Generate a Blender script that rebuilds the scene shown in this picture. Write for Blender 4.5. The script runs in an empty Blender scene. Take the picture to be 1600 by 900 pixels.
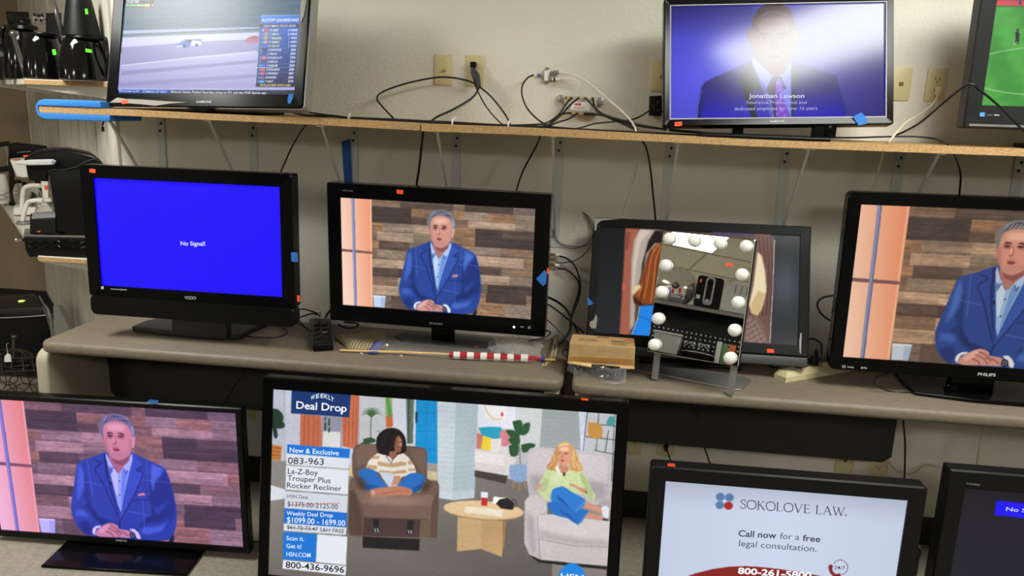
import bpy, bmesh, math, random
import numpy as np
from mathutils import Vector, Matrix
from mathutils.geometry import tessellate_polygon

random.seed(11)
scn = bpy.context.scene
col = scn.collection
R = math.radians

# ------------------------------------------------------------------ camera, light, exposure
F = 1240.0                                   # focal length in pixels of the 1600x900 frame
CAM = Vector((0, 0, 1.664))
YAW, PITCH, ROLL = R(-6.718), R(12.849), R(2.0856)
WALL_Y = 3.094                               # the display wall
TROFFER_POWER = 35.0
AMBIENT = 0.17
CEIL_Z = 2.75

_cy, _sy = math.cos(YAW), math.sin(YAW)
_f0, _r0, _u0 = Vector((_sy, _cy, 0)), Vector((_cy, -_sy, 0)), Vector((0, 0, 1))
FW = math.cos(PITCH) * _f0 - math.sin(PITCH) * _u0
_up = math.cos(PITCH) * _u0 + math.sin(PITCH) * _f0
RI = math.cos(ROLL) * _r0 + math.sin(ROLL) * _up
UP = -math.sin(ROLL) * _r0 + math.cos(ROLL) * _up
cd = bpy.data.cameras.new('camera')
cam = bpy.data.objects.new('camera', cd)
col.objects.link(cam)
cam.matrix_world = Matrix(((RI.x, UP.x, -FW.x, CAM.x), (RI.y, UP.y, -FW.y, CAM.y), (RI.z, UP.z, -FW.z, CAM.z), (0, 0, 0, 1)))
cd.sensor_width = 36.0
cd.lens = F / 1600 * 36
cd.clip_start = 0.05
scn.camera = cam
w = bpy.data.worlds.new('world')
scn.world = w
w.use_nodes = True
w.node_tree.nodes['Background'].inputs[0].default_value = (1, 1, .95, 1)
w.node_tree.nodes['Background'].inputs[1].default_value = AMBIENT
vs = scn.view_settings
vs.view_transform = 'Standard'
vs.look = 'None'
vs.exposure = 0
vs.gamma = 1
vs.use_curve_mapping = False


# ------------------------------------------------------------------ measuring: a pixel of the photograph to a place in the room
def ray(x, y):
    return FW + RI * ((x - 800) / F) - UP * ((y - 450) / F)


def atY(x, y, Y):
    d = ray(x, y)
    return CAM + d * ((Y - CAM.y) / d.y)


def atZ(x, y, Z):
    d = ray(x, y)
    return CAM + d * ((Z - CAM.z) / d.z)


def atP(x, y, o, n):
    d = ray(x, y)
    return CAM + d * ((o - CAM).dot(n) / d.dot(n))


def lin(c):
    return tuple((v / 255 / 12.92) if v / 255 <= .04045 else ((v / 255 + .055) / 1.055) ** 2.4 for v in c)


# ------------------------------------------------------------------ materials
MATS = {}


def mat(name, rgb, rough=.5, metal=0, var=0, vscale=20, bump=0, bscale=60, spec=.5, rgb2=None, coat=0, trans=0, ior=1.45, alpha=1, emit=None, emits=1, detail=3, coords='Object'):
    if name in MATS:
        return MATS[name]
    m = bpy.data.materials.new(name)
    m.use_nodes = True
    nt = m.node_tree
    b = nt.nodes['Principled BSDF']
    c = (*lin(rgb), 1)
    b.inputs['Base Color'].default_value = c
    b.inputs['Roughness'].default_value = rough
    b.inputs['Metallic'].default_value = metal
    b.inputs['Specular IOR Level'].default_value = spec
    b.inputs['IOR'].default_value = ior
    b.inputs['Coat Weight'].default_value = coat
    b.inputs['Transmission Weight'].default_value = trans
    b.inputs['Alpha'].default_value = alpha
    if emit:
        b.inputs['Emission Color'].default_value = (*lin(emit), 1)
        b.inputs['Emission Strength'].default_value = emits
    tc = nt.nodes.new('ShaderNodeTexCoord')
    if var or rgb2:
        n = nt.nodes.new('ShaderNodeTexNoise')
        n.inputs['Scale'].default_value = vscale
        n.inputs['Detail'].default_value = detail
        nt.links.new(tc.outputs[coords], n.inputs['Vector'])
        r = nt.nodes.new('ShaderNodeValToRGB')
        r.color_ramp.elements[0].position = .32
        r.color_ramp.elements[1].position = .68
        lo = rgb2 or tuple(v * (1 - var) for v in rgb)
        hi = rgb if rgb2 else tuple(min(255, v * (1 + var)) for v in rgb)
        r.color_ramp.elements[0].color = (*lin(lo), 1)
        r.color_ramp.elements[1].color = (*lin(hi), 1)
        nt.links.new(n.outputs['Fac'], r.inputs['Fac'])
        nt.links.new(r.outputs['Color'], b.inputs['Base Color'])
    if bump:
        n2 = nt.nodes.new('ShaderNodeTexNoise')
        n2.inputs['Scale'].default_value = bscale
        n2.inputs['Detail'].default_value = 2
        nt.links.new(tc.outputs[coords], n2.inputs['Vector'])
        bp = nt.nodes.new('ShaderNodeBump')
        bp.inputs['Strength'].default_value = bump
        bp.inputs['Distance'].default_value = .004
        nt.links.new(n2.outputs['Fac'], bp.inputs['Height'])
        nt.links.new(bp.outputs['Normal'], b.inputs['Normal'])
    MATS[name] = m
    return m


def screen_mat(name, rough, spec=.5, coat=0, base=(8, 8, 10)):
    m = bpy.data.materials.new(name)
    m.use_nodes = True
    nt = m.node_tree
    b = nt.nodes['Principled BSDF']
    b.inputs['Base Color'].default_value = (*lin(base), 1)
    b.inputs['Roughness'].default_value = rough
    b.inputs['Specular IOR Level'].default_value = spec
    b.inputs['Coat Weight'].default_value = coat
    b.inputs['Coat Roughness'].default_value = rough
    a = nt.nodes.new('ShaderNodeAttribute')
    a.attribute_name = 'picture'
    nt.links.new(a.outputs['Color'], b.inputs['Emission Color'])
    b.inputs['Emission Strength'].default_value = 1
    MATS[name] = m
    return m


WALLP = mat('wall_paint', (222, 216, 202), .75, var=.02, vscale=3, bump=.55, bscale=95)
CEILM = mat('ceiling_tile', (240, 236, 226), .9, var=.03, vscale=40)
FLOORM = mat('speckled_floor', (145, 138, 122), .45, var=.07, vscale=70, detail=6)
BROWNW = mat('brown_wall', (142, 124, 99), .8, var=.03, vscale=4, bump=.2, bscale=60)
PANELM = mat('white_panelling', (205, 197, 182), .6, var=.03, vscale=6)
BASEB = mat('black_rubber', (16, 16, 17), .5)
LAM = mat('desk_laminate', (117, 105, 90), .5, var=.045, vscale=45, detail=6)
LAME = mat('desk_edge', (150, 139, 121), .45, var=.04, vscale=20)
DESKP = mat('desk_panel_paint', (170, 160, 140), .55)
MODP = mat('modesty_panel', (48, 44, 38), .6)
MELAM = mat('white_melamine', (222, 216, 204), .45)
SATIN = mat('satin_white_metal', (196, 194, 186), .45, metal=.2)
GREYM = mat('grey_painted_steel', (196, 198, 194), .5, metal=0)
BLK = mat('black_plastic', (14, 14, 15), .45, spec=.3, bump=.03, bscale=400)
BLKG = mat('gloss_black_plastic', (8, 8, 9), .16, spec=.16)
BLKS = mat('satin_black_plastic', (11, 11, 12), .3, spec=.2)
DKG = mat('dark_grey_plastic', (52, 52, 53), .5)
GREY = mat('grey_plastic', (120, 120, 118), .5)
LGREY = mat('light_grey_plastic', (178, 178, 176), .45)
WHT = mat('white_plastic', (232, 228, 220), .35)
CHROME = mat('chrome', (210, 210, 212), .12, metal=1)
SILV = mat('silver_paint', (176, 176, 178), .3, metal=.7)
BRASS = mat('brass', (190, 155, 85), .3, metal=1)
IVORY = mat('ivory_plastic', (208, 193, 148), .4)
CREAM = mat('cream_plastic', (205, 193, 152), .5, var=.03, vscale=30)
CORDC = mat('cream_cord', (204, 193, 164), .5)
CORDW = mat('white_cord', (224, 218, 205), .45)
CORDG = mat('grey_cord', (112, 110, 104), .5)
CORDB = mat('black_cord', (12, 12, 13), .4)
ORANGE = mat('orange_paper', (244, 84, 40), .7, emit=None)
GREENS = mat('green_paper', (96, 214, 40), .7)
BLUET = mat('blue_tape', (42, 110, 190), .75, var=.05, vscale=60)
BLUEF = mat('blue_foam', (45, 120, 200), .8, bump=.15, bscale=200)
CARD = mat('cardboard', (172, 138, 92), .8, var=.05, vscale=30)
CARDD = mat('tape_on_cardboard', (150, 108, 56), .3, var=.05, vscale=30)
INK = mat('ink', (70, 52, 34), .8)
WOODST = mat('pale_wood', (214, 176, 110), .6, var=.06, vscale=40)
REDC = mat('red_cloth', (158, 30, 36), .7, var=.06, vscale=60)
WHITEC = mat('white_cloth', (226, 220, 212), .7)
BLUEC = mat('blue_cloth', (38, 62, 140), .6)
FABRIC = mat('beige_ribbed_cloth', (170, 152, 118), .85, var=.04, vscale=50)
def ribs(m, scale):
    nt = m.node_tree
    b = nt.nodes['Principled BSDF']
    w_ = nt.nodes.new('ShaderNodeTexWave')
    w_.inputs['Scale'].default_value = scale
    w_.inputs['Distortion'].default_value = .4
    nt.links.new(nt.nodes['Texture Coordinate'].outputs['Object'], w_.inputs['Vector'])
    r = nt.nodes.new('ShaderNodeValToRGB')
    r.color_ramp.elements[0].color = (*lin((96, 84, 60)), 1)
    r.color_ramp.elements[1].color = (*lin((176, 160, 126)), 1)
    r.color_ramp.elements[1].position = .45
    nt.links.new(w_.outputs['Fac'], r.inputs['Fac'])
    nt.links.new(r.outputs['Color'], b.inputs['Base Color'])


ribs(FABRIC, 26)
GLASS = mat('clear_glass', (255, 255, 255), .02, trans=1, ior=1.45)
PLASTIC = mat('clear_film', (225, 225, 218), .14, alpha=.12, spec=1, bump=1.6, bscale=55)
CRINK = mat('crinkled_film', (235, 235, 230), .1, alpha=.2, spec=1, bump=3.0, bscale=70)
BAGF = mat('cloudy_film', (205, 205, 205), .16, alpha=.16, spec=1, bump=2, bscale=80)
MIRR = mat('mirror_silver', (236, 236, 232), .008, metal=1)
PAPERW = mat('white_paper', (226, 224, 218), .8)
LEDW = mat('white_led', (255, 255, 240), .4, emit=(255, 255, 235), emits=2)
LEDY = mat('green_led', (200, 220, 120), .4, emit=(190, 220, 90), emits=1.5)
LEDR = mat('red_led', (220, 20, 20), .4, emit=(255, 40, 30), emits=3)
TROFF = mat('lamp_diffuser', (255, 250, 240), .5, emit=(250, 252, 246), emits=TROFFER_POWER)
SCRM = screen_mat('matte_screen', .42, .35)
SCRG = screen_mat('glossy_screen', .2, .22)
SCRR = screen_mat('semi_matte_screen', .30, .30)
SCRF = screen_mat('film_covered_screen', .15, .36)


def chipboard():
    m = mat('particle_board', (180, 142, 92), .75)
    nt = m.node_tree
    b = nt.nodes['Principled BSDF']
    tc = nt.nodes['Texture Coordinate']
    v = nt.nodes.new('ShaderNodeTexVoronoi')
    v.inputs['Scale'].default_value = 380
    nt.links.new(tc.outputs['Object'], v.inputs['Vector'])
    r = nt.nodes.new('ShaderNodeValToRGB')
    r.color_ramp.elements[0].color = (*lin((150, 114, 70)), 1)
    r.color_ramp.elements[1].color = (*lin((196, 160, 112)), 1)
    sp = nt.nodes.new('ShaderNodeSeparateColor')
    nt.links.new(v.outputs['Color'], sp.inputs['Color'])
    nt.links.new(sp.outputs[0], r.inputs['Fac'])
    nt.links.new(r.outputs['Color'], b.inputs['Base Color'])
    return m


CHIP = chipboard()


# ------------------------------------------------------------------ mesh building
class MB:
    def __init__(s):
        s.v, s.f, s.m = [], [], []
        s.cur = 0
        s.T = None

    def add(s, vs_, fs):
        o = len(s.v)
        for p in vs_:
            p = Vector(p)
            s.v.append(s.T @ p if s.T else p)
        for f in fs:
            s.f.append([o + i for i in f])
            s.m.append(s.cur)
        return s

    def box(s, x0, x1, y0, y1, z0, z1):
        return s.hexa([(x0, y0, z0), (x1, y0, z0), (x1, y1, z0), (x0, y1, z0), (x0, y0, z1), (x1, y0, z1), (x1, y1, z1), (x0, y1, z1)])

    def hexa(s, p):
        return s.add(p, [(0, 3, 2, 1), (4, 5, 6, 7), (0, 1, 5, 4), (1, 2, 6, 5), (2, 3, 7, 6), (3, 0, 4, 7)])

    def rbox(s, x0, x1, y0, y1, z0, z1, b=.004, seg=2):
        bm = bmesh.new()
        bmesh.ops.create_cube(bm, size=1)
        for q in bm.verts:
            q.co = Vector(((x0 + x1) / 2 + q.co.x * (x1 - x0), (y0 + y1) / 2 + q.co.y * (y1 - y0), (z0 + z1) / 2 + q.co.z * (z1 - z0)))
        bmesh.ops.bevel(bm, geom=bm.edges[:], offset=min(b, .49 * min(abs(x1 - x0), abs(y1 - y0), abs(z1 - z0))), segments=seg, affect='EDGES', profile=.5)
        return s.bm(bm)

    def bm(s, bm):
        bm.verts.index_update()
        s.add([q.co.copy() for q in bm.verts], [[q.index for q in f.verts] for f in bm.faces])
        bm.free()
        return s

    def loft(s, loops, cap0=True, cap1=True, closed=True):
        n = len(loops[0])
        vs_ = [p for l in loops for p in l]
        fs = []
        for k in range(len(loops) - 1):
            for i in range(n if closed else n - 1):
                j = (i + 1) % n
                fs.append((k * n + i, k * n + j, (k + 1) * n + j, (k + 1) * n + i))
        if cap0:
            fs.append(tuple(range(n))[::-1])
        if cap1:
            fs.append(tuple((len(loops) - 1) * n + i for i in range(n)))
        return s.add(vs_, fs)

    def prism(s, pts, d, b=0):
        """pts: planar polygon (3-D), d: extrusion vector; b: rounded rim"""
        pts = [Vector(p) for p in pts]
        d = Vector(d)
        bm = bmesh.new()
        a = [bm.verts.new(p) for p in pts]
        c = [bm.verts.new(p + d) for p in pts]
        n = len(pts)
        f1 = bm.faces.new(a)
        f2 = bm.faces.new(c[::-1])
        for i in range(n):
            bm.faces.new((a[i], c[i], c[(i + 1) % n], a[(i + 1) % n]))
        bmesh.ops.recalc_face_normals(bm, faces=bm.faces[:])
        if b:
            e = list(set(f1.edges[:] + f2.edges[:]))
            bmesh.ops.bevel(bm, geom=e, offset=b, segments=3, affect='EDGES', profile=.5)
        return s.bm(bm)

    def tube(s, pts, r, n=8, caps=True):
        pts = [Vector(p) for p in pts]
        loops = []
        t0 = (pts[1] - pts[0]).normalized()
        nrm = t0.orthogonal().normalized()
        for i, p in enumerate(pts):
            t = (pts[min(i + 1, len(pts) - 1)] - pts[max(i - 1, 0)]).normalized()
            nrm = (nrm - t * nrm.dot(t))
            nrm = nrm.normalized() if nrm.length > 1e-6 else t.orthogonal().normalized()
            bn = t.cross(nrm)
            rr = r[i] if isinstance(r, (list, tuple)) else r
            loops.append([p + (nrm * math.cos(2 * math.pi * k / n) + bn * math.sin(2 * math.pi * k / n)) * rr for k in range(n)])
        return s.loft(loops, caps, caps)

    def lathe(s, c, prof, n=24, ax=(0, 0, 1), caps=True):
        """prof: (radius, height along axis)"""
        c, ax = Vector(c), Vector(ax).normalized()
        u = ax.orthogonal().normalized()
        v = ax.cross(u)
        return s.loft([[c + ax * h_ + (u * math.cos(2 * math.pi * k / n) + v * math.sin(2 * math.pi * k / n)) * max(r_, 1e-5) for k in range(n)] for r_, h_ in prof], caps, caps)

    def ball(s, c, r, n=12, sq=(1, 1, 1)):
        c = Vector(c)
        loops = []
        for i in range(1, n):
            a = -math.pi / 2 + math.pi * i / n
            loops.append([c + Vector((math.cos(a) * math.cos(2 * math.pi * k / (2 * n)) * r * sq[0], math.cos(a) * math.sin(2 * math.pi * k / (2 * n)) * r * sq[1], math.sin(a) * r * sq[2])) for k in range(2 * n)])
        return s.loft(loops)

    def build(s, name, m, parent=None, smooth=35):
        me = bpy.data.meshes.new(name)
        vs_ = s.v
        off = Vector((0, 0, 0))
        if parent is not None:
            root = parent
            while root.parent:
                root = root.parent
            mi = root.matrix_basis.inverted()
            vs_ = [mi @ p for p in vs_]
        else:
            xs, ys, zs = [p.x for p in vs_], [p.y for p in vs_], [p.z for p in vs_]
            off = Vector(((min(xs) + max(xs)) / 2, (min(ys) + max(ys)) / 2, min(zs)))
            vs_ = [p - off for p in vs_]
        me.from_pydata([tuple(p) for p in vs_], [], s.f)
        for q in (m if isinstance(m, (list, tuple)) else [m]):
            me.materials.append(q)
        me.polygons.foreach_set('material_index', s.m)
        bm = bmesh.new()
        bm.from_mesh(me)
        bmesh.ops.recalc_face_normals(bm, faces=bm.faces[:])
        bm.to_mesh(me)
        bm.free()
        if smooth:
            for p in me.polygons:
                p.use_smooth = True
            me.set_sharp_from_angle(angle=R(smooth))
        o = bpy.data.objects.new(name, me)
        col.objects.link(o)
        o.location = off
        if parent is not None:
            o.parent = parent
        return o


def tag(o, label=None, cat=None, group=None, kind=None):
    if label:
        o['label'] = label
    if cat:
        o['category'] = cat
    if group:
        o['group'] = group
    if kind:
        o['kind'] = kind
    return o


def thing(name, label, cat, loc, rz=0, group=None):
    o = bpy.data.objects.new(name, None)
    o.empty_display_size = .05
    col.objects.link(o)
    o.location = loc
    o.rotation_euler = (0, 0, rz)
    return tag(o, label, cat, group)


def struct(name, mb, m, smooth=0):
    return tag(mb.build(name, m, None, smooth), kind='structure')


def spline(pts, k=8):
    pts = [Vector(p) for p in pts]
    if len(pts) < 3:
        return pts
    out = []
    for i in range(len(pts) - 1):
        p0, p1, p2, p3 = pts[max(i - 1, 0)], pts[i], pts[i + 1], pts[min(i + 2, len(pts) - 1)]
        for j in range(k):
            t = j / k
            out.append(.5 * ((2 * p1) + (p2 - p0) * t + (2 * p0 - 5 * p1 + 4 * p2 - p3) * t * t + (3 * p1 - p0 - 3 * p2 + p3) * t ** 3))
    out.append(pts[-1])
    return out


def K(x0, y0, s_):
    """pixels of an enlarged crop to pixels of the photograph"""
    return lambda *c: [(x0 + c[i] / s_, y0 + c[i + 1] / s_) for i in range(0, len(c), 2)]


_tc = {}


def text_mesh(s, bold=0.0):
    """vertices, triangles, x range and cap height of a line of lettering"""
    def raw(q):
        c = bpy.data.curves.new('t', 'FONT')
        c.body = q
        c.offset = bold
        c.resolution_u = 3
        o = bpy.data.objects.new('t', c)
        col.objects.link(o)
        dg = bpy.context.evaluated_depsgraph_get()
        me = o.evaluated_get(dg).to_mesh()
        me.calc_loop_triangles()
        v = [p.co.copy() for p in me.vertices]
        f = [tuple(t.vertices) for t in me.loop_triangles]
        o.evaluated_get(dg).to_mesh_clear()
        bpy.data.objects.remove(o)
        bpy.data.curves.remove(c)
        return v, f
    v, f = raw(s)
    key = ('H', bold)
    if key not in _tc:
        _tc[key] = max(p.y for p in raw('H')[0])
    return v, f, min(p.x for p in v), max(p.x for p in v), _tc[key]


def lettering(parent, s, p0, p1, cap, m, up, nrm, bold=0.0, name='lettering', th=.0006):
    """raised lettering between two places on an object"""
    v, f, x0, x1, ch = text_mesh(s, bold)
    p0, p1 = Vector(p0), Vector(p1)
    mb = MB()
    n = Vector(nrm) * th
    mb.add([p0 + (p1 - p0) * ((q.x - x0) / (x1 - x0)) + Vector(up) * (q.y / ch * cap) + n for q in v], f)
    return mb.build(name, m, parent, 0)
# ------------------------------------------------------------------ pictures shown on the screens
class Art:
    """a picture shown on one screen: a fine grid of coloured facets, with crisp lettering laid on it"""

    def __init__(s, PM, W, H, tint=lambda c: c, res=540):
        s.PM, s.W, s.H, s.tint = PM, W, H, tint
        s.inv = PM.inverted()
        s.o = PM @ Vector((0, 0, 0))
        s.n = (PM.to_3x3() @ Vector((0, -1, 0))).normalized()
        s.nx, s.ny = int(W * res), int(H * res)
        s.im = np.zeros((s.ny, s.nx, 3), np.float32)
        s.v, s.f, s.c = [], [], []
        s.layer = 0
        s.uv = False
        s.soft = .5
        s.rng = np.random.RandomState(5)

    def loc(s, p):
        if s.uv:
            return Vector(((p[0] - .5) * s.W, 0, p[1] * s.H))
        q = s.inv @ atP(p[0], p[1], s.o, s.n)
        return Vector((q.x, 0, q.z))

    def grid(s, n, m, fn, u0=0, u1=1, v0=0, v1=1):
        t = np.array([[fn(u0 + (u1 - u0) * i / n, v0 + (v1 - v0) * j / m) for i in range(n + 1)] for j in range(m + 1)], np.float32)
        x0, x1, y0, y1 = int(round(u0 * s.nx)), int(round(u1 * s.nx)), int(round(v0 * s.ny)), int(round(v1 * s.ny))
        gx, gy = np.linspace(0, n - 1e-4, x1 - x0), np.linspace(0, m - 1e-4, y1 - y0)
        ix, iy = gx.astype(int), gy.astype(int)
        fx, fy = (gx - ix)[None, :, None], (gy - iy)[:, None, None]
        s.im[y0:y1, x0:x1] = (t[iy][:, ix] * (1 - fx) + t[iy][:, ix + 1] * fx) * (1 - fy) + (t[iy + 1][:, ix] * (1 - fx) + t[iy + 1][:, ix + 1] * fx) * fy
        return s

    def cells(s, n, m, fn):
        t = np.array([[fn((i + .5) / n, (j + .5) / m, (i + .5) / n, (j + .5) / m) for i in range(n)] for j in range(m)], np.float32)
        s.im[:] = t[(np.arange(s.ny) * m // s.ny)][:, (np.arange(s.nx) * n // s.nx)]
        return s

    def grain(s, amp, lx, ly, u0=0, u1=1):
        """streaky light and dark grain, lx by ly pixels"""
        g = s.rng.uniform(-1, 1, (s.ny // ly + 2, s.nx // lx + 2))
        gx, gy = np.arange(s.nx) / lx, np.arange(s.ny) / ly
        ix, iy = gx.astype(int), gy.astype(int)
        fx, fy = (gx - ix)[None, :], (gy - iy)[:, None]
        t = (g[iy][:, ix] * (1 - fx) + g[iy][:, ix + 1] * fx) * (1 - fy) + (g[iy + 1][:, ix] * (1 - fx) + g[iy + 1][:, ix + 1] * fx) * fy
        a, b = int(u0 * s.nx), int(u1 * s.nx)
        s.im[:, a:b] *= (1 + amp * t[:, a:b, None])
        return s

    @staticmethod
    def blur(m, sg):
        r = max(1, int(sg * 2.5))
        k = np.exp(-.5 * (np.arange(-r, r + 1) / sg) ** 2)
        k /= k.sum()
        for ax in (0, 1):
            p = np.pad(m, [(r, r) if i == ax else (0, 0) for i in range(m.ndim)], 'edge')
            m = sum(k[i] * (p[i:i + m.shape[0]] if ax == 0 else p[:, i:i + m.shape[1]]) for i in range(2 * r + 1))
        return m

    def fill(s, q, col_, soft):
        """blend a polygon (local points) of one colour, or of a colour field, into the picture"""
        P = np.array([((p.x / s.W + .5) * s.nx, p.z / s.H * s.ny) for p in q])
        pad = int(soft * 3) + 2
        x0, x1 = max(0, int(P[:, 0].min()) - pad), min(s.nx, int(P[:, 0].max()) + pad + 1)
        y0, y1 = max(0, int(P[:, 1].min()) - pad), min(s.ny, int(P[:, 1].max()) + pad + 1)
        if x1 <= x0 or y1 <= y0:
            return s
        gx = (np.arange((x1 - x0) * 2) + .5) / 2 + x0
        gy = (np.arange((y1 - y0) * 2) + .5) / 2 + y0
        ins = np.zeros((len(gy), len(gx)), bool)
        X, Y = gx[None, :], gy[:, None]
        n = len(P)
        for i in range(n):
            (ax, ay), (bx, by) = P[i], P[(i + 1) % n]
            if ay == by:
                continue
            c = (ay > gy) != (by > gy)
            ins ^= c[:, None] & (X < (bx - ax) * (Y - ay) / (by - ay) + ax)
        m = ins.reshape(y1 - y0, 2, x1 - x0, 2).mean((1, 3))
        if soft > .3:
            m = s.blur(m, soft)
        c = col_(np.arange(x0, x1), np.arange(y0, y1)) if callable(col_) else np.array(col_, np.float32)
        s.im[y0:y1, x0:x1] = s.im[y0:y1, x0:x1] * (1 - m[..., None]) + c * m[..., None]
        return s

    def poly(s, pts, c, smooth=0, soft=None):
        q = [s.loc(p) for p in pts]
        if smooth:
            q = spline(q + [q[0]], smooth)[:-1]
        return s.fill(q, c, s.soft if soft is None else soft)

    def quad(s, pts, cs):
        """four corners with four colours"""
        q = [s.loc(p) for p in pts]
        A_ = np.array([((p.x / s.W + .5) * s.nx, p.z / s.H * s.ny) for p in q])
        lo, hi = A_.min(0), A_.max(0)
        C = np.array(cs, np.float32)

        def field(xs, ys):
            a = np.clip((xs - lo[0]) / max(1, hi[0] - lo[0]), 0, 1)[None, :, None]
            b = np.clip((ys - lo[1]) / max(1, hi[1] - lo[1]), 0, 1)[:, None, None]
            return (C[0] * (1 - a) + C[1] * a) * (1 - b) + (C[3] * (1 - a) + C[2] * a) * b
        return s.fill(q, field, s.soft)

    def strip(s, pts, wpx, smooth, taper):
        q = [s.loc(p) for p in pts]
        wd = wpx * (s.loc((pts[0][0] + (.01 if s.uv else 1), pts[0][1])) - q[0]).length
        if smooth:
            q = spline(q, smooth)
        L_, R_ = [], []
        for i, p in enumerate(q):
            t = (q[min(i + 1, len(q) - 1)] - q[max(i - 1, 0)]).normalized()
            n = Vector((-t.z, 0, t.x)) * wd / 2
            if taper:
                n *= 1 - .9 * i / (len(q) - 1)
            L_.append(p + n)
            R_.append(p - n)
        return L_, R_

    def line(s, pts, wpx, c, smooth=0, taper=False, soft=.4):
        L_, R_ = s.strip(pts, wpx, smooth, taper)
        for i in range(len(L_) - 1):
            if len(L_) > 14:
                return s.fill(L_ + R_[::-1], c, soft)
        return s.fill(L_ + R_[::-1], c, soft)

    def stroke(s, pts, wpx, c, smooth=0):
        """a crisp line laid on the picture"""
        L_, R_ = s.strip(pts, wpx, smooth, False)
        vs_, fs = [], []
        for a, b in zip(L_, R_):
            vs_ += [a, b]
        for i in range(len(L_) - 1):
            fs += [(2 * i, 2 * i + 1, 2 * i + 3), (2 * i, 2 * i + 3, 2 * i + 2)]
        return s.over(vs_, fs, c)

    def over(s, vs_, fs, c):
        o = len(s.v)
        s.layer += 1
        y = -.00003 * s.layer - .0002
        for q in vs_:
            s.v.append((max(-s.W / 2, min(s.W / 2, q.x)), y, max(0, min(s.H, q.z))))
            s.c.append(c)
        s.f += [[o + i for i in t] for t in fs]
        return s

    def disc(s, x, y, rx, ry, c, a0=0, a1=360, rot=0):
        n = 20
        cr, sr = math.cos(R(rot)), math.sin(R(rot))
        pts = []
        for k in range(n):
            a = R(a0 + (a1 - a0) * k / (n if a1 - a0 == 360 else n - 1))
            dx, dy = rx * math.cos(a), ry * math.sin(a)
            pts.append((x + dx * cr - dy * sr, y + dx * sr + dy * cr))
        return s.poly(pts, c)

    def text(s, t, p0, p1, cap, c, bold=0.0, shear=0):
        v, f, x0, x1, ch = text_mesh(t, bold)
        a, b = s.loc(p0), s.loc(p1)
        hgt = (s.loc((p0[0], p0[1] - cap)) - a).length
        up = Vector((0, 0, 1))
        return s.over([a + (b - a) * ((q.x - x0) / (x1 - x0)) + up * (q.y / ch * hgt) + (b - a).normalized() * (shear * q.y / ch * hgt) for q in v], f, c)

    def build(s, m, parent):
        root = parent
        while root.parent:
            root = root.parent
        mi = np.array(root.matrix_basis.inverted() @ s.PM)
        nx, ny = s.nx, s.ny
        X, Z = np.meshgrid(np.linspace(-s.W / 2, s.W / 2, nx), np.linspace(0, s.H, ny))
        g = np.stack([X, np.zeros_like(X), Z], -1).reshape(-1, 3)
        ng = len(g)
        cl = s.blur(s.im, .45).reshape(-1, 3)
        if s.v:
            g = np.concatenate([g, np.array(s.v)])
            cl = np.concatenate([cl, np.array(s.c, np.float32)])
        co = g @ mi[:3, :3].T + mi[:3, 3]
        r_, g_, b_ = s.tint((cl[:, 0], cl[:, 1], cl[:, 2]))
        cl = np.clip(np.stack([r_, g_, b_], -1) / 255, 0, 1)
        cl = np.where(cl <= .04045, cl / 12.92, ((cl + .055) / 1.055) ** 2.4)
        cl = np.concatenate([cl, np.ones((len(cl), 1))], 1).astype(np.float32)
        i0 = (np.arange(ny - 1)[:, None] * nx + np.arange(nx - 1)[None, :]).ravel()
        quads = np.stack([i0, i0 + 1, i0 + nx + 1, i0 + nx], -1).ravel()
        tris = (np.array([t for t in s.f], int) + ng).ravel() if s.f else np.zeros(0, int)
        me = bpy.data.meshes.new('screen')
        me.vertices.add(len(co))
        me.vertices.foreach_set('co', co.astype(np.float32).ravel())
        me.loops.add(len(quads) + len(tris))
        me.loops.foreach_set('vertex_index', np.concatenate([quads, tris]).astype(np.int32))
        me.polygons.add(len(i0) + len(s.f))
        me.polygons.foreach_set('loop_start', np.concatenate([np.arange(len(i0)) * 4, len(quads) + np.arange(len(s.f)) * 3]).astype(np.int32))
        me.update(calc_edges=True)
        at = me.color_attributes.new('picture', 'FLOAT_COLOR', 'POINT')
        at.data.foreach_set('color', cl.ravel())
        me.materials.append(m)
        o = bpy.data.objects.new('screen', me)
        col.objects.link(o)
        o.parent = parent
        return o


def hsh(*a):
    return random.Random('|'.join(str(round(k, 4)) if isinstance(k, float) else str(k) for k in a)).random()


# --- the man in the blue jacket before planks, laid out once in the frame of one screen and reused on three
SHARP_CORNERS = ((536, 476.2), (830, 498.6), (836.2, 326.6), (532.6, 307.9))


def homography(c):
    """unit square from a quadrilateral given as BL, BR, TR, TL"""
    (x0, y0), (x1, y1), (x2, y2), (x3, y3) = c
    dx1, dx2, dx3 = x1 - x2, x3 - x2, x0 - x1 + x2 - x3
    dy1, dy2, dy3 = y1 - y2, y3 - y2, y0 - y1 + y2 - y3
    d = dx1 * dy2 - dx2 * dy1
    g = (dx3 * dy2 - dx2 * dy3) / d
    h = (dx1 * dy3 - dx3 * dy1) / d
    m = Matrix(((x1 - x0 + g * x1, x3 - x0 + h * x3, x0), (y1 - y0 + g * y1, y3 - y0 + h * y3, y0), (g, h, 1))).inverted()

    def uv(p):
        q = m @ Vector((p[0], p[1], 1))
        return (q.x / q.z, q.y / q.z)
    return uv


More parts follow.
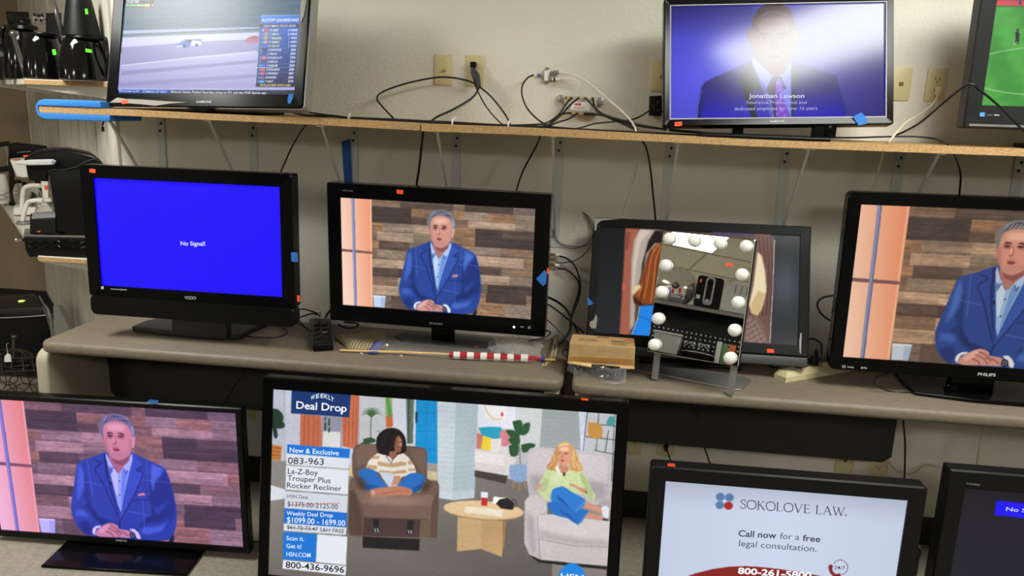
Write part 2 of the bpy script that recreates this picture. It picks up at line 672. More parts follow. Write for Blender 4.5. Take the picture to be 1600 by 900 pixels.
UVS = homography(SHARP_CORNERS)
PLANK = {'D': (74, 62, 58), 'E': (92, 76, 68), 'M': (128, 104, 86), 'L': (172, 146, 124), 'W': (150, 116, 88), 'G': (112, 98, 90), 'T': (142, 124, 108)}
ROWS = [  # from the top: (row bottom v, ((start u, tone), ...))
    (.93, ((.16, 'M'), (.31, 'E'), (.59, 'M'), (.645, 'D'), (.89, 'G'))),
    (.855, ((.16, 'D'), (.37, 'W'), (.44, 'M'), (.59, 'W'), (.645, 'T'), (.76, 'W'), (.9, 'T'))),
    (.79, ((.16, 'D'), (.37, 'E'), (.45, 'M'), (.59, 'M'), (.66, 'L'), (.9, 'T'))),
    (.705, ((.16, 'W'), (.22, 'T'), (.38, 'L'), (.59, 'W'), (.64, 'W'), (.7, 'D'), (.84, 'E'))),
    (.63, ((.16, 'M'), (.19, 'L'), (.38, 'T'), (.59, 'M'), (.64, 'W'), (.7, 'D'))),
    (.545, ((.16, 'W'), (.2, 'E'), (.36, 'G'), (.59, 'W'), (.68, 'T'), (.83, 'M'))),
    (.455, ((.16, 'M'), (.19, 'T'), (.33, 'W'), (.59, 'M'), (.68, 'L'), (.95, 'W'))),
    (.375, ((.16, 'L'), (.3, 'L'), (.4, 'W'), (.59, 'E'), (.72, 'E'), (.84, 'M'))),
    (.295, ((.16, 'E'), (.3, 'D'), (.45, 'M'), (.59, 'W'), (.66, 'L'), (.88, 'T'))),
    (.21, ((.16, 'M'), (.3, 'L'), (.46, 'G'), (.59, 'M'), (.72, 'G'), (.77, 'D'))),
    (.12, ((.16, 'L'), (.3, 'W'), (.45, 'M'), (.59, 'W'), (.76, 'D'), (.97, 'M'))),
    (-.1, ((.16, 'M'), (.22, 'G'), (.26, 'E'), (.45, 'M'), (.59, 'W'), (.73, 'W'), (.86, 'T')))]


def plank_colour(u, v, cu, cv):
    for k, (vb, pl) in enumerate(ROWS):
        if cv > vb:
            c, st = PLANK['M'], 0
            for us, t in pl:
                if cu >= us:
                    c, st = PLANK[t], us
            e = .86 + .2 * hsh('g', k, st, int(v * 110)) + .1 * hsh('h', k, st, int(u * 60), int(v * 50))
            e -= .10 * (cv - vb < .012)
            return tuple(q * e for q in c)
    return PLANK['M']


def man_picture(A):
    A.uv = True
    A.cells(160, 132, plank_colour)
    A.grain(.10, 14, 1, .163)
    A.grain(.10, 40, 9, .163)
    A.grain(.07, 5, 2, .163)
    A.im = A.blur(A.im, .7)
    # lit orange panels with a post and a bar
    A.grid(8, 24, lambda u, v: tuple(a * (1 - t) + b * t for a, b, t in zip((250, 214, 196), (236, 150, 112), [min(1, max(0, (u / .165) * .9 + .25 * (v - .5)))] * 3)), 0, .163)
    A.poly([(.163, 0), (.163, 1), (.155, 1), (.155, 0)], (245, 190, 160))
    A.poly([(0, .505), (.163, .50), (.163, .522), (0, .53)], (128, 88, 88))
    A.poly([(.062, 0), (.077, 0), (.072, 1), (.057, 1)], (140, 150, 196))
    A.poly([(.072, 0), (.077, 0), (.072, 1), (.068, 1)], (96, 104, 150))
    uvp = lambda pts: [UVS(p) for p in pts]
    k2 = K(490, 270, 3.215)
    A.poly(uvp(k2(301, 615, 364, 620, 358, 676, 305, 673)), (196, 214, 240))
    A.poly(uvp(k2(301, 615, 364, 620, 362, 626, 303, 622)), (226, 236, 250))
    A.poly(uvp(k2(340, 625, 362, 626, 357, 676, 340, 675)), (168, 190, 226))
    k = K(600, 320, 5)
    P = lambda c, *pts, s=0, f=None: A.poly(uvp(k(*pts)), c, s, f)
    Lc = lambda wd, c, *pts, s=6: A.line(uvp(k(*pts)), wd, c, s, soft=.7)
    P((30, 34, 52), 700, 840, 725, 800, 730, 845, 715, 870, 690, 870)
    # jacket
    P((42, 70, 152), 366, 286, 330, 298, 270, 322, 205, 342, 184, 362, 172, 420, 150, 510, 130, 590, 120, 640, 124, 690, 138, 740, 162, 780, 205, 815, 238, 818, 300, 830, 520, 850, 610, 858, 690, 848, 728, 810, 748, 760, 760, 690, 758, 610, 748, 530, 738, 460, 724, 405, 700, 375, 640, 345, 585, 318, 532, 290)
    A.soft = 2.2
    for q in ((600, 430, 590, 520, 600, 600, 640, 640, 700, 600, 735, 560, 700, 620, 640, 690, 600, 690, 560, 720, 520, 760, 560, 730, 640, 740, 720, 700, 700, 740, 600, 790, 540, 790, 600, 800, 690, 770, 740, 700, 757, 640, 752, 560, 735, 470, 716, 410, 690, 420),
              (215, 360, 235, 430, 240, 520, 238, 600, 262, 680, 290, 720, 330, 740, 290, 740, 250, 700, 220, 650, 160, 640, 126, 660, 200, 630, 225, 600, 200, 560, 225, 520, 210, 450)):
        P((28, 50, 122), *q)
    P((24, 42, 104), 240, 560, 250, 640, 290, 700, 370, 735, 400, 745, 400, 770, 380, 745, 320, 742, 270, 720, 238, 650)
    P((26, 46, 112), 605, 590, 640, 690, 740, 620, 690, 700, 600, 730, 520, 770, 560, 720, 610, 680)
    P((28, 50, 118), 690, 560, 735, 520, 745, 560, 690, 610)
    P((30, 50, 120), 150, 740, 205, 720, 240, 770, 220, 812, 180, 800)
    P((70, 106, 196), 205, 350, 225, 420, 215, 500, 190, 560, 160, 600, 175, 500, 186, 400)
    P((74, 112, 202), 640, 360, 700, 392, 690, 430, 650, 470, 630, 540, 620, 470, 630, 400)
    P((70, 106, 196), 540, 770, 640, 760, 700, 735, 660, 790, 580, 812, 530, 805)
    P((62, 98, 188), 150, 650, 200, 655, 230, 700, 200, 700, 140, 690)
    for q in ((350, 330, 405, 720), (250, 330, 262, 560), (560, 560, 556, 800), (610, 340, 600, 560), (210, 470, 330, 500), (450, 660, 600, 690), (560, 460, 740, 480)):
        Lc(.25, (76, 114, 204), *q, s=0)
    A.soft = .5
    # lapels and their edges
    P((40, 70, 156), 340, 300, 295, 335, 335, 352, 292, 395, 318, 450, 406, 706, 400, 600, 375, 470, 366, 300)
    P((52, 86, 178), 530, 292, 585, 370, 540, 400, 580, 420, 520, 540, 415, 720, 424, 670, 470, 520, 500, 400)
    P((26, 44, 106), 366, 290, 372, 480, 398, 610, 408, 708, 396, 650, 374, 540, 352, 420, 352, 300)
    Lc(.5, (24, 40, 100), 295, 335, 335, 352, 292, 395, 330, 480, 406, 712, s=3)
    Lc(.5, (28, 46, 110), 585, 372, 541, 401, 580, 421, 512, 560, 414, 722, s=3)
    Lc(.6, (24, 40, 96), 410, 715, 405, 770, s=0)
    Lc(.5, (30, 50, 118), 500, 598, 560, 588, 612, 590, s=0)
    # shirt
    P((150, 188, 238), 370, 288, 380, 330, 400, 372, 426, 415, 470, 372, 500, 330, 527, 292, 524, 340, 490, 440, 452, 560, 422, 672, 408, 620, 398, 540, 384, 450, 372, 360)
    P((196, 220, 250), 384, 380, 408, 390, 428, 430, 415, 560, 404, 560, 392, 470)
    P((110, 150, 214), 455, 400, 488, 425, 440, 590, 424, 660, 436, 540)
    P((182, 208, 248), 370, 288, 366, 320, 382, 400, 408, 380, 392, 350)
    P((176, 204, 246), 527, 290, 526, 330, 492, 408, 464, 384, 500, 340)
    Lc(.6, (70, 100, 170), 384, 376, 384, 420, 400, 380)
    Lc(.6, (70, 100, 170), 466, 390, 478, 420, 490, 400)
    A.disc(*UVS(k(432, 468)[0]), .0035, .006, (60, 70, 110))
    A.disc(*UVS(k(424, 560)[0]), .0035, .006, (60, 70, 110))
    P((20, 22, 34), 374, 470, 388, 480, 386, 498, 376, 494)
    # neck and head
    P((176, 118, 112), 385, 290, 520, 280, 505, 340, 470, 372, 438, 418, 424, 414, 404, 372, 384, 330)
    P((140, 84, 86), 400, 318, 450, 340, 505, 310, 500, 340, 455, 372, 410, 350)
    P((214, 152, 136), 362, 170, 366, 130, 390, 100, 430, 88, 480, 92, 518, 115, 535, 155, 537, 200, 530, 235, 520, 275, 505, 305, 470, 328, 440, 334, 410, 325, 390, 300, 376, 270, 366, 225, s=4)
    P((226, 170, 160), 533, 190, 546, 180, 555, 192, 550, 228, 540, 258, 530, 256)
    P((190, 130, 124), 360, 168, 350, 172, 350, 205, 362, 232, 366, 210)
    A.soft = 2.0
    P((236, 186, 168), 400, 112, 470, 108, 500, 130, 470, 150, 420, 148, 395, 140, s=3)
    P((176, 112, 106), 362, 180, 372, 180, 380, 240, 390, 290, 400, 312, 385, 295, 370, 240)
    P((198, 142, 134), 392, 290, 420, 285, 470, 285, 505, 285, 500, 308, 470, 326, 440, 332, 410, 322, s=3)
    P((196, 134, 128), 520, 200, 536, 190, 530, 236, 518, 275, 506, 300, 512, 250)
    A.soft = .6
    P((120, 122, 132), 352, 190, 348, 140, 352, 98, 372, 66, 412, 44, 455, 40, 505, 55, 540, 88, 553, 130, 553, 175, 540, 192, 533, 160, 518, 118, 480, 94, 430, 88, 390, 101, 370, 128, 366, 166, 360, 190, s=2)
    P((74, 76, 88), 372, 100, 400, 62, 440, 50, 500, 66, 530, 100, 500, 90, 450, 74, 410, 84)
    for a in range(7):
        Lc(.35, (168, 170, 180), 380 + a * 20, 88 - a * 2, 400 + a * 20, 56 + a * 2, s=0)
    P((160, 162, 174), 536, 110, 552, 132, 552, 175, 541, 188, 534, 150)
    A.soft = 1.4
    P((168, 104, 98), 386, 176, 402, 168, 422, 176, 424, 192, 404, 198, 388, 192)
    P((176, 110, 104), 450, 180, 470, 172, 490, 182, 488, 198, 468, 202, 452, 194)
    A.soft = .5
    P((62, 40, 40), 382, 170, 396, 156, 422, 162, 424, 170, 398, 166)
    P((62, 40, 40), 446, 168, 470, 160, 492, 172, 490, 180, 468, 169)
    P((226, 204, 198), 392, 184, 402, 180, 414, 184, 404, 188)
    P((226, 204, 198), 456, 188, 468, 184, 482, 188, 470, 192)
    A.disc(*UVS(k(404, 184)[0]), .0042, .0056, (40, 24, 26))
    Lc(.45, (70, 40, 40), 388, 182, 402, 177, 418, 182)
    Lc(.45, (70, 40, 40), 452, 186, 468, 181, 486, 187)
    A.disc(*UVS(k(468, 188)[0]), .0042, .0056, (40, 24, 26))
    P((178, 110, 104), 426, 180, 434, 180, 442, 225, 436, 238, 420, 238, 416, 230, 425, 222)
    P((238, 190, 176), 422, 190, 430, 186, 432, 222, 424, 224)
    P((160, 84, 82), 410, 264, 428, 259, 444, 262, 460, 268, 448, 279, 432, 282, 418, 276)
    P((92, 40, 44), 414, 267, 432, 264, 456, 270, 436, 273)
    P((152, 110, 108), 408, 254, 430, 249, 462, 258, 440, 256)
    # cuffs, hands, watch
    P((226, 232, 246), 234, 800, 240, 772, 262, 756, 290, 754, 292, 764, 262, 772, 252, 800, 250, 818)
    P((226, 232, 246), 462, 776, 490, 775, 512, 796, 525, 822, 522, 842, 506, 840, 490, 810)
    P((206, 150, 142), 250, 812, 264, 782, 300, 756, 340, 738, 372, 742, 396, 758, 400, 776, 450, 784, 468, 800, 468, 832, 400, 830, 330, 828, 280, 828, s=2)
    P((226, 176, 166), 270, 790, 320, 750, 352, 746, 330, 780, 290, 806)
    for q in ((330, 770, 372, 790, 398, 824), (345, 754, 390, 778, 410, 812), (318, 790, 350, 808, 360, 828), (380, 790, 420, 796, 452, 822)):
        Lc(.5, (150, 92, 92), *q)
    A.disc(*UVS(k(478, 816)[0]), .0125, .026, (26, 30, 44))
    A.disc(*UVS(k(478, 816)[0]), .0075, .016, (150, 160, 180))
    A.disc(*UVS(k(478, 816)[0]), .0050, .011, (40, 46, 66))
    P((244, 150, 140), 534, 566, 540, 552, 552, 548, 574, 544, 582, 560, 556, 560)
    A.uv = False


def race_picture(A):
    k = K(150, 0, 4.5)
    def bg(u, v):
        y = 1 - v
        n = .94 + .12 * hsh('r', int(y * 60), int(u * 14))
        if y < .46:
            c = (74, 100, 122)
        elif y < .53:
            c = (118, 142, 150)
        elif y < .57:
            c = (150, 158, 192)
        elif y < .62:
            c = (136, 150, 164)
        else:
            t = (y - .62) / .38
            c = (184 - 26 * t, 186 - 34 * t, 224 - 16 * t)
            n = .98 + .04 * hsh('t', int(y * 40))
        return tuple(q * n for q in c)
    A.grid(60, 60, bg)
    A.poly(k(190, 215, 1145, 190, 1145, 200, 190, 240), (172, 180, 220))
    A.poly(k(188, 262, 1145, 226, 1145, 275, 740, 292, 184, 334), (196, 200, 240))
    A.poly(k(188, 250, 1145, 210, 1145, 222, 188, 264), (112, 126, 140))
    A.poly(k(184, 334, 1140, 278, 1128, 360, 180, 460), (152, 148, 196))
    A.line(k(182, 461, 640, 408, 1130, 363), 1.2, (226, 226, 250))
    A.poly(k(178, 500, 1130, 420, 1126, 440, 176, 530), (146, 142, 192))
    A.poly(k(168, 580, 1126, 520, 1122, 545, 166, 610), (148, 146, 196))
    # race truck and the one behind
    A.poly(k(558, 318, 590, 300, 630, 278, 690, 276, 735, 282, 745, 300, 742, 318, 620, 334, 575, 332), (74, 110, 200))
    A.poly(k(662, 300, 680, 284, 735, 284, 744, 304, 740, 318, 670, 326), (206, 210, 240))
    A.poly(k(630, 292, 650, 280, 676, 282, 664, 304), (32, 44, 84))
    A.poly(k(558, 322, 600, 318, 620, 328, 575, 333), (220, 222, 244))
    A.disc(*k(622, 326)[0], 2.3, 2, (26, 28, 44))
    A.disc(*k(708, 316)[0], 2.3, 2, (26, 28, 44))
    A.poly(k(698, 276, 742, 280, 742, 288, 700, 282), (24, 30, 60))
    A.poly(k(1038, 290, 1070, 262, 1110, 250, 1145, 254, 1143, 298, 1060, 300), (176, 110, 124))
    A.poly(k(1068, 270, 1110, 256, 1140, 258, 1140, 272), (130, 92, 110))
    # score bug
    A.poly(k(202, -20, 414, -20, 412, 48, 404, 56, 208, 54), (22, 26, 42))
    A.line(k(414, -20, 411, 46, 402, 54, 320, 54), .9, (214, 70, 90))
    A.text('OVERTIME', k(214, 24)[0], k(300, 21)[0], 3.6, (220, 224, 240), .01, .25)
    for x0, x1, c in ((210, 250, (70, 190, 150)), (250, 260, (226, 240, 110)), (260, 292, (70, 190, 150)), (292, 320, (236, 240, 90)), (320, 344, (70, 200, 160)), (344, 366, (226, 236, 80)), (366, 378, (250, 250, 220)), (394, 402, (250, 250, 250))):
        A.poly(k(x0, 31, x1, 30, x1, 45, x0, 46), c)
    A.poly(k(212, -6, 380, -8, 380, 2, 212, 4), (216, 214, 240))
    # leaderboard
    A.poly(k(1160, 112, 1170, 108, 1436, 106, 1402, 612, 1122, 610), (150, 190, 250))
    A.quad(k(1124, 606, 1398, 606, 1432, 110, 1158, 114), [(20, 34, 80), (14, 28, 80), (60, 120, 226), (84, 130, 226)])
    A.poly(k(1152, 170, 1434, 168, 1432, 192, 1150, 192), (60, 66, 92))
    A.text('PLAYOFF LEADERBOARD', k(1166, 152)[0], k(1424, 150)[0], 4.4, (236, 244, 255), .012, .2)
    A.text('CRAFTSMAN TRUCK SERIES', k(1176, 190)[0], k(1404, 188)[0], 3.0, (220, 226, 240), .01, .2)
    rows = (('1', 'D HEIM', '4 WINS', (214, 70, 110), 1), ('2', 'C SMITH', '2 WINS', (170, 160, 140), 1), ('3', 'T MAJESKI', '1 WIN', (180, 170, 140), 1), ('4', 'G HEMRIC', '1 WIN', (180, 160, 140), 1), ('5', 'R CARUTH', '1 WIN', (50, 110, 230), 1), ('6', 'G ENFINGER', '405', (30, 34, 60), 0), ('7', 'L RIGGS', '395', (40, 70, 160), 0), ('8', 'K HONEYCUTT', '370', (220, 110, 150), 0), ('9', 'J GARCIA', '353', (60, 66, 110), 0), ('10', 'T ANKRUM', '350', (50, 110, 220), 0), ('11', 'G RUGGIERO', '308', (214, 90, 90), 0), ('12', 'S FRIESEN', '307', (200, 80, 170), 0), ('13', 'B RHODES', '305', (110, 110, 150), 0), ('15', 'T GRAY', '274', (70, 160, 240), 0))
    for i, (n, nm, p, c, yel) in enumerate(rows):
        y = 220 + i * 27.7
        sh = -i * 2.55
        A.text(n, k(1170 + sh, y)[0], k(1176 + sh + (6 if len(n) > 1 else 0), y)[0], 3.0, (220, 230, 255), 0, .2)
        A.poly(k(1184 + sh, y - 18, 1214 + sh, y - 18, 1212 + sh, y + 2, 1182 + sh, y + 2), c)
        wd = 9.5 * len(nm)
        A.text(nm, k(1222 + sh, y)[0], k(1222 + sh + wd, y)[0], 3.2, (236, 236, 140) if yel else (232, 238, 255), .01, .2)
        A.text(p, k(1416 + sh * .9 - (66 if 'S' in p else 54 if 'W' in p else 36), y)[0], k(1416 + sh * .9, y)[0], 3.4, (240, 246, 255), .012, .15)
        if i < 13:
            A.line(k(1150 + sh, y + 6, 1408 + sh, y + 6), .25 if i != 9 else .7, (120, 160, 220) if i != 9 else (230, 240, 255))
    A.poly(k(1124, 588, 1402, 588, 1390, 610, 1122, 609), (16, 20, 40))
    A.text('IN PLAYOFFS WITH WIN', k(1156, 606)[0], k(1368, 608)[0], 3.2, (238, 220, 130), .01, .2)
    # ticker
    A.poly(k(150, 630, 1410, 630, 1410, 670, 150, 664), (20, 28, 62))
    A.poly(k(150, 620, 1410, 620, 1410, 631, 150, 631), (184, 186, 232))
    A.poly(k(160, 630, 524, 630, 520, 661, 158, 657), (30, 70, 170))
    A.text('PROGRAM ALERT', k(164, 648)[0], k(308, 650)[0], 2.6, (200, 220, 250), .005)
    A.text('COMING UP NEXT', k(330, 652)[0], k(504, 654)[0], 3.2, (190, 220, 255), .01)
    A.text('Belmont Stakes Festival Saturday; airing on FS1 and the FOX Sports app', k(530, 654)[0], k(1198, 662)[0], 3.4, (236, 240, 250), .006)


def insurance_picture(A):
    k = K(1000, 0, 4)
    def bg(u, v):
        d = math.hypot(u - .12, (v - .35) * .6)
        t = max(0, min(1, d / .9))
        c = tuple(a * (1 - t) + b * t for a, b in zip((84, 84, 226), (44, 40, 116)))
        if v > .7 and u < .4:
            e = 1 - (v - .7) * 1.4 * (1 - u)
            c = tuple(q * e for q in c)
        return c
    A.grid(32, 20, bg)
    P = lambda c, *q, s=0: A.poly(k(*q), c, s)
    A.soft = .8
    P((24, 20, 110), 355, 750, 362, 660, 385, 545, 405, 515, 470, 480, 600, 425, 690, 375, 720, 360, 950, 380, 1040, 405, 1180, 455, 1225, 475, 1250, 560, 1285, 680, 1290, 740)
    A.quad(k(380, 750, 1290, 740, 1225, 520, 420, 540), [(36, 24, 190), (30, 20, 180), (22, 18, 104), (22, 18, 108)])
    P((12, 10, 40), 620, 500, 690, 380, 760, 560, 700, 560, 735, 740, 700, 740)
    P((16, 12, 50), 945, 400, 1000, 470, 960, 560, 985, 600, 950, 740, 935, 740)
    A.line(k(392, 560, 362, 660, 358, 740), .5, (170, 170, 240))
    A.line(k(1250, 560, 1284, 680, 1290, 738), .5, (60, 50, 190))
    P((112, 122, 226), 705, 355, 701, 395, 735, 470, 772, 560, 800, 640, 816, 742, 945, 742, 945, 380, 900, 440)
    P((70, 74, 180), 735, 470, 772, 560, 800, 640, 812, 742, 830, 742, 815, 600, 780, 530)
    P((28, 20, 64), 830, 475, 880, 478, 916, 556, 870, 570, 940, 735, 840, 740, 815, 600, 790, 555)
    P((112, 60, 190), 855, 486, 885, 500, 900, 560, 880, 572, 938, 738, 850, 738, 845, 600)
    for q in ((860, 520), (872, 560), (862, 640), (885, 690), (905, 720), (860, 710), (880, 620)):
        A.disc(*k(*q)[0], 2.6, 2.2, (150, 90, 220))
    # head, turned half out of sight by the glare
    P((92, 66, 74), 700, 180, 705, 110, 740, 55, 800, 22, 860, 18, 920, 40, 955, 90, 968, 170, 985, 190, 998, 220, 985, 270, 962, 300, 945, 380, 905, 450, 860, 476, 815, 465, 760, 410, 712, 360, 700, 290, 680, 270, 668, 230, 672, 190)
    P((62, 40, 48), 700, 180, 705, 110, 740, 55, 800, 22, 860, 18, 920, 40, 955, 90, 968, 170, 950, 150, 920, 90, 860, 66, 790, 70, 735, 110, 715, 170)
    P((120, 88, 92), 760, 120, 900, 110, 930, 180, 900, 200, 770, 205, 740, 170, s=3)
    P((54, 34, 44), 745, 212, 800, 206, 806, 216, 750, 222)
    P((54, 34, 44), 860, 206, 915, 208, 912, 220, 862, 216)
    P((46, 32, 44), 760, 236, 776, 230, 794, 237, 776, 243)
    P((46, 32, 44), 868, 234, 886, 228, 904, 234, 886, 241)
    P((70, 46, 56), 818, 250, 832, 240, 850, 252, 868, 300, 836, 312, 806, 300)
    P((70, 40, 52), 790, 352, 836, 342, 880, 350, 840, 372)
    A.text('Jonathan Lawson', k(680, 612)[0], k(1026, 612)[0], 6.6, (204, 200, 240), .012)
    A.text('Insurance Professional and', k(668, 650)[0], k(1040, 650)[0], 5.4, (170, 166, 226))
    A.text('dedicated employee for over 16 years', k(590, 690)[0], k(1108, 686)[0], 5.2, (180, 176, 232))


def soccer_picture(A):
    k = K(1330, 0, 3.6)
    A.grid(30, 20, lambda u, v: tuple(q * (.95 + .1 * hsh('s', int(u * 30), int(v * 20))) for q in ((78, 166, 66) if (u * 1.5 + v * .5) % .34 < .17 else (62, 146, 58))))
    A.poly(k(800, -90, 1200, -90, 1200, 12, 815, 8), (190, 40, 60))
    A.poly(k(815, 8, 1200, 14, 1200, 36, 813, 34), (222, 60, 78))
    A.poly(k(812, 32, 1200, 36, 1200, 44, 811, 40), (40, 110, 60))
    A.line(k(770, 308, 830, 292, 900, 280, 1000, 268, 1200, 262), .9, (190, 230, 190), 4)
    A.line(k(744, 492, 800, 506, 880, 520, 1000, 530, 1200, 520), 1.0, (190, 230, 190), 4)
    A.poly(k(924, 186, 932, 176, 942, 178, 949, 190, 946, 218, 928, 220), (26, 26, 34))
    A.disc(*k(937, 170)[0], 2.0, 2.4, (60, 40, 34))
    A.poly(k(928, 218, 946, 218, 942, 250, 936, 250, 936, 228, 926, 246, 918, 248), (40, 36, 40))
    A.poly(k(920, 240, 928, 238, 922, 252, 914, 250), (220, 200, 190))
    A.line(k(948, 186, 972, 166), .7, (210, 170, 150))
    A.poly(k(944, 0, 958, -2, 958, 26, 946, 28), (40, 40, 120))


def orange_hair_picture(A):
    k = K(850, 320, 3)
    A.grid(20, 12, lambda u, v: tuple(q * (1.25 - v * .5 + (.5 if u > .8 else 0) * math.exp(-((u - .93) / .09) ** 2 - ((v - .55) / .25) ** 2) * 3) for q in (30, 32, 35)))
    A.soft = 1.3
    P = lambda c, *q, s=0: A.poly(k(*q), c, s)
    P((88, 66, 58), 384, 112, 1080, 150, 1058, 655, 356, 610)
    P((162, 92, 74), 384, 112, 452, 115, 410, 240, 405, 560, 402, 612, 356, 610)
    P((134, 70, 58), 384, 130, 405, 130, 396, 210, 380, 212)
    P((200, 96, 84), 368, 370, 380, 366, 382, 396, 368, 400)
    P((178, 164, 152), 452, 115, 560, 120, 560, 190, 500, 210, 465, 300, 430, 420, 425, 560, 402, 590, 410, 250, 425, 160)
    P((206, 192, 178), 452, 118, 500, 122, 452, 180, 430, 300, 420, 420, 412, 420, 420, 260, 435, 165)
    P((30, 22, 22), 520, 122, 560, 122, 560, 185, 520, 180, 480, 230, 462, 320, 455, 360, 460, 280, 490, 170)
    # the brown-haired head and blue shirt
    P((128, 66, 32), 556, 172, 520, 190, 490, 230, 470, 300, 456, 350, 440, 400, 418, 424, 422, 452, 470, 470, 530, 460, 560, 400)
    for q in ((540, 185, 505, 240, 490, 330, 470, 440), (552, 190, 525, 260, 515, 360, 500, 460), (520, 205, 482, 290, 470, 360, 440, 430)):
        A.line(k(*q), 2.6, (176, 98, 48), 5)
    for q in ((548, 210, 530, 300, 525, 400, 515, 460), (505, 220, 478, 310, 462, 400, 450, 450)):
        A.line(k(*q), 1.5, (82, 38, 22), 5)
    P((226, 202, 150), 424, 384, 450, 372, 456, 388, 440, 402, 416, 424)
    P((60, 30, 24), 418, 424, 470, 470, 520, 462, 520, 474, 465, 478, 424, 462)
    P((34, 130, 224), 450, 474, 512, 470, 560, 480, 560, 616, 410, 612, 430, 560, 446, 520)
    A.line(k(447, 520, 490, 540, 510, 542), .7, (14, 80, 170))
    A.line(k(450, 476, 438, 540, 412, 606), .9, (180, 214, 240))
    # curtain, fair-haired head and sequins on the other side of the mirror
    P((108, 74, 66), 985, 132, 1062, 140, 1080, 190, 1070, 420, 1058, 655, 1000, 640)
    for x in (1008, 1026, 1044, 1060):
        A.line(k(x, 150, x + 8, 300, x - 2, 520), 1.6, (76, 48, 44), 4)
    P((70, 60, 90), 790, 126, 985, 134, 985, 150, 790, 146)
    P((232, 214, 178), 1000, 220, 1020, 240, 1036, 310, 1042, 400, 1026, 470, 1000, 520, 972, 505, 960, 470, 980, 380)
    P((204, 176, 128), 1004, 400, 1036, 420, 1020, 490, 996, 520, 972, 506, 968, 470)
    P((116, 92, 82), 955, 515, 1000, 520, 1030, 560, 1048, 650, 935, 645)
    for j in range(14):
        for i in range(10):
            x, y = 950 + i * 10 + (j % 2) * 4, 530 + j * 9 + i * 3
            if x < 1000 + j * 4 and y < 648:
                A.disc(*k(x, y)[0], .8, .7, (226, 206, 190) if (i + j) % 3 else (70, 50, 48))
    A.line(k(1080, 165, 1070, 420, 1058, 655), .9, (214, 214, 214))


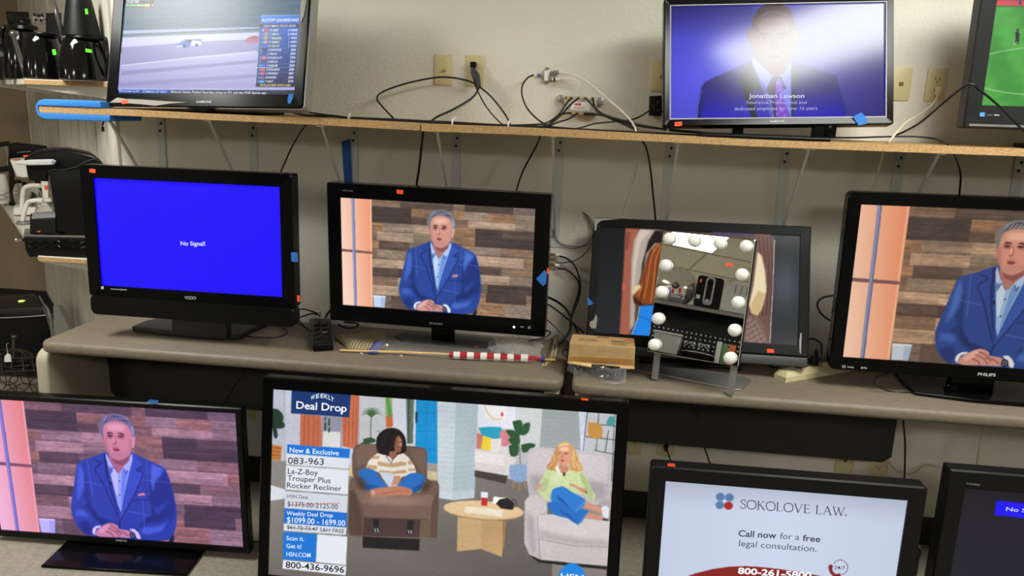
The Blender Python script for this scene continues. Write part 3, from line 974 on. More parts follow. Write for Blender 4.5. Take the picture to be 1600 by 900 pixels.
def shop_picture(A):
    a = K(400, 580, 2.8125)
    b = K(690, 590, 2.903)
    c = K(540, 650, 4.094)
    d = K(840, 680, 6)
    e = K(430, 620, 9)
    A.grid(20, 12, lambda u, v: tuple(q * (.9 + .35 * v) for q in (140, 134, 130)))
    # back walls
    A.poly(a(70, 70, 460, 100, 450, 420, 60, 400), (198, 200, 214))
    A.poly(a(120, 80, 130, 80, 130, 400, 126, 400), (170, 172, 190))
    A.poly(a(70, 70, 122, 74, 130, 360, 66, 350), (186, 188, 202))
    A.poly(a(455, 110, 700, 130, 700, 330, 450, 320), (190, 192, 196))
    A.poly(a(440, 108, 456, 110, 454, 330, 440, 330), (164, 166, 180))
    # floor
    A.quad(a(50, 900, 1300, 940, 1300, 480, 60, 390), [(112, 104, 98), (84, 80, 76), (120, 114, 108), (146, 140, 136)])
    A.poly(a(64, 500, 130, 520, 130, 560, 62, 570), (214, 214, 222))
    # plant and crate
    for q in ((76, 165, 100, 170, 122, 200, 110, 240, 90, 220, 74, 190), (74, 195, 96, 205, 126, 230, 122, 250, 92, 252, 72, 240), (72, 230, 90, 245, 96, 290, 80, 290)):
        A.poly(a(*q), (36, 58, 44), 3)
    A.poly(a(70, 322, 114, 330, 110, 394, 68, 388), (190, 120, 60))
    for yy in (336, 352, 368):
        A.line(a(72, yy, 110, yy + 4), 1.2, (134, 80, 40))
    # curtains, window with pot
    for pts in ((196, 190, 288, 196, 292, 350, 194, 330), (376, 100, 455, 106, 448, 346, 380, 330)):
        A.poly(a(*pts), (200, 110, 78))
    for x in (214, 232, 256, 274):
        A.line(a(x, 192, x - 2, 330), 1.2, (164, 80, 56))
    for x in (396, 412, 430, 444):
        A.line(a(x, 110, x - 6, 330), 1.4, (166, 84, 58))
    A.poly(a(290, 196, 378, 200, 378, 340, 290, 336), (150, 150, 170))
    A.poly(a(296, 264, 372, 268, 370, 336, 294, 332), (222, 220, 220))
    for i in range(10):
        x, y = 302 + (i * 17) % 34, 204 + (i * 23) % 54
        A.poly(a(x, y, x + 8, y - 4, x + 6, y + 12, x - 2, y + 14), (50, 78, 52))
    # palm behind the chair
    for an in range(-80, 100, 20):
        r_ = R(an - 90)
        A.line(a(508, 200, 508 + 24 * math.cos(r_), 190 + 24 * math.sin(r_), 508 + 46 * math.cos(r_), 200 + 40 * math.sin(r_)), 3.0, (62, 100, 60), 4, True)
    A.line(a(508, 200, 504, 260, 506, 310), 1.4, (90, 96, 60))
    for q in ((470, 300, 500, 292, 524, 300, 520, 314, 480, 316), (460, 316, 490, 308, 500, 320, 470, 326)):
        A.poly(a(*q), (44, 76, 50), 3)
    # door with frame and banner
    A.poly(a(568, 118, 596, 118, 604, 240, 572, 250), (150, 160, 80))
    A.poly(a(570, 200, 600, 190, 602, 244, 576, 250), (206, 100, 60))
    A.poly(a(572, 118, 584, 118, 596, 180, 584, 220), (70, 150, 90))
    A.poly(a(600, 118, 706, 124, 700, 330, 604, 320), (206, 208, 220))
    A.poly(a(660, 122, 694, 124, 690, 320, 664, 318), (92, 110, 100))
    A.poly(a(668, 122, 676, 122, 674, 320, 668, 318), (60, 80, 60))
    A.poly(a(704, 124, 812, 130, 800, 408, 700, 396), (20, 142, 206))
    A.poly(a(750, 128, 752, 128, 746, 402, 744, 402), (14, 110, 170))
    for yy in (180, 262, 338):
        A.line(a(706, yy, 804, yy + 6), .6, (10, 108, 170))
    A.poly(a(700, 180, 712, 182, 708, 230, 700, 228), (24, 60, 90))
    # white brick column (two crops meet here)
    A.poly(a(812, 132, 850, 134, 842, 560, 800, 556), (190, 202, 208))
    A.poly(b(-20, 105, 66, 112, 52, 556, -18, 540), (198, 208, 214))
    A.poly(b(66, 112, 166, 120, 150, 505, 148, 545, 52, 556), (176, 190, 198))
    for i in range(18):
        A.line(b(-14, 130 + i * 23, 62, 136 + i * 23, 152, 132 + i * 22), .4, (160, 174, 184))
    A.poly(b(-20, 520, 52, 520, 52, 556, -20, 545), (206, 214, 222))
    A.poly(b(52, 518, 148, 508, 148, 546, 52, 556), (190, 202, 212))
    # room behind: picture, brick, sofa
    A.poly(b(164, 118, 800, 164, 790, 520, 150, 440), (186, 190, 194))
    A.poly(b(166, 120, 336, 132, 334, 236, 162, 226), (226, 226, 238))
    A.poly(b(190, 124, 292, 132, 290, 196, 196, 188), (236, 232, 232))
    A.line(b(196, 126, 208, 160, 240, 190, 280, 186), 1.6, (214, 186, 120), 4)
    A.disc(*b(274, 168)[0], 2.2, 3.2, (196, 70, 80))
    A.poly(b(336, 132, 456, 142, 440, 330, 330, 320), (204, 208, 208))
    A.poly(b(456, 142, 636, 154, 628, 330, 446, 320), (156, 164, 164))
    for i in range(9):
        A.line(b(458, 160 + i * 20, 632, 172 + i * 19), .5, (142, 150, 150))
    A.poly(b(150, 320, 290, 330, 340, 370, 300, 446, 150, 420), (214, 208, 208))
    A.poly(b(150, 330, 284, 352, 284, 400, 150, 384), (230, 224, 224))
    A.poly(b(160, 230, 310, 244, 320, 320, 158, 324), (206, 200, 202))
    A.poly(b(262, 318, 312, 312, 322, 330, 310, 440, 286, 442, 284, 350), (220, 214, 214))
    A.poly(b(150, 420, 300, 446, 290, 482, 150, 450), (70, 62, 60))
    A.poly(b(160, 254, 190, 258, 186, 326, 158, 322), (206, 120, 110))
    A.poly(b(168, 228, 270, 226, 262, 280, 190, 270), (40, 160, 190), 2)
    A.poly(b(264, 246, 296, 240, 312, 300, 270, 310), (212, 130, 140), 2)
    A.poly(b(188, 264, 228, 276, 226, 334, 178, 326), (236, 208, 60))
    A.poly(b(222, 280, 270, 276, 268, 326, 240, 342, 222, 334), (232, 224, 220))
    # fiddle-leaf plant in a blue pot
    for q in ((320, 200, 362, 196, 366, 250, 340, 262), (288, 240, 320, 238, 350, 262, 320, 280), (300, 280, 340, 262, 356, 292, 320, 306), (372, 210, 400, 206, 392, 250, 360, 262), (304, 310, 346, 300, 346, 350, 312, 356), (360, 306, 396, 298, 426, 306, 400, 332, 366, 340), (330, 262, 352, 262, 352, 300, 336, 300)):
        A.poly(b(*q), (44, 84, 52), 3)
    A.line(b(350, 260, 354, 330, 356, 396), 1.0, (80, 60, 40))
    A.poly(b(308, 398, 384, 394, 392, 440, 376, 470, 346, 476, 316, 462, 306, 430), (140, 168, 206), 2)
    for q in ((330, 470, 320, 506), (352, 474, 354, 514), (372, 466, 382, 504)):
        A.line(b(*q), 2.0, (176, 134, 96))
    # shelf unit at the edge
    A.poly(b(640, 152, 800, 164, 776, 470, 640, 330), (190, 192, 196))
    for q in ((660, 156, 640, 332), (712, 160, 700, 330), (756, 240, 740, 340), (784, 164, 770, 470), (640, 268, 790, 284), (700, 212, 790, 222), (690, 330, 790, 350)):
        A.line(b(*q), 1.3, (70, 66, 66))
    A.poly(b(666, 204, 720, 212, 726, 272, 664, 268), (196, 142, 70), 2)
    A.poly(b(744, 214, 760, 176, 788, 186, 780, 220), (70, 150, 150), 2)
    A.poly(b(620, 150, 656, 154, 640, 330, 630, 330), (206, 212, 226))
    # ---- brown recliner and the woman with dark hair
    P = lambda cc, *q, s=0: A.poly(c(*q), cc, s)
    P((206, 190, 150), 525, 350, 585, 360, 590, 410, 520, 414)
    P((216, 196, 150), 25, 320, 48, 320, 46, 386, 20, 384)
    P((104, 82, 74), 52, 205, 70, 185, 100, 178, 190, 180, 440, 195, 500, 205, 522, 230, 520, 400, 560, 420, 80, 420, 44, 370, 42, 260)
    P((118, 94, 84), 60, 215, 100, 188, 190, 188, 200, 250, 140, 300, 70, 330)
    P((116, 92, 82), 400, 205, 500, 214, 512, 250, 505, 380, 460, 330)
    P((112, 88, 76), 24, 420, 40, 395, 80, 395, 120, 430, 140, 480, 480, 490, 500, 440, 540, 415, 590, 420, 600, 450, 585, 780, 30, 765, 16, 740)
    P((92, 70, 62), 24, 470, 60, 480, 100, 650, 105, 762, 30, 760, 18, 730)
    P((98, 76, 66), 545, 560, 596, 470, 584, 776, 540, 774)
    P((74, 56, 52), 120, 650, 480, 660, 470, 776, 110, 765)
    P((130, 104, 92), 62, 475, 160, 470, 420, 510, 560, 500, 552, 560, 540, 640, 520, 660, 300, 656, 110, 644, 88, 610, s=2)
    P((118, 92, 84), 85, 560, 545, 578, 536, 650, 515, 662, 110, 648, 90, 615)
    A.line(c(110, 645, 300, 656, 520, 662), .8, (70, 52, 48))
    P((30, 28, 30), 110, 770, 476, 785, 470, 862, 110, 842)
    P((34, 32, 34), 176, 660, 214, 660, 214, 742, 180, 742)
    P((34, 32, 34), 396, 664, 436, 668, 428, 752, 390, 748)
    for q in ((186, 716, 192, 742), (204, 716, 210, 742), (400, 728, 408, 750), (418, 730, 424, 752)):
        A.line(c(*q), 1.2, (220, 220, 220))
    P((232, 226, 216), 205, 238, 260, 250, 300, 256, 370, 240, 400, 262, 440, 320, 452, 362, 400, 380, 360, 390, 320, 450, 290, 440, 210, 360, 130, 330, 150, 285)
    for q in ((180, 252, 220, 256, 215, 275, 160, 276), (140, 312, 200, 318, 200, 346, 130, 334), (206, 290, 290, 306, 350, 292, 388, 296, 390, 316, 300, 330, 205, 316), (215, 346, 300, 356, 380, 344, 392, 352, 390, 366, 300, 374, 215, 362), (400, 286, 420, 290, 430, 310, 398, 310), (402, 336, 446, 338, 450, 350, 402, 352)):
        P((196, 158, 118), *q)
    P((206, 212, 226), 222, 360, 300, 364, 320, 440, 280, 456, 230, 390)
    P((24, 18, 20), 196, 180, 200, 140, 225, 105, 262, 82, 310, 78, 352, 95, 382, 140, 388, 190, 384, 230, 352, 240, 300, 262, 250, 250, 210, 236, s=2)
    for i in range(26):
        x, y = 200 + (i * 37) % 120, 100 + (i * 53) % 140
        A.line(c(x, y, x + 10, y - 6, x + 18, y + 4, x + 12, y + 14), .5, (52, 38, 40), 4)
    P((140, 88, 68), 322, 140, 342, 125, 358, 150, 362, 180, 358, 210, 346, 236, 322, 232, 312, 200, s=2)
    P((196, 140, 112), 340, 140, 358, 156, 362, 180, 356, 196, 344, 190)
    P((180, 70, 70), 338, 208, 352, 206, 352, 216, 340, 216)
    P((30, 20, 22), 344, 166, 358, 162, 358, 170, 346, 172)
    P((150, 100, 78), 280, 228, 322, 225, 330, 250, 300, 280, 280, 262)
    A.line(c(258, 258, 284, 290, 292, 310, 300, 280, 330, 252), 1.1, (40, 36, 70))
    P((40, 110, 190), 80, 360, 110, 338, 150, 336, 195, 356, 230, 410, 270, 450, 240, 456, 165, 466, 150, 478, 122, 472, 96, 410, s=2)
    P((40, 110, 190), 340, 440, 380, 390, 420, 366, 470, 366, 505, 385, 512, 410, 480, 470, 430, 496, 420, 470, 350, 462, s=2)
    P((28, 84, 160), 120, 440, 160, 440, 230, 448, 160, 468, 124, 472)
    P((28, 84, 160), 430, 460, 490, 430, 480, 470, 430, 496)
    P((196, 140, 116), 312, 382, 350, 384, 354, 410, 320, 440, 290, 444, 300, 424)
    P((190, 124, 98), 166, 478, 200, 462, 300, 452, 350, 448, 420, 470, 424, 500, 400, 510, 330, 506, 240, 522, 176, 524, s=2)
    A.line(c(230, 500, 320, 482, 410, 480), .7, (130, 78, 60), 4)
    P((226, 170, 140), 160, 474, 184, 478, 190, 494, 184, 522, 166, 520)
    A.soft = 4
    P((84, 64, 58), 40, 500, 70, 490, 110, 640, 110, 760, 60, 760)
    P((150, 122, 108), 150, 500, 420, 530, 520, 530, 400, 570, 160, 560)
    P((70, 52, 48), 60, 380, 110, 400, 150, 470, 90, 470)
    P((70, 52, 48), 500, 420, 560, 420, 520, 480, 480, 490)
    A.soft = .5
    # ---- grey recliner and the fair-haired woman
    P = lambda cc, *q, s=0: A.poly(b(*q), cc, s)
    P((196, 188, 190), 384, 345, 400, 322, 440, 316, 520, 322, 620, 330, 740, 346, 766, 372, 764, 560, 730, 580, 400, 560, 386, 470)
    P((206, 198, 200), 392, 350, 440, 326, 500, 330, 520, 420, 440, 460, 392, 450)
    P((206, 198, 202), 600, 345, 730, 356, 756, 384, 748, 480, 660, 470, 610, 400)
    A.line(b(648, 478, 700, 486, 756, 490), 1.0, (140, 132, 136))
    P((190, 182, 184), 376, 560, 400, 530, 440, 530, 476, 560, 480, 620, 760, 655, 758, 850, 450, 826, 400, 808, 374, 750)
    P((208, 200, 200), 380, 560, 404, 532, 440, 532, 474, 560, 478, 600, 440, 626, 438, 800, 404, 806, 378, 740)
    P((212, 204, 204), 436, 626, 500, 620, 760, 652, 756, 764, 600, 760, 440, 730)
    P((202, 194, 194), 442, 732, 600, 762, 756, 768, 750, 852, 560, 848, 448, 824)
    A.line(b(434, 626, 440, 730, 448, 824), .9, (140, 132, 134))
    A.line(b(440, 732, 600, 763, 756, 768), .9, (140, 132, 134))
    A.soft = 4
    P((170, 162, 166), 380, 600, 420, 640, 430, 800, 400, 800)
    P((176, 168, 170), 440, 690, 600, 726, 756, 740, 756, 764, 600, 758, 440, 730)
    P((172, 164, 168), 400, 440, 520, 450, 520, 520, 420, 520)
    P((172, 164, 168), 620, 460, 740, 480, 740, 560, 640, 540)
    A.soft = .5
    P((30, 28, 28), 390, 800, 450, 826, 750, 856, 748, 870, 440, 838)
    P = lambda cc, *q, s=0: A.poly(d(*q), cc, s)
    P((178, 168, 170), 560, 640, 640, 600, 720, 600, 720, 700, 600, 680)
    P((206, 220, 164), -10, 520, 30, 420, 70, 340, 130, 300, 200, 310, 340, 330, 410, 340, 460, 400, 500, 500, 540, 560, 520, 620, 470, 600, 440, 560, 330, 540, 250, 500, 120, 540, 110, 620, 60, 600)
    P((184, 198, 142), 380, 360, 420, 350, 470, 440, 520, 540, 510, 610, 470, 590, 430, 470)
    P((188, 202, 148), 60, 390, 100, 420, 80, 520, 20, 540, 10, 500)
    P((216, 228, 178), 190, 330, 230, 400, 300, 440, 400, 460, 380, 500, 260, 480, 180, 460, 120, 480, 120, 400)
    for q in ((110, 330, 90, 470), (250, 400, 210, 470), (330, 350, 380, 480), (420, 380, 470, 520)):
        A.line(d(*q), .5, (164, 180, 120))
    P((196, 142, 82), 205, 75, 180, 110, 150, 170, 130, 240, 80, 290, 90, 322, 180, 335, 190, 260, 200, 150)
    P((206, 158, 96), 180, 110, 210, 80, 260, 60, 310, 85, 345, 130, 370, 190, 380, 240, 420, 290, 425, 330, 380, 345, 300, 330, 290, 200, 300, 120)
    P((232, 194, 140), 200, 90, 250, 68, 300, 84, 280, 100, 220, 104, 190, 150)
    for q in ((330, 140, 350, 240, 400, 320), (320, 200, 340, 290, 370, 330), (160, 180, 140, 260, 100, 310)):
        A.line(d(*q), 1.2, (236, 200, 146), 5)
    for i in range(16):
        x, y = (100 + (i * 29) % 90) if i % 2 else (330 + (i * 23) % 70), 180 + (i * 41) % 140
        A.line(d(x, y, x + 14, y + 16, x + 4, y + 34, x + 16, y + 50), .7, ((232, 196, 142), (160, 112, 62), (214, 168, 110))[i % 3], 4)
    P((218, 154, 126), 186, 180, 192, 135, 215, 108, 250, 98, 290, 110, 312, 150, 316, 200, 300, 250, 275, 285, 240, 296, 205, 270, 188, 230, s=3)
    P((200, 134, 108), 205, 270, 240, 296, 280, 285, 290, 330, 250, 362, 215, 350, 200, 310)
    P((244, 190, 160), 215, 116, 270, 112, 290, 140, 250, 156, 210, 150, s=3)
    A.line(d(192, 168, 216, 160), .8, (110, 70, 54))
    A.line(d(240, 166, 290, 164), .8, (110, 70, 54))
    A.line(d(196, 176, 214, 178), .7, (50, 34, 36))
    A.line(d(248, 178, 284, 178), .7, (50, 34, 36))
    P((196, 128, 106), 222, 180, 232, 180, 238, 212, 218, 214)
    P((196, 70, 76), 205, 236, 230, 228, 256, 238, 232, 250)
    P((240, 240, 236), 180, 280, 205, 340, 216, 385, 160, 310)
    P((24, 26, 36), 236, 350, 258, 354, 256, 384, 238, 380)
    P((222, 168, 140), -10, 480, 20, 460, 46, 452, 30, 490, 10, 515, -10, 520)
    P((214, 150, 122), 292, 452, 340, 460, 392, 490, 440, 500, 455, 535, 440, 550, 390, 520, 350, 490, 300, 474, s=2)
    A.line(d(450, 520, 460, 548), 1.2, (40, 36, 36))
    P((46, 126, 212), 125, 560, 140, 510, 200, 486, 250, 486, 330, 540, 452, 610, 400, 690, 350, 720, 250, 650, 130, 622, s=2)
    P((40, 112, 196), 90, 660, 130, 620, 250, 650, 350, 720, 400, 690, 475, 712, 440, 770, 378, 840, 280, 780, 140, 740, s=2)
    P((26, 84, 164), 180, 560, 240, 610, 320, 700, 345, 720, 260, 655, 190, 600)
    P((28, 90, 170), 190, 700, 280, 760, 378, 835, 300, 745)
    A.line(d(450, 612, 352, 720), .6, (160, 196, 236))
    A.line(d(470, 718, 380, 838), .6, (160, 196, 236))
    P((214, 152, 126), 450, 620, 500, 640, 570, 670, 600, 700, 600, 736, 540, 710, 430, 676)
    P((210, 146, 120), 470, 730, 520, 740, 600, 760, 640, 790, 600, 796, 440, 776)
    P((226, 228, 236), 590, 680, 640, 660, 670, 690, 660, 780, 620, 770)
    P((40, 40, 46), 600, 776, 660, 790, 660, 800, 600, 796)
    A.line(d(606, 720, 606, 790), .8, (230, 230, 236))
    # ---- round table with glass, papers, camera
    P = lambda cc, *q, s=0: A.poly(b(*q), cc, s)
    P((186, 150, 104), 76, 634, 284, 652, 274, 812, 180, 776, 70, 788)
    P((206, 170, 124), 72, 634, 182, 640, 180, 776, 70, 786)
    P((196, 158, 112), 178, 640, 284, 652, 272, 812, 178, 776)
    P((160, 124, 84), 276, 652, 292, 652, 284, 768, 276, 768)
    A.disc(*b(190, 604)[0], 63, 14.5, (176, 140, 96), rot=4)
    A.disc(*b(190, 600)[0], 63, 14.0, (226, 194, 150), rot=4)
    P((238, 226, 204), 108, 584, 280, 600, 274, 632, 102, 612)
    P((250, 250, 246), 236, 540, 290, 545, 284, 576, 230, 570)
    P((34, 34, 36), 246, 572, 262, 552, 296, 546, 318, 558, 330, 572, 322, 600, 270, 594)
    A.line(b(318, 548, 336, 560, 340, 580, 326, 590), 1.2, (34, 34, 36))
    P((230, 234, 238), 178, 518, 210, 520, 206, 582, 180, 580)
    P((196, 40, 44), 180, 544, 208, 546, 206, 582, 180, 580)
    A.grain(.03, 3, 2)
    A.grain(.04, 60, 40)
    # ---- logo disc, price panel
    A.disc(*b(590, 906)[0], 20.5, 22.5, (30, 130, 224))
    A.text('HSN', b(540, 912)[0], b(642, 920)[0], 8.5, (240, 248, 255), .014)
    A.poly(a(158, 84, 418, 100, 410, 204, 154, 186), (18, 52, 110))
    A.text('Deal Drop', e(296, 164)[0], e(1004, 212)[0], 11.5, (250, 252, 255), .012)
    A.line(e(930, 170, 930, 256), 1.4, (250, 252, 255))
    for ch, q in zip('WEEKLY', ((241, 128, 259, 119), (264, 120, 278, 116), (284, 117, 298, 117), (301, 118, 316, 122), (318, 123, 328, 128), (328, 127, 342, 135))):
        A.text(ch, a(q[0], q[1])[0], a(q[2], q[3])[0], 6.6, (236, 244, 255), .012)
    A.poly(a(138, 322, 414, 342, 410, 384, 138, 362), (24, 116, 216))
    A.text('New & Exclusive', a(148, 356)[0], a(364, 370)[0], 7.6, (240, 250, 255), .008)
    A.poly(a(136, 362, 412, 384, 408, 430, 134, 410), (222, 226, 234))
    A.text('083-963', a(140, 406)[0], a(298, 412)[0], 10, (40, 42, 54), .006)
    A.poly(a(133, 414, 408, 434, 405, 542, 130, 520), (226, 230, 238))
    A.text('La-Z-Boy', a(140, 450)[0], a(272, 458)[0], 8.4, (36, 38, 50), .006)
    A.text('Trouper Plus', a(138, 480)[0], a(328, 492)[0], 8.2, (36, 38, 50), .006)
    A.text('Rocker Recliner', a(136, 511)[0], a(376, 527)[0], 8.2, (36, 38, 50), .006)
    A.poly(a(130, 526, 405, 547, 400, 622, 126, 602), (212, 216, 226))
    A.text('HSN Deal', a(138, 556)[0], a(228, 562)[0], 5.6, (70, 74, 90), .004)
    A.text('$1375.00-2125.00', a(138, 592)[0], a(360, 606)[0], 7.4, (52, 56, 70), .004)
    A.line(a(146, 588, 368, 580), .8, (206, 40, 50))
    A.poly(a(126, 602, 400, 622, 398, 686, 124, 668), (24, 112, 212))
    A.text('Weekly Deal Drop', a(134, 632)[0], a(338, 642)[0], 6.4, (236, 246, 255), .006)
    A.text('$1099.00 - 1699.00', a(136, 664)[0], a(392, 680)[0], 8.6, (240, 250, 255), .006)
    A.poly(a(124, 668, 398, 687, 396, 720, 122, 700), (220, 224, 234))
    A.text('$61.72-73.47 S&H FREE', a(136, 692)[0], a(388, 712)[0], 6.0, (44, 46, 58), .006)
    A.line(a(140, 686, 270, 695), .8, (50, 50, 60))
    A.poly(a(121, 704, 270, 716, 264, 838, 118, 824), (24, 118, 214))
    A.text('Scan it.', a(134, 742)[0], a(212, 746)[0], 6.6, (236, 246, 255), .004)
    A.text('Get it!', a(134, 776)[0], a(200, 780)[0], 6.6, (236, 246, 255), .004)
    A.text('HSN.COM', a(134, 812)[0], a(240, 818)[0], 6.6, (236, 246, 255), .004)
    A.poly(a(270, 716, 402, 726, 396, 852, 264, 838), (230, 234, 242))
    A.poly(a(120, 828, 398, 856, 394, 896, 118, 866), (232, 236, 242))
    A.text('800-436-9696', a(130, 862)[0], a(388, 886)[0], 9.6, (24, 26, 36), .016)


SERIF = {  # strokes of the letters, (x, y) in cap heights with stroke weights
    'S': (.52, [([(.46, .78), (.4, .96), (.24, 1.0), (.1, .9), (.08, .74), (.2, .6), (.38, .46), (.47, .3), (.44, .1), (.28, 0), (.12, .02), (.04, .22)], .07)]),
    'O': (.9, [([(.45, 1), (.2, .93), (.06, .72), (.04, .5), (.08, .26), (.22, .06), (.45, 0), (.68, .06), (.82, .26), (.86, .5), (.83, .72), (.7, .93), (.45, 1)], .085)]),
    'K': (.74, [([(.12, 0), (.12, 1)], .1), ([(.12, .46), (.58, .98)], .05), ([(.26, .6), (.68, .02)], .1), ([(.02, 1), (.24, 1)], .04), ([(.02, 0), (.24, 0)], .04), ([(.48, 1), (.7, 1)], .04), ([(.58, 0), (.76, 0)], .04)]),
    'L': (.62, [([(.12, 0), (.12, 1)], .1), ([(.02, 1), (.24, 1)], .04), ([(.02, .02), (.5, .02), (.57, .22)], .05)]),
    'V': (.82, [([(.08, 1), (.4, 0)], .1), ([(.4, 0), (.72, 1)], .05), ([(0, 1), (.2, 1)], .04), ([(.62, 1), (.82, 1)], .04)]),
    'E': (.64, [([(.12, 0), (.12, 1)], .1), ([(.02, .98), (.5, .98), (.53, .8)], .05), ([(.12, .52), (.44, .52)], .045), ([(.44, .42), (.44, .62)], .04), ([(.02, .02), (.54, .02), (.6, .22)], .05)]),
    'A': (.8, [([(.08, 0), (.4, 1)], .05), ([(.38, 1), (.72, 0)], .1), ([(.2, .36), (.58, .36)], .045), ([(0, 0), (.18, 0)], .04), ([(.6, 0), (.82, 0)], .04)]),
    'W': (1.16, [([(.08, 1), (.34, 0)], .09), ([(.34, 0), (.58, .96)], .05), ([(.5, 1), (.8, 0)], .09), ([(.8, 0), (1.08, 1)], .05), ([(0, 1), (.2, 1)], .04), ([(.98, 1), (1.16, 1)], .04)]),
    ' ': (.34, [])}


def law_picture(A):
    k = K(960, 640, 3.4625)
    j = K(1100, 740, 4.571)
    A.grid(20, 14, lambda u, v: tuple(q * (1 - .12 * (v > .8) * (v - .8) * 5 - .10 * abs(u - .5)) for q in (204, 214, 238)))
    for x, y, c in ((118, 168, (84, 122, 166)), (183, 172, (84, 122, 166)), (114, 226, (84, 122, 166)), (176, 231, (170, 34, 34))):
        A.disc(*j(x, y)[0], 6.9, 6.3, c)
    A.disc(*j(148, 198)[0], 2.2, 2.0, (204, 214, 238))
    # serif name
    tot = sum(SERIF[q][0] + .06 for q in 'SOKOLOVE LAW')
    (x0, y0), (x1, y1) = j(258, 247)[0], j(1010, 303)[0]
    x = 0
    ux, uy = (x1 - x0) / tot, (y1 - y0) / tot
    cap = 13.4
    for q in 'SOKOLOVE LAW':
        wd, st = SERIF[q]
        for pts, wg in st:
            A.stroke([(x0 + (x + a) * ux - b * .045 * cap * -1, y0 + (x + a) * uy - b * cap) for a, b in pts], wg * cap * 1.25, (44, 34, 56), 4 if len(pts) > 5 else 0)
        x += wd + .06
    A.disc(*j(1012, 299)[0], 1.3, 1.3, (60, 50, 70))
    A.text('Call now', j(244, 446)[0], j(514, 462)[0], 9.8, (52, 58, 84), .016)
    A.text('for a', j(540, 464)[0], j(678, 473)[0], 9.4, (70, 78, 108), 0)
    A.text('free', j(702, 478)[0], j(828, 488)[0], 9.6, (52, 58, 84), .016)
    A.text('legal consultation.', j(248, 516)[0], j(802, 558)[0], 9.6, (70, 78, 108), 0)
    # red arc with the number
    A.poly(j(-250, 800, -150, 744, -60, 712, 60, 682, 180, 664, 310, 660, 440, 670, 560, 684, 700, 706, 860, 736, 1010, 780, 1100, 820, 1100, 1100, -250, 1100), (134, 30, 30))
    A.text('800-261-5800', j(240, 712)[0], j(764, 748)[0], 9.6, (250, 250, 252), .03)
    # handset in a clock ring with 24/7
    ring = [(972 + 54 * math.cos(R(t)), 668 + 54 * math.sin(R(t))) for t in range(-150, 85, 12)]
    A.stroke([j(*q)[0] for q in ring], .9, (54, 44, 66))
    for t in range(-140, 80, 30):
        A.stroke([j(972 + 54 * math.cos(R(t)), 668 + 54 * math.sin(R(t)))[0], j(972 + 43 * math.cos(R(t)), 668 + 43 * math.sin(R(t)))[0]], .7, (54, 44, 66))
    A.text('24/7', j(928, 680)[0], j(1004, 684)[0], 5.4, (44, 40, 60), .008)
    A.poly(j(888, 668, 892, 654, 912, 650, 920, 664, 914, 676, 918, 694, 934, 714, 952, 716, 968, 712, 976, 722, 972, 744, 940, 744, 908, 720, 892, 692), (120, 26, 30), 2)


def nosignal_blue(A):
    A.grid(8, 6, lambda u, v: (24, 0, 250))
    k = K(110, 240, 3)
    A.text('No Signal!', k(517, 430)[0], k(632, 432)[0], 6.4, (236, 240, 255), .01)


def nosignal_dark(A):
    A.grid(8, 6, lambda u, v: (30 - 8 * v, 28 - 8 * v, 44 - 12 * v))
    k = K(1420, 780, 7.5)
    A.poly(k(1030, 20, 2250, 130, 2220, 310, 1005, 190), (22, 10, 240))
    A.text('No Signal', k(1136, 135)[0], k(1580, 172)[0], 5.8, (206, 214, 255), .012)
# ------------------------------------------------------------------ the room
XC = -2.008                                  # where the display wall ends and the angled panelled wall begins
AA = R(43)                                   # the panelled wall runs back at this angle
ALW = Vector((-math.sin(AA), math.cos(AA), 0))
mb = MB(); mb.box(-9, 5, -9, 9, -.12, 0); struct('floor', mb, FLOORM)
mb = MB(); mb.box(XC, 5, WALL_Y, WALL_Y + .14, 0, CEIL_Z); struct('wall_display', mb, WALLP)
mb = MB(); mb.box(4.6, 4.72, -9, WALL_Y, 0, CEIL_Z); struct('wall_right', mb, WALLP)
mb = MB(); mb.box(-9, 4.72, -9, -8.9, 0, CEIL_Z); struct('wall_rear', mb, WALLP)
mb = MB(); mb.box(-9, -8.9, -8.9, 4.75, 0, CEIL_Z); struct('wall_left', mb, BROWNW)
P0 = Vector((XC, WALL_Y, 0))
DNW = Vector((-math.cos(AA), -math.sin(AA), 0))
PE = atP(57, 300, P0 + DNW * .012, DNW)      # far end of the angled wall
PE = Vector((PE.x, PE.y, 0)) - DNW * .012
PL = (PE - P0).length
mb = MB(); mb.box(-9, PE.x + .1, PE.y, PE.y + .12, 0, CEIL_Z); struct('wall_brown', mb, BROWNW)
mb = MB()                                    # vertical boards with grooves between them
dn = DNW
n_ = 13
for i in range(n_):
    a = P0 + ALW * (PL * i / n_)
    b = P0 + ALW * (PL * (i + (.90 if i % 3 else .80)) / n_)
    mb.hexa([a + dn * -.1, b + dn * -.1, b + dn * .012, a + dn * .012] + [q + Vector((0, 0, CEIL_Z)) for q in (a + dn * -.1, b + dn * -.1, b + dn * .012, a + dn * .012)])
a, b = P0, PE
mb.hexa([a + dn * -.1, b + dn * -.1, b + dn * -.004, a + dn * -.004] + [q + Vector((0, 0, CEIL_Z)) for q in (a + dn * -.1, b + dn * -.1, b + dn * -.004, a + dn * -.004)])
struct('wall_panelled', mb, PANELM)
mb = MB(); mb.box(XC, 4.6, WALL_Y - .008, WALL_Y, 0, .118); struct('baseboard_display', mb, BASEB)
mb = MB(); mb.box(-8.9, PE.x, PE.y - .01, PE.y, 0, .12); struct('baseboard_brown', mb, BASEB)
mb = MB(); mb.hexa([P0 + dn * .022, PE + dn * .022, PE + dn * .012, P0 + dn * .012] + [q + Vector((0, 0, .12)) for q in (P0 + dn * .022, PE + dn * .022, PE + dn * .012, P0 + dn * .012)]); struct('baseboard_panelled', mb, BASEB)
mb = MB(); mb.box(-9, 4.72, -9, 6, CEIL_Z, CEIL_Z + .1); struct('ceiling', mb, CEILM)
mb = MB()
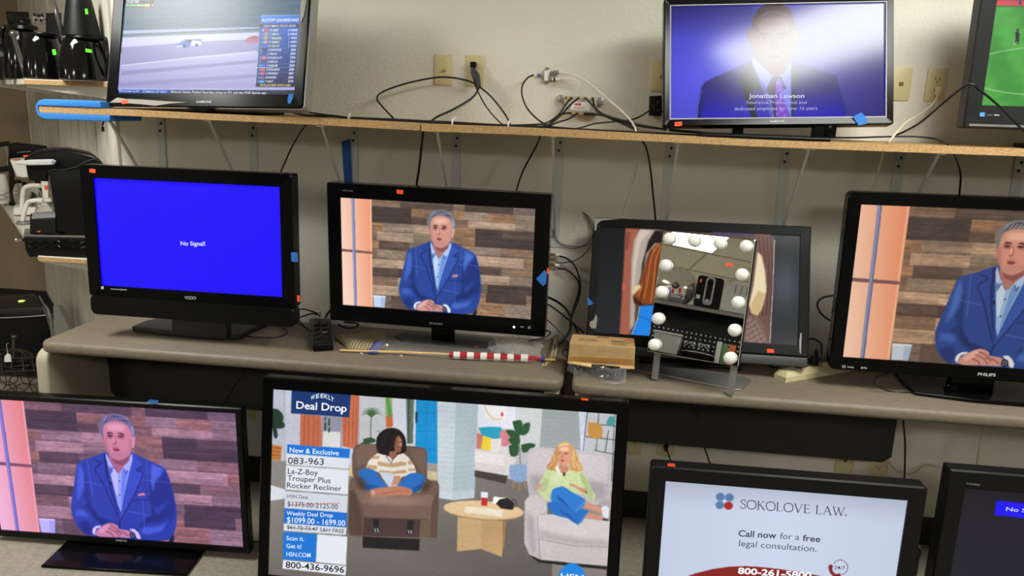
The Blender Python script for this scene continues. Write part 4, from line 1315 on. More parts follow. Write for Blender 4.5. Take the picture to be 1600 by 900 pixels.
# the ceiling grid runs at 46 degrees to the display wall
GA = R(46)
GU, GV = Vector((math.cos(GA), math.sin(GA), 0)), Vector((-math.sin(GA), math.cos(GA), 0))
GO = Vector((1.25, 1.59, 0))


def gbar(m, a, b, wd):
    d = (b - a).normalized()
    n = Vector((-d.y, d.x, 0)) * wd
    m.hexa([p + Vector((0, 0, CEIL_Z - .010)) for p in (a - n, b - n, b + n, a + n)] + [p + Vector((0, 0, CEIL_Z)) for p in (a - n, b - n, b + n, a + n)])


def clip_room(p, d):
    lo, hi = -99, 99
    for k, (x0, x1) in enumerate(((-8.9, 4.6), (-8.9, 3.09))):
        a, b = sorted(((x0 - p[k]) / d[k], (x1 - p[k]) / d[k]))
        lo, hi = max(lo, a), min(hi, b)
    return lo, hi


for i in range(-12, 13):
    for o_, d_ in ((GO + GV * (.305 + .61 * i), GU), (GO + GU * (.61 + 1.22 * i), GV)):
        lo, hi = clip_room(o_, d_)
        if hi > lo + .2:
            m = MB(); gbar(m, o_ + d_ * lo, o_ + d_ * hi, .012); struct('trim_1', m, SATIN)


def troffer(i, j, label):
    c = GO + GU * (2.44 * i) + GV * (2.44 * j)
    t = thing('ceiling_light', label, 'light', (c.x, c.y, CEIL_Z - .02), GA, 'ceiling lights')
    bpy.context.view_layer.update()
    Q = lambda u, v, z: c + GU * u + GV * v + Vector((0, 0, z))
    m = MB()
    for x0, x1, y0, y1 in ((-.61, .61, -.305, -.285), (-.61, .61, .285, .305), (-.61, -.59, -.285, .285), (.59, .61, -.285, .285)):
        m.hexa([Q(x0, y0, CEIL_Z - .022), Q(x1, y0, CEIL_Z - .022), Q(x1, y1, CEIL_Z - .022), Q(x0, y1, CEIL_Z - .022), Q(x0, y0, CEIL_Z - .001), Q(x1, y0, CEIL_Z - .001), Q(x1, y1, CEIL_Z - .001), Q(x0, y1, CEIL_Z - .001)])
    m.build('frame', SATIN, t, 0)
    m = MB(); m.hexa([Q(-.59, -.285, CEIL_Z - .014), Q(.59, -.285, CEIL_Z - .014), Q(.59, .285, CEIL_Z - .014), Q(-.59, .285, CEIL_Z - .014), Q(-.59, -.285, CEIL_Z - .004), Q(.59, -.285, CEIL_Z - .004), Q(.59, .285, CEIL_Z - .004), Q(-.59, .285, CEIL_Z - .004)])
    m.build('diffuser', TROFF, t, 0)


troffer(0, 0, 'ceiling light panel whose glare lies across the screen with the insurance man')
troffer(-1, 1.2, 'ceiling light panel whose glare lies across the screen with the race')
troffer(-2.44, .23, 'ceiling light panel reflected at the top of the bulb-framed mirror')
troffer(-1, -1, 'unseen ceiling light panel added as fill over the aisle behind the photographer')  # lamp added as soft fill for the wall under the shelf
troffer(-4, 1, 'unseen ceiling light panel added far back on the side of the brown wall')  # added lamp, brightens the ceiling that the mirror reflects
troffer(-4, -1, 'unseen ceiling light panel added far back behind the photographer')  # second added lamp for the rear ceiling in the mirror
troffer(-3.2, 2, 'unseen ceiling light panel added over the aisle along the brown wall')  # unseen lamp, added to light the far ceiling


# ------------------------------------------------------------------ long shelf with brackets
SH_F = 2.71


def shelf_board(name, label, pts, mt=CHIP):
    """a board whose front top edge runs through measured points"""
    q = [atY(x, y, SH_F) for x, y in pts]
    th = .0225
    m = MB()
    loops = []
    for p in q:
        loops.append([(p.x, SH_F, p.z - th), (p.x, WALL_Y - .004, p.z - th), (p.x, WALL_Y - .004, p.z), (p.x, SH_F, p.z)])
    m.loft(loops)
    return tag(m.build(name, mt, None, 0), label, 'shelf', 'boards of the long shelf')


shelf_board('shelf_board', 'raw particle board shelf length carrying the race television', ((60, 165.6), (200, 171), (330, 177.5), (480, 184), (656, 193.6)))
shelf_board('shelf_board', 'raw particle board shelf length carrying the insurance and soccer televisions', ((658, 194.4), (800, 199.4), (1000, 209.3), (1200, 218.8), (1400, 226), (1600, 233), (1900, 247)))


def shz(px):
    pts = ((60, 165.6), (200, 171), (330, 177.5), (480, 184), (656, 193.6), (800, 199.4), (1000, 209.3), (1200, 218.8), (1400, 226), (1600, 233), (1900, 247))
    for (x0, y0), (x1, y1) in zip(pts, pts[1:]):
        if px <= x1:
            t = (px - x0) / (x1 - x0)
            return atY(px, y0 + t * (y1 - y0), SH_F).z
    return 1.58


def onshelf(px, py, k=0):
    """a point on the shelf top; py only says how deep on the shelf"""
    return atZ(px, py, shz(px) + k)


BLAB = ['steel shelf bracket above the blue no-signal television, nearest its top left corner', 'steel shelf bracket above the blue no-signal television, nearest its top right corner',
        'steel shelf bracket covered by the hanging strip of blue tape', 'steel shelf bracket under the joint of the two shelf boards',
        'steel shelf bracket above the right end of the television with the plank wall', 'steel shelf bracket above the television standing behind the mirror',
        'steel shelf bracket under the blue-taped corner of the insurance television', 'steel shelf bracket between the insurance and soccer televisions', 'steel shelf bracket under the soccer television']
for i, (px, py) in enumerate(((253, 220), (396, 225), (553, 232), (713, 240), (873, 250), (1045, 262), (1224, 270), (1403, 262), (1590, 270))):
    p = atY(px, py, WALL_Y)
    zt = shz(px) - .0225
    t = thing('shelf_bracket', BLAB[i], 'bracket', (p.x, WALL_Y, zt - .42), 0, 'brackets under the long shelf')
    m = MB(); m.box(p.x - .017, p.x + .017, WALL_Y - .006, WALL_Y, zt - .44, zt)
    wp = m.build('wall_plate', GREYM, t, 0)
    m = MB()
    for dz, dx in ((.035, .004), (.065, -.001)):
        m.lathe((p.x + dx, WALL_Y - .006, zt - dz), ((.0055, 0), (.0055, .003), (.002, .0045)), 10, (0, -1, 0))
    m.build('screw', DKG, wp)
    m = MB(); m.box(p.x - .015, p.x + .015, SH_F + .012, WALL_Y - .006, zt - .005, zt)
    m.build('arm', SATIN, t, 0)
    m = MB()
    a, b = Vector((p.x, SH_F + .03, zt - .005)), Vector((p.x, WALL_Y - .006, zt - .40))
    for sx in (-.005, .005):
        pass
    m.hexa([a + Vector((-.0045, 0, 0)), a + Vector((.0045, 0, 0)), a + Vector((.0045, .012, 0)), a + Vector((-.0045, .012, 0)),
            b + Vector((-.0045, -.008, 0)), b + Vector((.0045, -.008, 0)), b + Vector((.0045, 0, 0)), b + Vector((-.0045, 0, 0))])
    m.build('strut', SATIN, t, 0)


# blue foam guard pushed over the end of the shelf
def pxs(pts, Y):
    return [atY(x, y, Y) for x, y in pts]


zc = shz(100) - .011
a, b = atY(57, 171, SH_F), atY(172, 176, SH_F)
m = MB()
prof = []
for q in range(7):                            # round nose at the end of the board
    t = math.pi / 2 + math.pi * q / 6
    prof.append(Vector((a.x + .034 + .036 * math.cos(t), SH_F - .004, zc + .036 * math.sin(t))))
prof += [Vector((b.x - .004, SH_F - .004, zc - .034)), Vector((b.x, SH_F - .004, zc - .026)), Vector((b.x, SH_F - .004, zc - .0125))]
prof += [Vector((a.x + .012, SH_F - .004, zc - .0125)), Vector((a.x + .008, SH_F - .004, zc)), Vector((a.x + .012, SH_F - .004, zc + .0125))]
prof += [Vector((b.x - .03, SH_F - .004, zc + .0125)), Vector((b.x - .03, SH_F - .004, zc + .026)), Vector((b.x - .035, SH_F - .004, zc + .034))]
m.prism(prof, (0, .20, 0), .003)
tag(m.build('foam_edge_guard', BLUEF), 'blue foam guard pushed over the bare end of the particle board shelf', 'foam guard')

# ------------------------------------------------------------------ desks
DT, DTH = .757, .043


def desk(label, x0, x1, fy, has_left, has_right, mod, inset=-.034):
    t = thing('desk', label, 'desk', ((x0 + x1) / 2, (fy + WALL_Y) / 2, 0), 0, 'desks along the wall')
    m = MB()
    r = .045
    pts = []
    for cx, cy, a0 in ((x0 + r, fy + r, 180), (x1 - r, fy + r, 270), (x1 - .01, WALL_Y - .03, 0), (x0 + .01, WALL_Y - .03, 90)):
        rr = r if cy < WALL_Y - .1 else .01
        for k in range(6):
            an = R(a0 + 90 * k / 5)
            pts.append(Vector((cx + rr * math.cos(an), cy + rr * math.sin(an), DT - DTH)))
    m.prism(pts, (0, 0, DTH), .014)
    m.build('desktop', LAM, t, 50)
    for sx, on_ in ((x0 + inset, has_left), (x1 - .066, has_right)):
        if not on_:
            continue
        m = MB()
        q = []
        y0, y1, z1 = fy + .02, WALL_Y - .05, DT - DTH
        q = [Vector((sx, y0, 0)), Vector((sx, y1, 0)), Vector((sx, y1, z1)), Vector((sx, y0 + .05, z1))]
        for k in range(1, 6):
            an = R(90 + 90 * k / 5)
            q.append(Vector((sx, y0 + .05 + .05 * math.cos(an), z1 - .05 + .05 * math.sin(an))))
        m.prism(q, (.052, 0, 0), .012)
        m.build('side_panel', DESKP, t, 40)
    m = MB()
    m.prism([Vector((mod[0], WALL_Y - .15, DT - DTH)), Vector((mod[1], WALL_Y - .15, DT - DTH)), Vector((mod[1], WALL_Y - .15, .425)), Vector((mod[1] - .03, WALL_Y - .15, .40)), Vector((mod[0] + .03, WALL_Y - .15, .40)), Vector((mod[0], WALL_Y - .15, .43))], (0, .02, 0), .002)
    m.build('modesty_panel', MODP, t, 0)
    return t


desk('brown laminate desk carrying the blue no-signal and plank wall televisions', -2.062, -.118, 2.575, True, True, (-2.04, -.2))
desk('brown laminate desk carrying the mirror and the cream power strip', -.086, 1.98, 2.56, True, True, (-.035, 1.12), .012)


# ------------------------------------------------------------------ televisions
def rrect(x0, x1, z0, z1, y, r, n=6):
    out = []
    for cx, cz, a0 in ((x1 - r, z1 - r, 0), (x0 + r, z1 - r, 90), (x0 + r, z0 + r, 180), (x1 - r, z0 + r, 270)):
        for k in range(n):
            an = R(a0 + 90 * k / (n - 1))
            out.append(Vector((cx + r * math.cos(an), y, cz + r * math.sin(an))))
    return out


TVG = 'televisions on display'


def tv(label, pose, rim, base_z, mt=BLKG, rad=.01, depth=.05, hump=.04, smt=None, art=None, tint=lambda c: c, name='television'):
    x, Y, z, ya, ti, ro, W, H = pose
    PM = Matrix.Translation((x, Y, z)) @ Matrix.Rotation(R(ya), 4, 'Z') @ Matrix.Rotation(R(-ti), 4, 'X') @ Matrix.Rotation(R(ro), 4, 'Y')
    t = thing(name, label, 'television', (x, Y + .05, base_z), R(ya), TVG)
    l, r, tp, bt = rim
    X0, X1, Z0, Z1 = -W / 2 - l, W / 2 + r, -bt, H + tp
    m = MB(); m.T = PM
    e = .004
    loops = [rrect(X0 + .004, X1 - .004, Z0 + .004, Z1 - .004, depth, rad), rrect(X0, X1, Z0, Z1, depth - .006, rad), rrect(X0, X1, Z0, Z1, -.004, rad),
             rrect(X0 + e, X1 - e, Z0 + e, Z1 - e, -.010, rad), rrect(-W / 2, W / 2, 0, H, -.007, .001), rrect(-W / 2, W / 2, 0, H, .002, .001)]
    m.loft(loops, True, False)
    bz = m.build('bezel', mt, t, 30)
    m = MB(); m.T = PM
    m.loft([rrect(X0 + .02, X1 - .02, Z0 + .02, Z1 - .02, depth - .002, .01), rrect(X0 + .05, X1 - .05, Z0 + .05, Z1 - .05, depth + hump * .5, .02), rrect(X0 + .10, X1 - .10, Z0 + .06, Z1 - .10, depth + hump, .03)])
    m.build('rear_housing', BLK, t, 30)
    A = Art(PM, W, H, tint)
    art(A)
    sc = A.build(smt or SCRM, t)
    t['_'] = 0
    del t['_']
    return t, PM, bz, W, H


def on_panel(PM, W, H):
    """photograph pixel to a point on the panel front"""
    o, n = PM @ Vector((0, -.0105, 0)), (PM.to_3x3() @ Vector((0, -1, 0))).normalized()
    return lambda x, y, k=0: atP(x, y, o + n * k, n)


def patch(t, PM, W, H, name, pts, m, label=None, th=.0006, lift=0):
    f = on_panel(PM, W, H)
    n = (PM.to_3x3() @ Vector((0, -1, 0))).normalized()
    q = MB()
    q.prism([f(x, y, lift) for x, y in pts], n * th)
    o = q.build(name, m, t, 0)
    if label:
        o['label'] = label
    return o


def rectpts(x, y, w_, h_, sl=.06):
    return [(x - w_ / 2, y - h_ / 2 - sl * w_ / 2), (x + w_ / 2, y - h_ / 2 + sl * w_ / 2), (x + w_ / 2, y + h_ / 2 + sl * w_ / 2), (x - w_ / 2, y + h_ / 2 - sl * w_ / 2)]


def logo(t, PM, W, H, s, p0, p1, cap, m, bold=.01, par=None):
    f = on_panel(PM, W, H)
    n = (PM.to_3x3() @ Vector((0, -1, 0))).normalized()
    up = (PM.to_3x3() @ Vector((0, 0, 1))).normalized()
    a, b = f(*p0), f(*p1)
    return lettering(par or t, s, a, b, (f(p0[0], p0[1] - cap) - a).length, m, up, n, bold)


LOGO = mat('pale_lettering', (196, 196, 198), .4)
LOGOD = mat('dim_lettering', (120, 120, 122), .4)
STICK = 'small orange price sticker'


def stand(t, plan, z, th, neck, m=BLKS, nb=.006):
    q = MB()
    q.prism([Vector((p.x, p.y, z)) for p in plan], (0, 0, th), min(nb, th * .4))
    q.build('stand_base', m, t, 40)
    x0, x1, y0, y1, z1 = neck
    q = MB()
    q.rbox(x0, x1, y0, y1, z + th * .5, z1, .006)
    q.build('stand_neck', m, t)


# race television, leaning back on the shelf
T = tv('glossy black television showing a truck race, leaning back at the shelf end', (-1.4457, 2.735, 1.6684, -6.3171, 13.87, -1.479, .7066, .3975), (.040, .036, .045, .048), shz(320), BLKG, .012, .045, .03, SCRR, race_picture)
t, PM = T[0], T[1]
k = K(150, 0, 4.5)
m = MB(); m.T = PM                            # silver rim with a dip in the middle of the lower edge
W, H = .7066, .3975
m.loft([rrect(-W / 2 - .044, W / 2 + .041, -.052, H + .049, .044, .014), rrect(-W / 2 - .045, W / 2 + .042, -.053, H + .05, .03, .014), rrect(-W / 2 - .044, W / 2 + .041, -.052, H + .049, -.004, .014), rrect(-W / 2 - .041, W / 2 + .038, -.049, H + .046, -.006, .012)], False, False)
m.build('silver_rim', SILV, t)
m = MB(); m.T = PM
m.loft([[Vector((x, y, -.050 - d * .012)) for x, d in ((-.06, 0), (-.035, .3), (-.015, .9), (0, 1), (.015, .9), (.035, .3), (.06, 0))] + [Vector((x, y, -.046)) for x in (.06, .03, 0, -.03, -.06)] for y in (-.009, .03)])
m.build('chin_lip', BLKG, t)
patch(t, PM, W, H, 'peeling_film', k(96, 722, 120, 705, 150, 686, 205, 695, 330, 700, 500, 712, 640, 720, 520, 728, 415, 744, 300, 732, 180, 722), mat('peeled_film', (160, 157, 146), .3, alpha=.85), 'pale film peeling off the lower left edge')
patch(t, PM, W, H, 'peeling_film', k(1440, 20, 1452, -60, 1478, -60, 1478, 20, 1462, 110, 1444, 156, 1436, 150), MATS['peeled_film'], 'pale film peeling off the upper right edge')
patch(t, PM, W, H, 'price_sticker', k(178, 708, 222, 702, 226, 728, 183, 732), ORANGE, STICK, lift=.0008)
patch(t, PM, W, H, 'tape', k(1356, 662, 1388, 660, 1388, 685, 1368, 728, 1350, 730, 1348, 690), BLUET, 'scrap of blue tape at the lower right')
logo(t, PM, W, H, 'SAMSUNG', k(704, 724)[0], k(814, 724)[0], 3.6, LOGO, .02)
zs = shz(320)
stand(t, [Vector((-1.66, 2.76, 0)), Vector((-1.25, 2.76, 0)), Vector((-1.22, 2.90, 0)), Vector((-1.69, 2.90, 0))], zs, .012, (-1.52, -1.39, 2.795, 2.83, zs + .12), BLKS)

# insurance television, canted on its stand
T = tv('black film-covered television showing a man in a dark suit, canted on its shelf stand', (.5368, 2.79, 1.6566, 2.7582, 12.8576, -2.7387, .7047, .3826), (.021, .024, .022, .024), shz(1180), BLKG, .008, .04, .03, SCRF, insurance_picture)
t, PM = T[0], T[1]
W, H = .7047, .3826
k = K(1000, 0, 4)
m = MB(); m.T = PM
m.loft([rrect(-W / 2 - .0005, W / 2 + .0005, -.0005, H + .0005, -.0085, .001), rrect(-W / 2 + .003, W / 2 - .003, .003, H - .003, -.0095, .001)], False, False)
m.build('screen_film', mat('film_edge', (214, 212, 206), .2, alpha=.8), t, 0)
patch(t, PM, W, H, 'price_sticker', k(216, 764, 262, 760, 263, 786, 217, 790), ORANGE, STICK)
patch(t, PM, W, H, 'tape', k(1330, 730, 1376, 704, 1392, 708, 1420, 752, 1414, 774, 1366, 784), BLUET, 'blue tape over the lower right corner', lift=.002)
logo(t, PM, W, H, 'SAMSUNG', k(812, 766)[0], k(900, 764)[0], 3.0, LOGO, .02)
zs = shz(1180)
pl = [atZ(x, y, zs) for x, y in ((1062, 205), (1066, 214), (1296, 222), (1302, 212))]
stand(t, [Vector((pl[0].x, 2.78, 0)), Vector((pl[0].x + .01, 2.73, 0)), Vector((pl[2].x, 2.73, 0)), Vector((pl[2].x + .02, 2.93, 0)), Vector((pl[0].x + .06, 2.93, 0))], zs, .014, (.66, .72, 2.80, 2.83, zs + .075), BLKS)
for q, x in (('stand_clip', .40), ('stand_clip', .70)):
    m = MB(); m.rbox(x, x + .035, 2.795, 2.83, zs + .012, zs + .06, .004); m.build(q, BLKG, t)

# soccer television
T = tv('dark grey television showing a soccer pitch', (1.485, 2.76, 1.7229, .5475, 2.0035, -.1604, .6597, .3711), (.048, .05, .05, .072), shz(1590), mat('charcoal_plastic', (30, 30, 31), .4, spec=.3), .008, .05, .04, SCRM, soccer_picture)
t, PM = T[0], T[1]
W, H = .6597, .3711
k = K(1330, 0, 3.6)
patch(t, PM, W, H, 'maker_sticker', k(725, 632, 752, 633, 750, 656, 722, 655), mat('pale_blue_print', (90, 160, 220), .4))
logo(t, PM, W, H, 'HDMI', k(760, 650)[0], k(792, 651)[0], 2.0, LOGOD, .02)
logo(t, PM, W, H, 'dts', k(802, 651)[0], k(832, 652)[0], 2.6, LOGO, .02)
patch(t, PM, W, H, 'silver_strip', k(664, 696, 1180, 712, 1180, 724, 664, 708), SILV)
zs = shz(1590)
stand(t, [Vector((1.36, 2.74, 0)), Vector((1.66, 2.74, 0)), Vector((1.66, 2.95, 0)), Vector((1.36, 2.95, 0))], zs, .015, (1.44, 1.54, 2.82, 2.85, zs + .14), BLK)

# blue no-signal television
T = tv('black television showing a plain blue no-signal screen', (-1.5043, 2.68, .9614, -.047, .7695, -.0957, .7061, .3989), (.049, .046, .047, .040), DT, BLKG, .010, .055, .045, SCRM, nosignal_blue)
t, PM = T[0], T[1]
W, H = .7061, .3989
k = K(110, 240, 3)
m = MB(); m.T = PM
q = rrect(-W / 2 - .046, W / 2 + .044, -.112, -.036, -.006, .022)
m.loft([[p + Vector((0, .05, 0)) for p in q], q, [Vector((p.x * .994, p.y - .004, p.z + (.002 if p.z < -.08 else -.002))) for p in q]])
m.build('speaker_bar', BLKS, t, 30)
patch(t, PM, W, H, 'price_sticker', k(89, 70, 117, 73, 118, 91, 90, 88), ORANGE, STICK)
patch(t, PM, W, H, 'price_sticker', k(1062, 664, 1076, 665, 1076, 695, 1064, 694), ORANGE, 'sliver of orange sticker on the side')
patch(t, PM, W, H, 'tape', k(1034, 462, 1064, 464, 1068, 508, 1036, 506), BLUET, 'scrap of blue tape on the side')
logo(t, PM, W, H, 'VIZIO', k(536, 682)[0], k(590, 684)[0], 4.6, LOGO, .01)
patch(t, PM, W, H, 'maker_sticker', k(144, 622, 156, 623, 156, 636, 144, 635), LOGO)
logo(t, PM, W, H, 'HDMI', k(190, 637)[0], k(226, 640)[0], 1.9, LOGO, .01)
logo(t, PM, W, H, 'QAM', k(230, 640)[0], k(264, 643)[0], 2.6, LOGO, .0)
pl = [atZ(x, y, DT) for x, y in ((207, 518), (240, 523), (300, 529), (345, 532.5), (376, 531.5), (392, 522))]
stand(t, pl + [Vector((pl[-1].x + .02, 2.98, 0)), Vector((pl[0].x + .05, 2.98, 0)), Vector((pl[0].x - .0, 2.86, 0))], DT, .022, (-1.62, -1.40, 2.73, 2.775, .91), mat('stand_grey', (34, 34, 36), .5))

# plank wall television on the desk
T = tv('black television with the man in a blue jacket, behind the packaged flag', (-.6031, 2.755, .9243, -1.5804, -2.03, .2211, .7044, .4005), (.050, .054, .052, .062), DT, BLKG, .006, .05, .045, SCRM, man_picture)
t, PM = T[0], T[1]
W, H = .7044, .4005
k = K(490, 270, 3.215)
patch(t, PM, W, H, 'price_sticker', k(416, 84, 450, 87, 450, 108, 418, 104), ORANGE, STICK)
patch(t, PM, W, H, 'price_sticker', k(1172, 478, 1184, 479, 1182, 508, 1172, 507), ORANGE, 'sliver of orange sticker on the right edge')
patch(t, PM, W, H, 'tape', k(1118, 532, 1160, 488, 1172, 500, 1168, 556, 1152, 570), BLUET, 'blue tape at the right edge')
logo(t, PM, W, H, 'SHARP', k(580, 760)[0], k(650, 766)[0], 3.4, LOGOD, .01)
logo(t, PM, W, H, 'AQUOS', k(146, 92)[0], k(198, 95)[0], 2.4, LOGOD, .0)
patch(t, PM, W, H, 'power_led', k(1002, 770, 1012, 771, 1012, 780, 1002, 779), LEDW)
for q in ((1038, 770, 1056, 771, 1056, 778, 1038, 777), (1076, 770, 1090, 771, 1090, 784, 1076, 783)):
    patch(t, PM, W, H, 'button_mark', k(*q), LOGOD)
zs = DT
stand(t, [Vector((-.76, 2.88, 0)), Vector((-.44, 2.88, 0)), Vector((-.40, 2.93, 0)), Vector((-.42, 3.0, 0)), Vector((-.78, 3.0, 0)), Vector((-.80, 2.93, 0))], zs, .014, (-.65, -.56, 2.895, 2.93, .90), BLKG)
q = MB(); q.rbox(-.70, -.51, 2.80, 2.925, .875, .91, .006); q.build('stand_yoke', BLK, t)

# television behind the mirror
T = tv('black television with a narrow picture of brown hair, leaning on the wall behind the mirror', (.3352, 2.80, .8757, -2.4423, 21.6, -.9004, .7118, .3969), (.030, .036, .034, .040), DT, BLKS, .006, .04, .008, SCRG, orange_hair_picture)
t, PM = T[0], T[1]
W, H = .7118, .3969
k = K(850, 320, 3)
m = MB(); m.T = PM; m.rbox(-W / 2 - .028, W / 2 + .034, -.004, .036, -.074, -.041, .003); m.build('speaker_strip', DKG, t)
patch(t, PM, W, H, 'price_sticker', k(1046, 675, 1078, 676, 1078, 694, 1046, 693), ORANGE, STICK)
patch(t, PM, W, H, 'tape', k(204, 430, 233, 463, 206, 474), BLUET, 'scrap of blue tape on the side')
for q in ((236, 62, 360, 66, 290, 72, 268, 74, 250, 90, 244, 120, 236, 120), (216, 548, 232, 540, 244, 512, 250, 530, 244, 580, 224, 580, 214, 566), (1196, 640, 1202, 600, 1208, 604, 1206, 650, 1204, 700, 1198, 690)):
    patch(t, PM, W, H, 'peeling_film', k(*q), MATS['peeled_film'], 'torn scrap of pale film')
stand(t, [Vector((.15, 2.84, 0)), Vector((.52, 2.84, 0)), Vector((.52, 3.0, 0)), Vector((.15, 3.0, 0))], DT, .014, (.28, .40, 2.87, 2.91, .84), BLK)

# large television at the end of the desk
ti_p = lambda c: (c[0] * .93, c[1] * .88, c[2] * .82)
T = tv('wide black television with the man in a blue jacket, cut off by the frame', (1.2898, 2.70, .8782, -2.45, -.339, -.803, .9282, .5221), (.042, .042, .040, .046), DT, BLKG, .02, .05, .05, SCRM, man_picture, ti_p)
t, PM = T[0], T[1]
W, H = .9282, .5221
k = K(1270, 290, 2.37)
logo(t, PM, W, H, 'PHILIPS', k(610, 703)[0], k(676, 707)[0], 4.6, LOGO, .02)
patch(t, PM, W, H, 'maker_sticker', k(108, 664, 122, 665, 122, 676, 108, 675), LOGOD)
logo(t, PM, W, H, 'HDMI', k(128, 674)[0], k(150, 676)[0], 2.2, LOGO, .02)
logo(t, PM, W, H, 'DTV', k(178, 678)[0], k(201, 680)[0], 3.0, LOGO, .02)
pl = [atZ(x, y, DT) for x, y in ((1405, 597), (1428, 618), (1520, 630), (1640, 640))]
stand(t, pl + [Vector((1.60, 2.70, 0)), Vector((1.60, 2.94, 0)), Vector((pl[0].x + .02, 2.94, 0))], DT, .014, (1.20, 1.34, 2.745, 2.79, .86), BLKG)

# floor television with the man
ti_l = lambda c: (c[0] * .94 + 6, c[1] * .82 + 4, c[2] * 1.0 + 22)
T = tv('slim black television with the man in a blue jacket, standing on the floor', (-1.724, 2.48, .0466, 2.4573, -.7412, -.438, .9427, .5285), (.022, .024, .021, .024), 0, BLKS, .006, .035, .03, SCRM, man_picture, ti_l)
t, PM = T[0], T[1]
W, H = .9427, .5285
k = K(0, 600, 3)
logo(t, PM, W, H, 'SAMSUNG', k(543, 736)[0], k(596, 739)[0], 2.8, LOGO, .02)
patch(t, PM, W, H, 'tape', k(686, 84, 704, 72, 744, 78, 735, 95), BLUET, 'scrap of blue tape on the top edge')
pl = [atZ(x, y, .012) for x, y in ((64, 883), (102, 843), (318, 858), (292, 897))]
stand(t, [pl[0], pl[3], Vector((pl[2].x, 2.57, 0)), Vector((pl[1].x, 2.56, 0))], .0, .012, (-1.69, -1.50, 2.50, 2.54, .10), BLKG)

# big shopping television
T = tv('largest black television, with two seated women and a sale panel', (-.487, 2.25, .1261, .9545, 8.4545, -.0329, 1.1083, .6234), (.036, .038, .040, .062), 0, BLKG, .006, .05, .05, SCRM, shop_picture)
t, PM = T[0], T[1]
W, H = 1.1083, .6234
patch(t, PM, W, H, 'price_sticker', K(690, 590, 2.903)(632, 93, 664, 95, 666, 104, 634, 102), ORANGE, STICK)
stand(t, [Vector((-.85, 2.2, 0)), Vector((-.12, 2.2, 0)), Vector((-.06, 2.46, 0)), Vector((-.91, 2.46, 0))], 0, .015, (-.55, -.42, 2.29, 2.33, .14), BLKG)

# law firm television
T = tv('matte black television with a white law firm screen', (.5833, 2.29, .1679, .3794, .2494, -.3423, .7091, .3989), (.047, .050, .047, .07), 0, mat('dull_black_plastic', (13, 13, 14), .45, spec=.25), .012, .05, .045, SCRM, law_picture)
t, PM = T[0], T[1]
W, H = .7091, .3989
patch(t, PM, W, H, 'price_sticker', K(960, 640, 3.4625)(286, 291, 326, 291, 330, 309, 290, 307), ORANGE, STICK)
stand(t, [Vector((.40, 2.22, 0)), Vector((.76, 2.22, 0)), Vector((.78, 2.46, 0)), Vector((.38, 2.46, 0))], 0, .018, (.53, .64, 2.33, 2.37, .2), BLK)

# dark television at the edge
a = atY(1506.4, 761.4, 2.36)
T = tv('black television with a nearly black screen and a small blue no-signal box', (a.x + .36, 2.36, a.z - .405, .5, .2, 0, .72, .405), (.052, .05, .058, .07), 0, MATS['dull_black_plastic'], .006, .05, .045, SCRM, nosignal_dark)
t, PM = T[0], T[1]
logo(t, PM, .72, .405, 'TOSHIBA', K(1270, 640, 3.46)(826, 405)[0], K(1270, 640, 3.46)(904, 412)[0], 3.2, LOGOD, .01)
stand(t, [Vector((a.x + .2, 2.28, 0)), Vector((a.x + .52, 2.28, 0)), Vector((a.x + .52, 2.52, 0)), Vector((a.x + .2, 2.52, 0))], 0, .018, (a.x + .3, a.x + .42, 2.40, 2.44, .2), BLK)
# ------------------------------------------------------------------ outlets and plates
def wp(x, y, k=0):
    return atY(x, y, WALL_Y - k)


def plate(label, x, y, kind, tall=True, w_=.0705, h_=.1145):
    c = wp(x, y)
    t = thing('wall_plate', label, 'wall plate' if kind in ('coax', 'phone', 'blank') else 'outlet', (c.x, WALL_Y, c.z - h_ / 2), 0, 'ivory plates on the display wall')
    m = MB(); m.rbox(c.x - w_ / 2, c.x + w_ / 2, WALL_Y - .006, WALL_Y, c.z - h_ / 2, c.z + h_ / 2, .003)
    p = m.build('plate', IVORY, t)
    m = MB()
    if kind == 'outlet':
        for dz in (.0195, -.0195):
            q = [Vector((c.x + .017 * math.cos(R(a)), WALL_Y - .0055, c.z + dz + max(-.0135, min(.0135, .017 * math.sin(R(a)))))) for a in range(0, 360, 15)]
            m.prism(q, (0, -.0022, 0), .0005)
        rc = m.build('receptacle', CREAM, t)
        for dz in (.0195, -.0195):
            m = MB()
            for sx, hh in ((-.0065, .0085), (.0065, .007)):
                m.box(c.x + sx - .0012, c.x + sx + .0012, WALL_Y - .0081, WALL_Y - .0072, c.z + dz + .002 - hh / 2, c.z + dz + .002 + hh / 2)
            m.lathe((c.x, WALL_Y - .0072, c.z + dz - .0085), ((.0024, 0), (.0024, .0009)), 10, (0, -1, 0))
            m.build('slots', BLK, rc)
        m = MB(); m.lathe((c.x, WALL_Y - .006, c.z), ((.003, 0), (.003, .001)), 10, (0, -1, 0)); m.build('screw', CREAM, t)
    else:
        for dz in (.042, -.042):
            m.lathe((c.x, WALL_Y - .006, c.z + dz), ((.0033, 0), (.0033, .0008), (.001, .0012)), 10, (0, -1, 0))
        m.build('screw', CREAM, t)
        m = MB()
        if kind == 'coax':
            m.lathe((c.x + .004, WALL_Y - .006, c.z - .003), ((.0065, 0), (.0065, .002), (.0045, .002), (.0045, .008), (.001, .008)), 12, (0, -1, 0))
            m.build('coax_jack', BRASS, t)
        elif kind == 'phone':
            m.box(c.x - .007, c.x + .007, WALL_Y - .009, WALL_Y - .005, c.z - .007, c.z + .007)
            m.box(c.x - .004, c.x + .004, WALL_Y - .0095, WALL_Y - .005, c.z - .005, c.z + .003)
            m.build('phone_jack', mat('brown_jack', (120, 92, 54), .5), t)
    return t, c


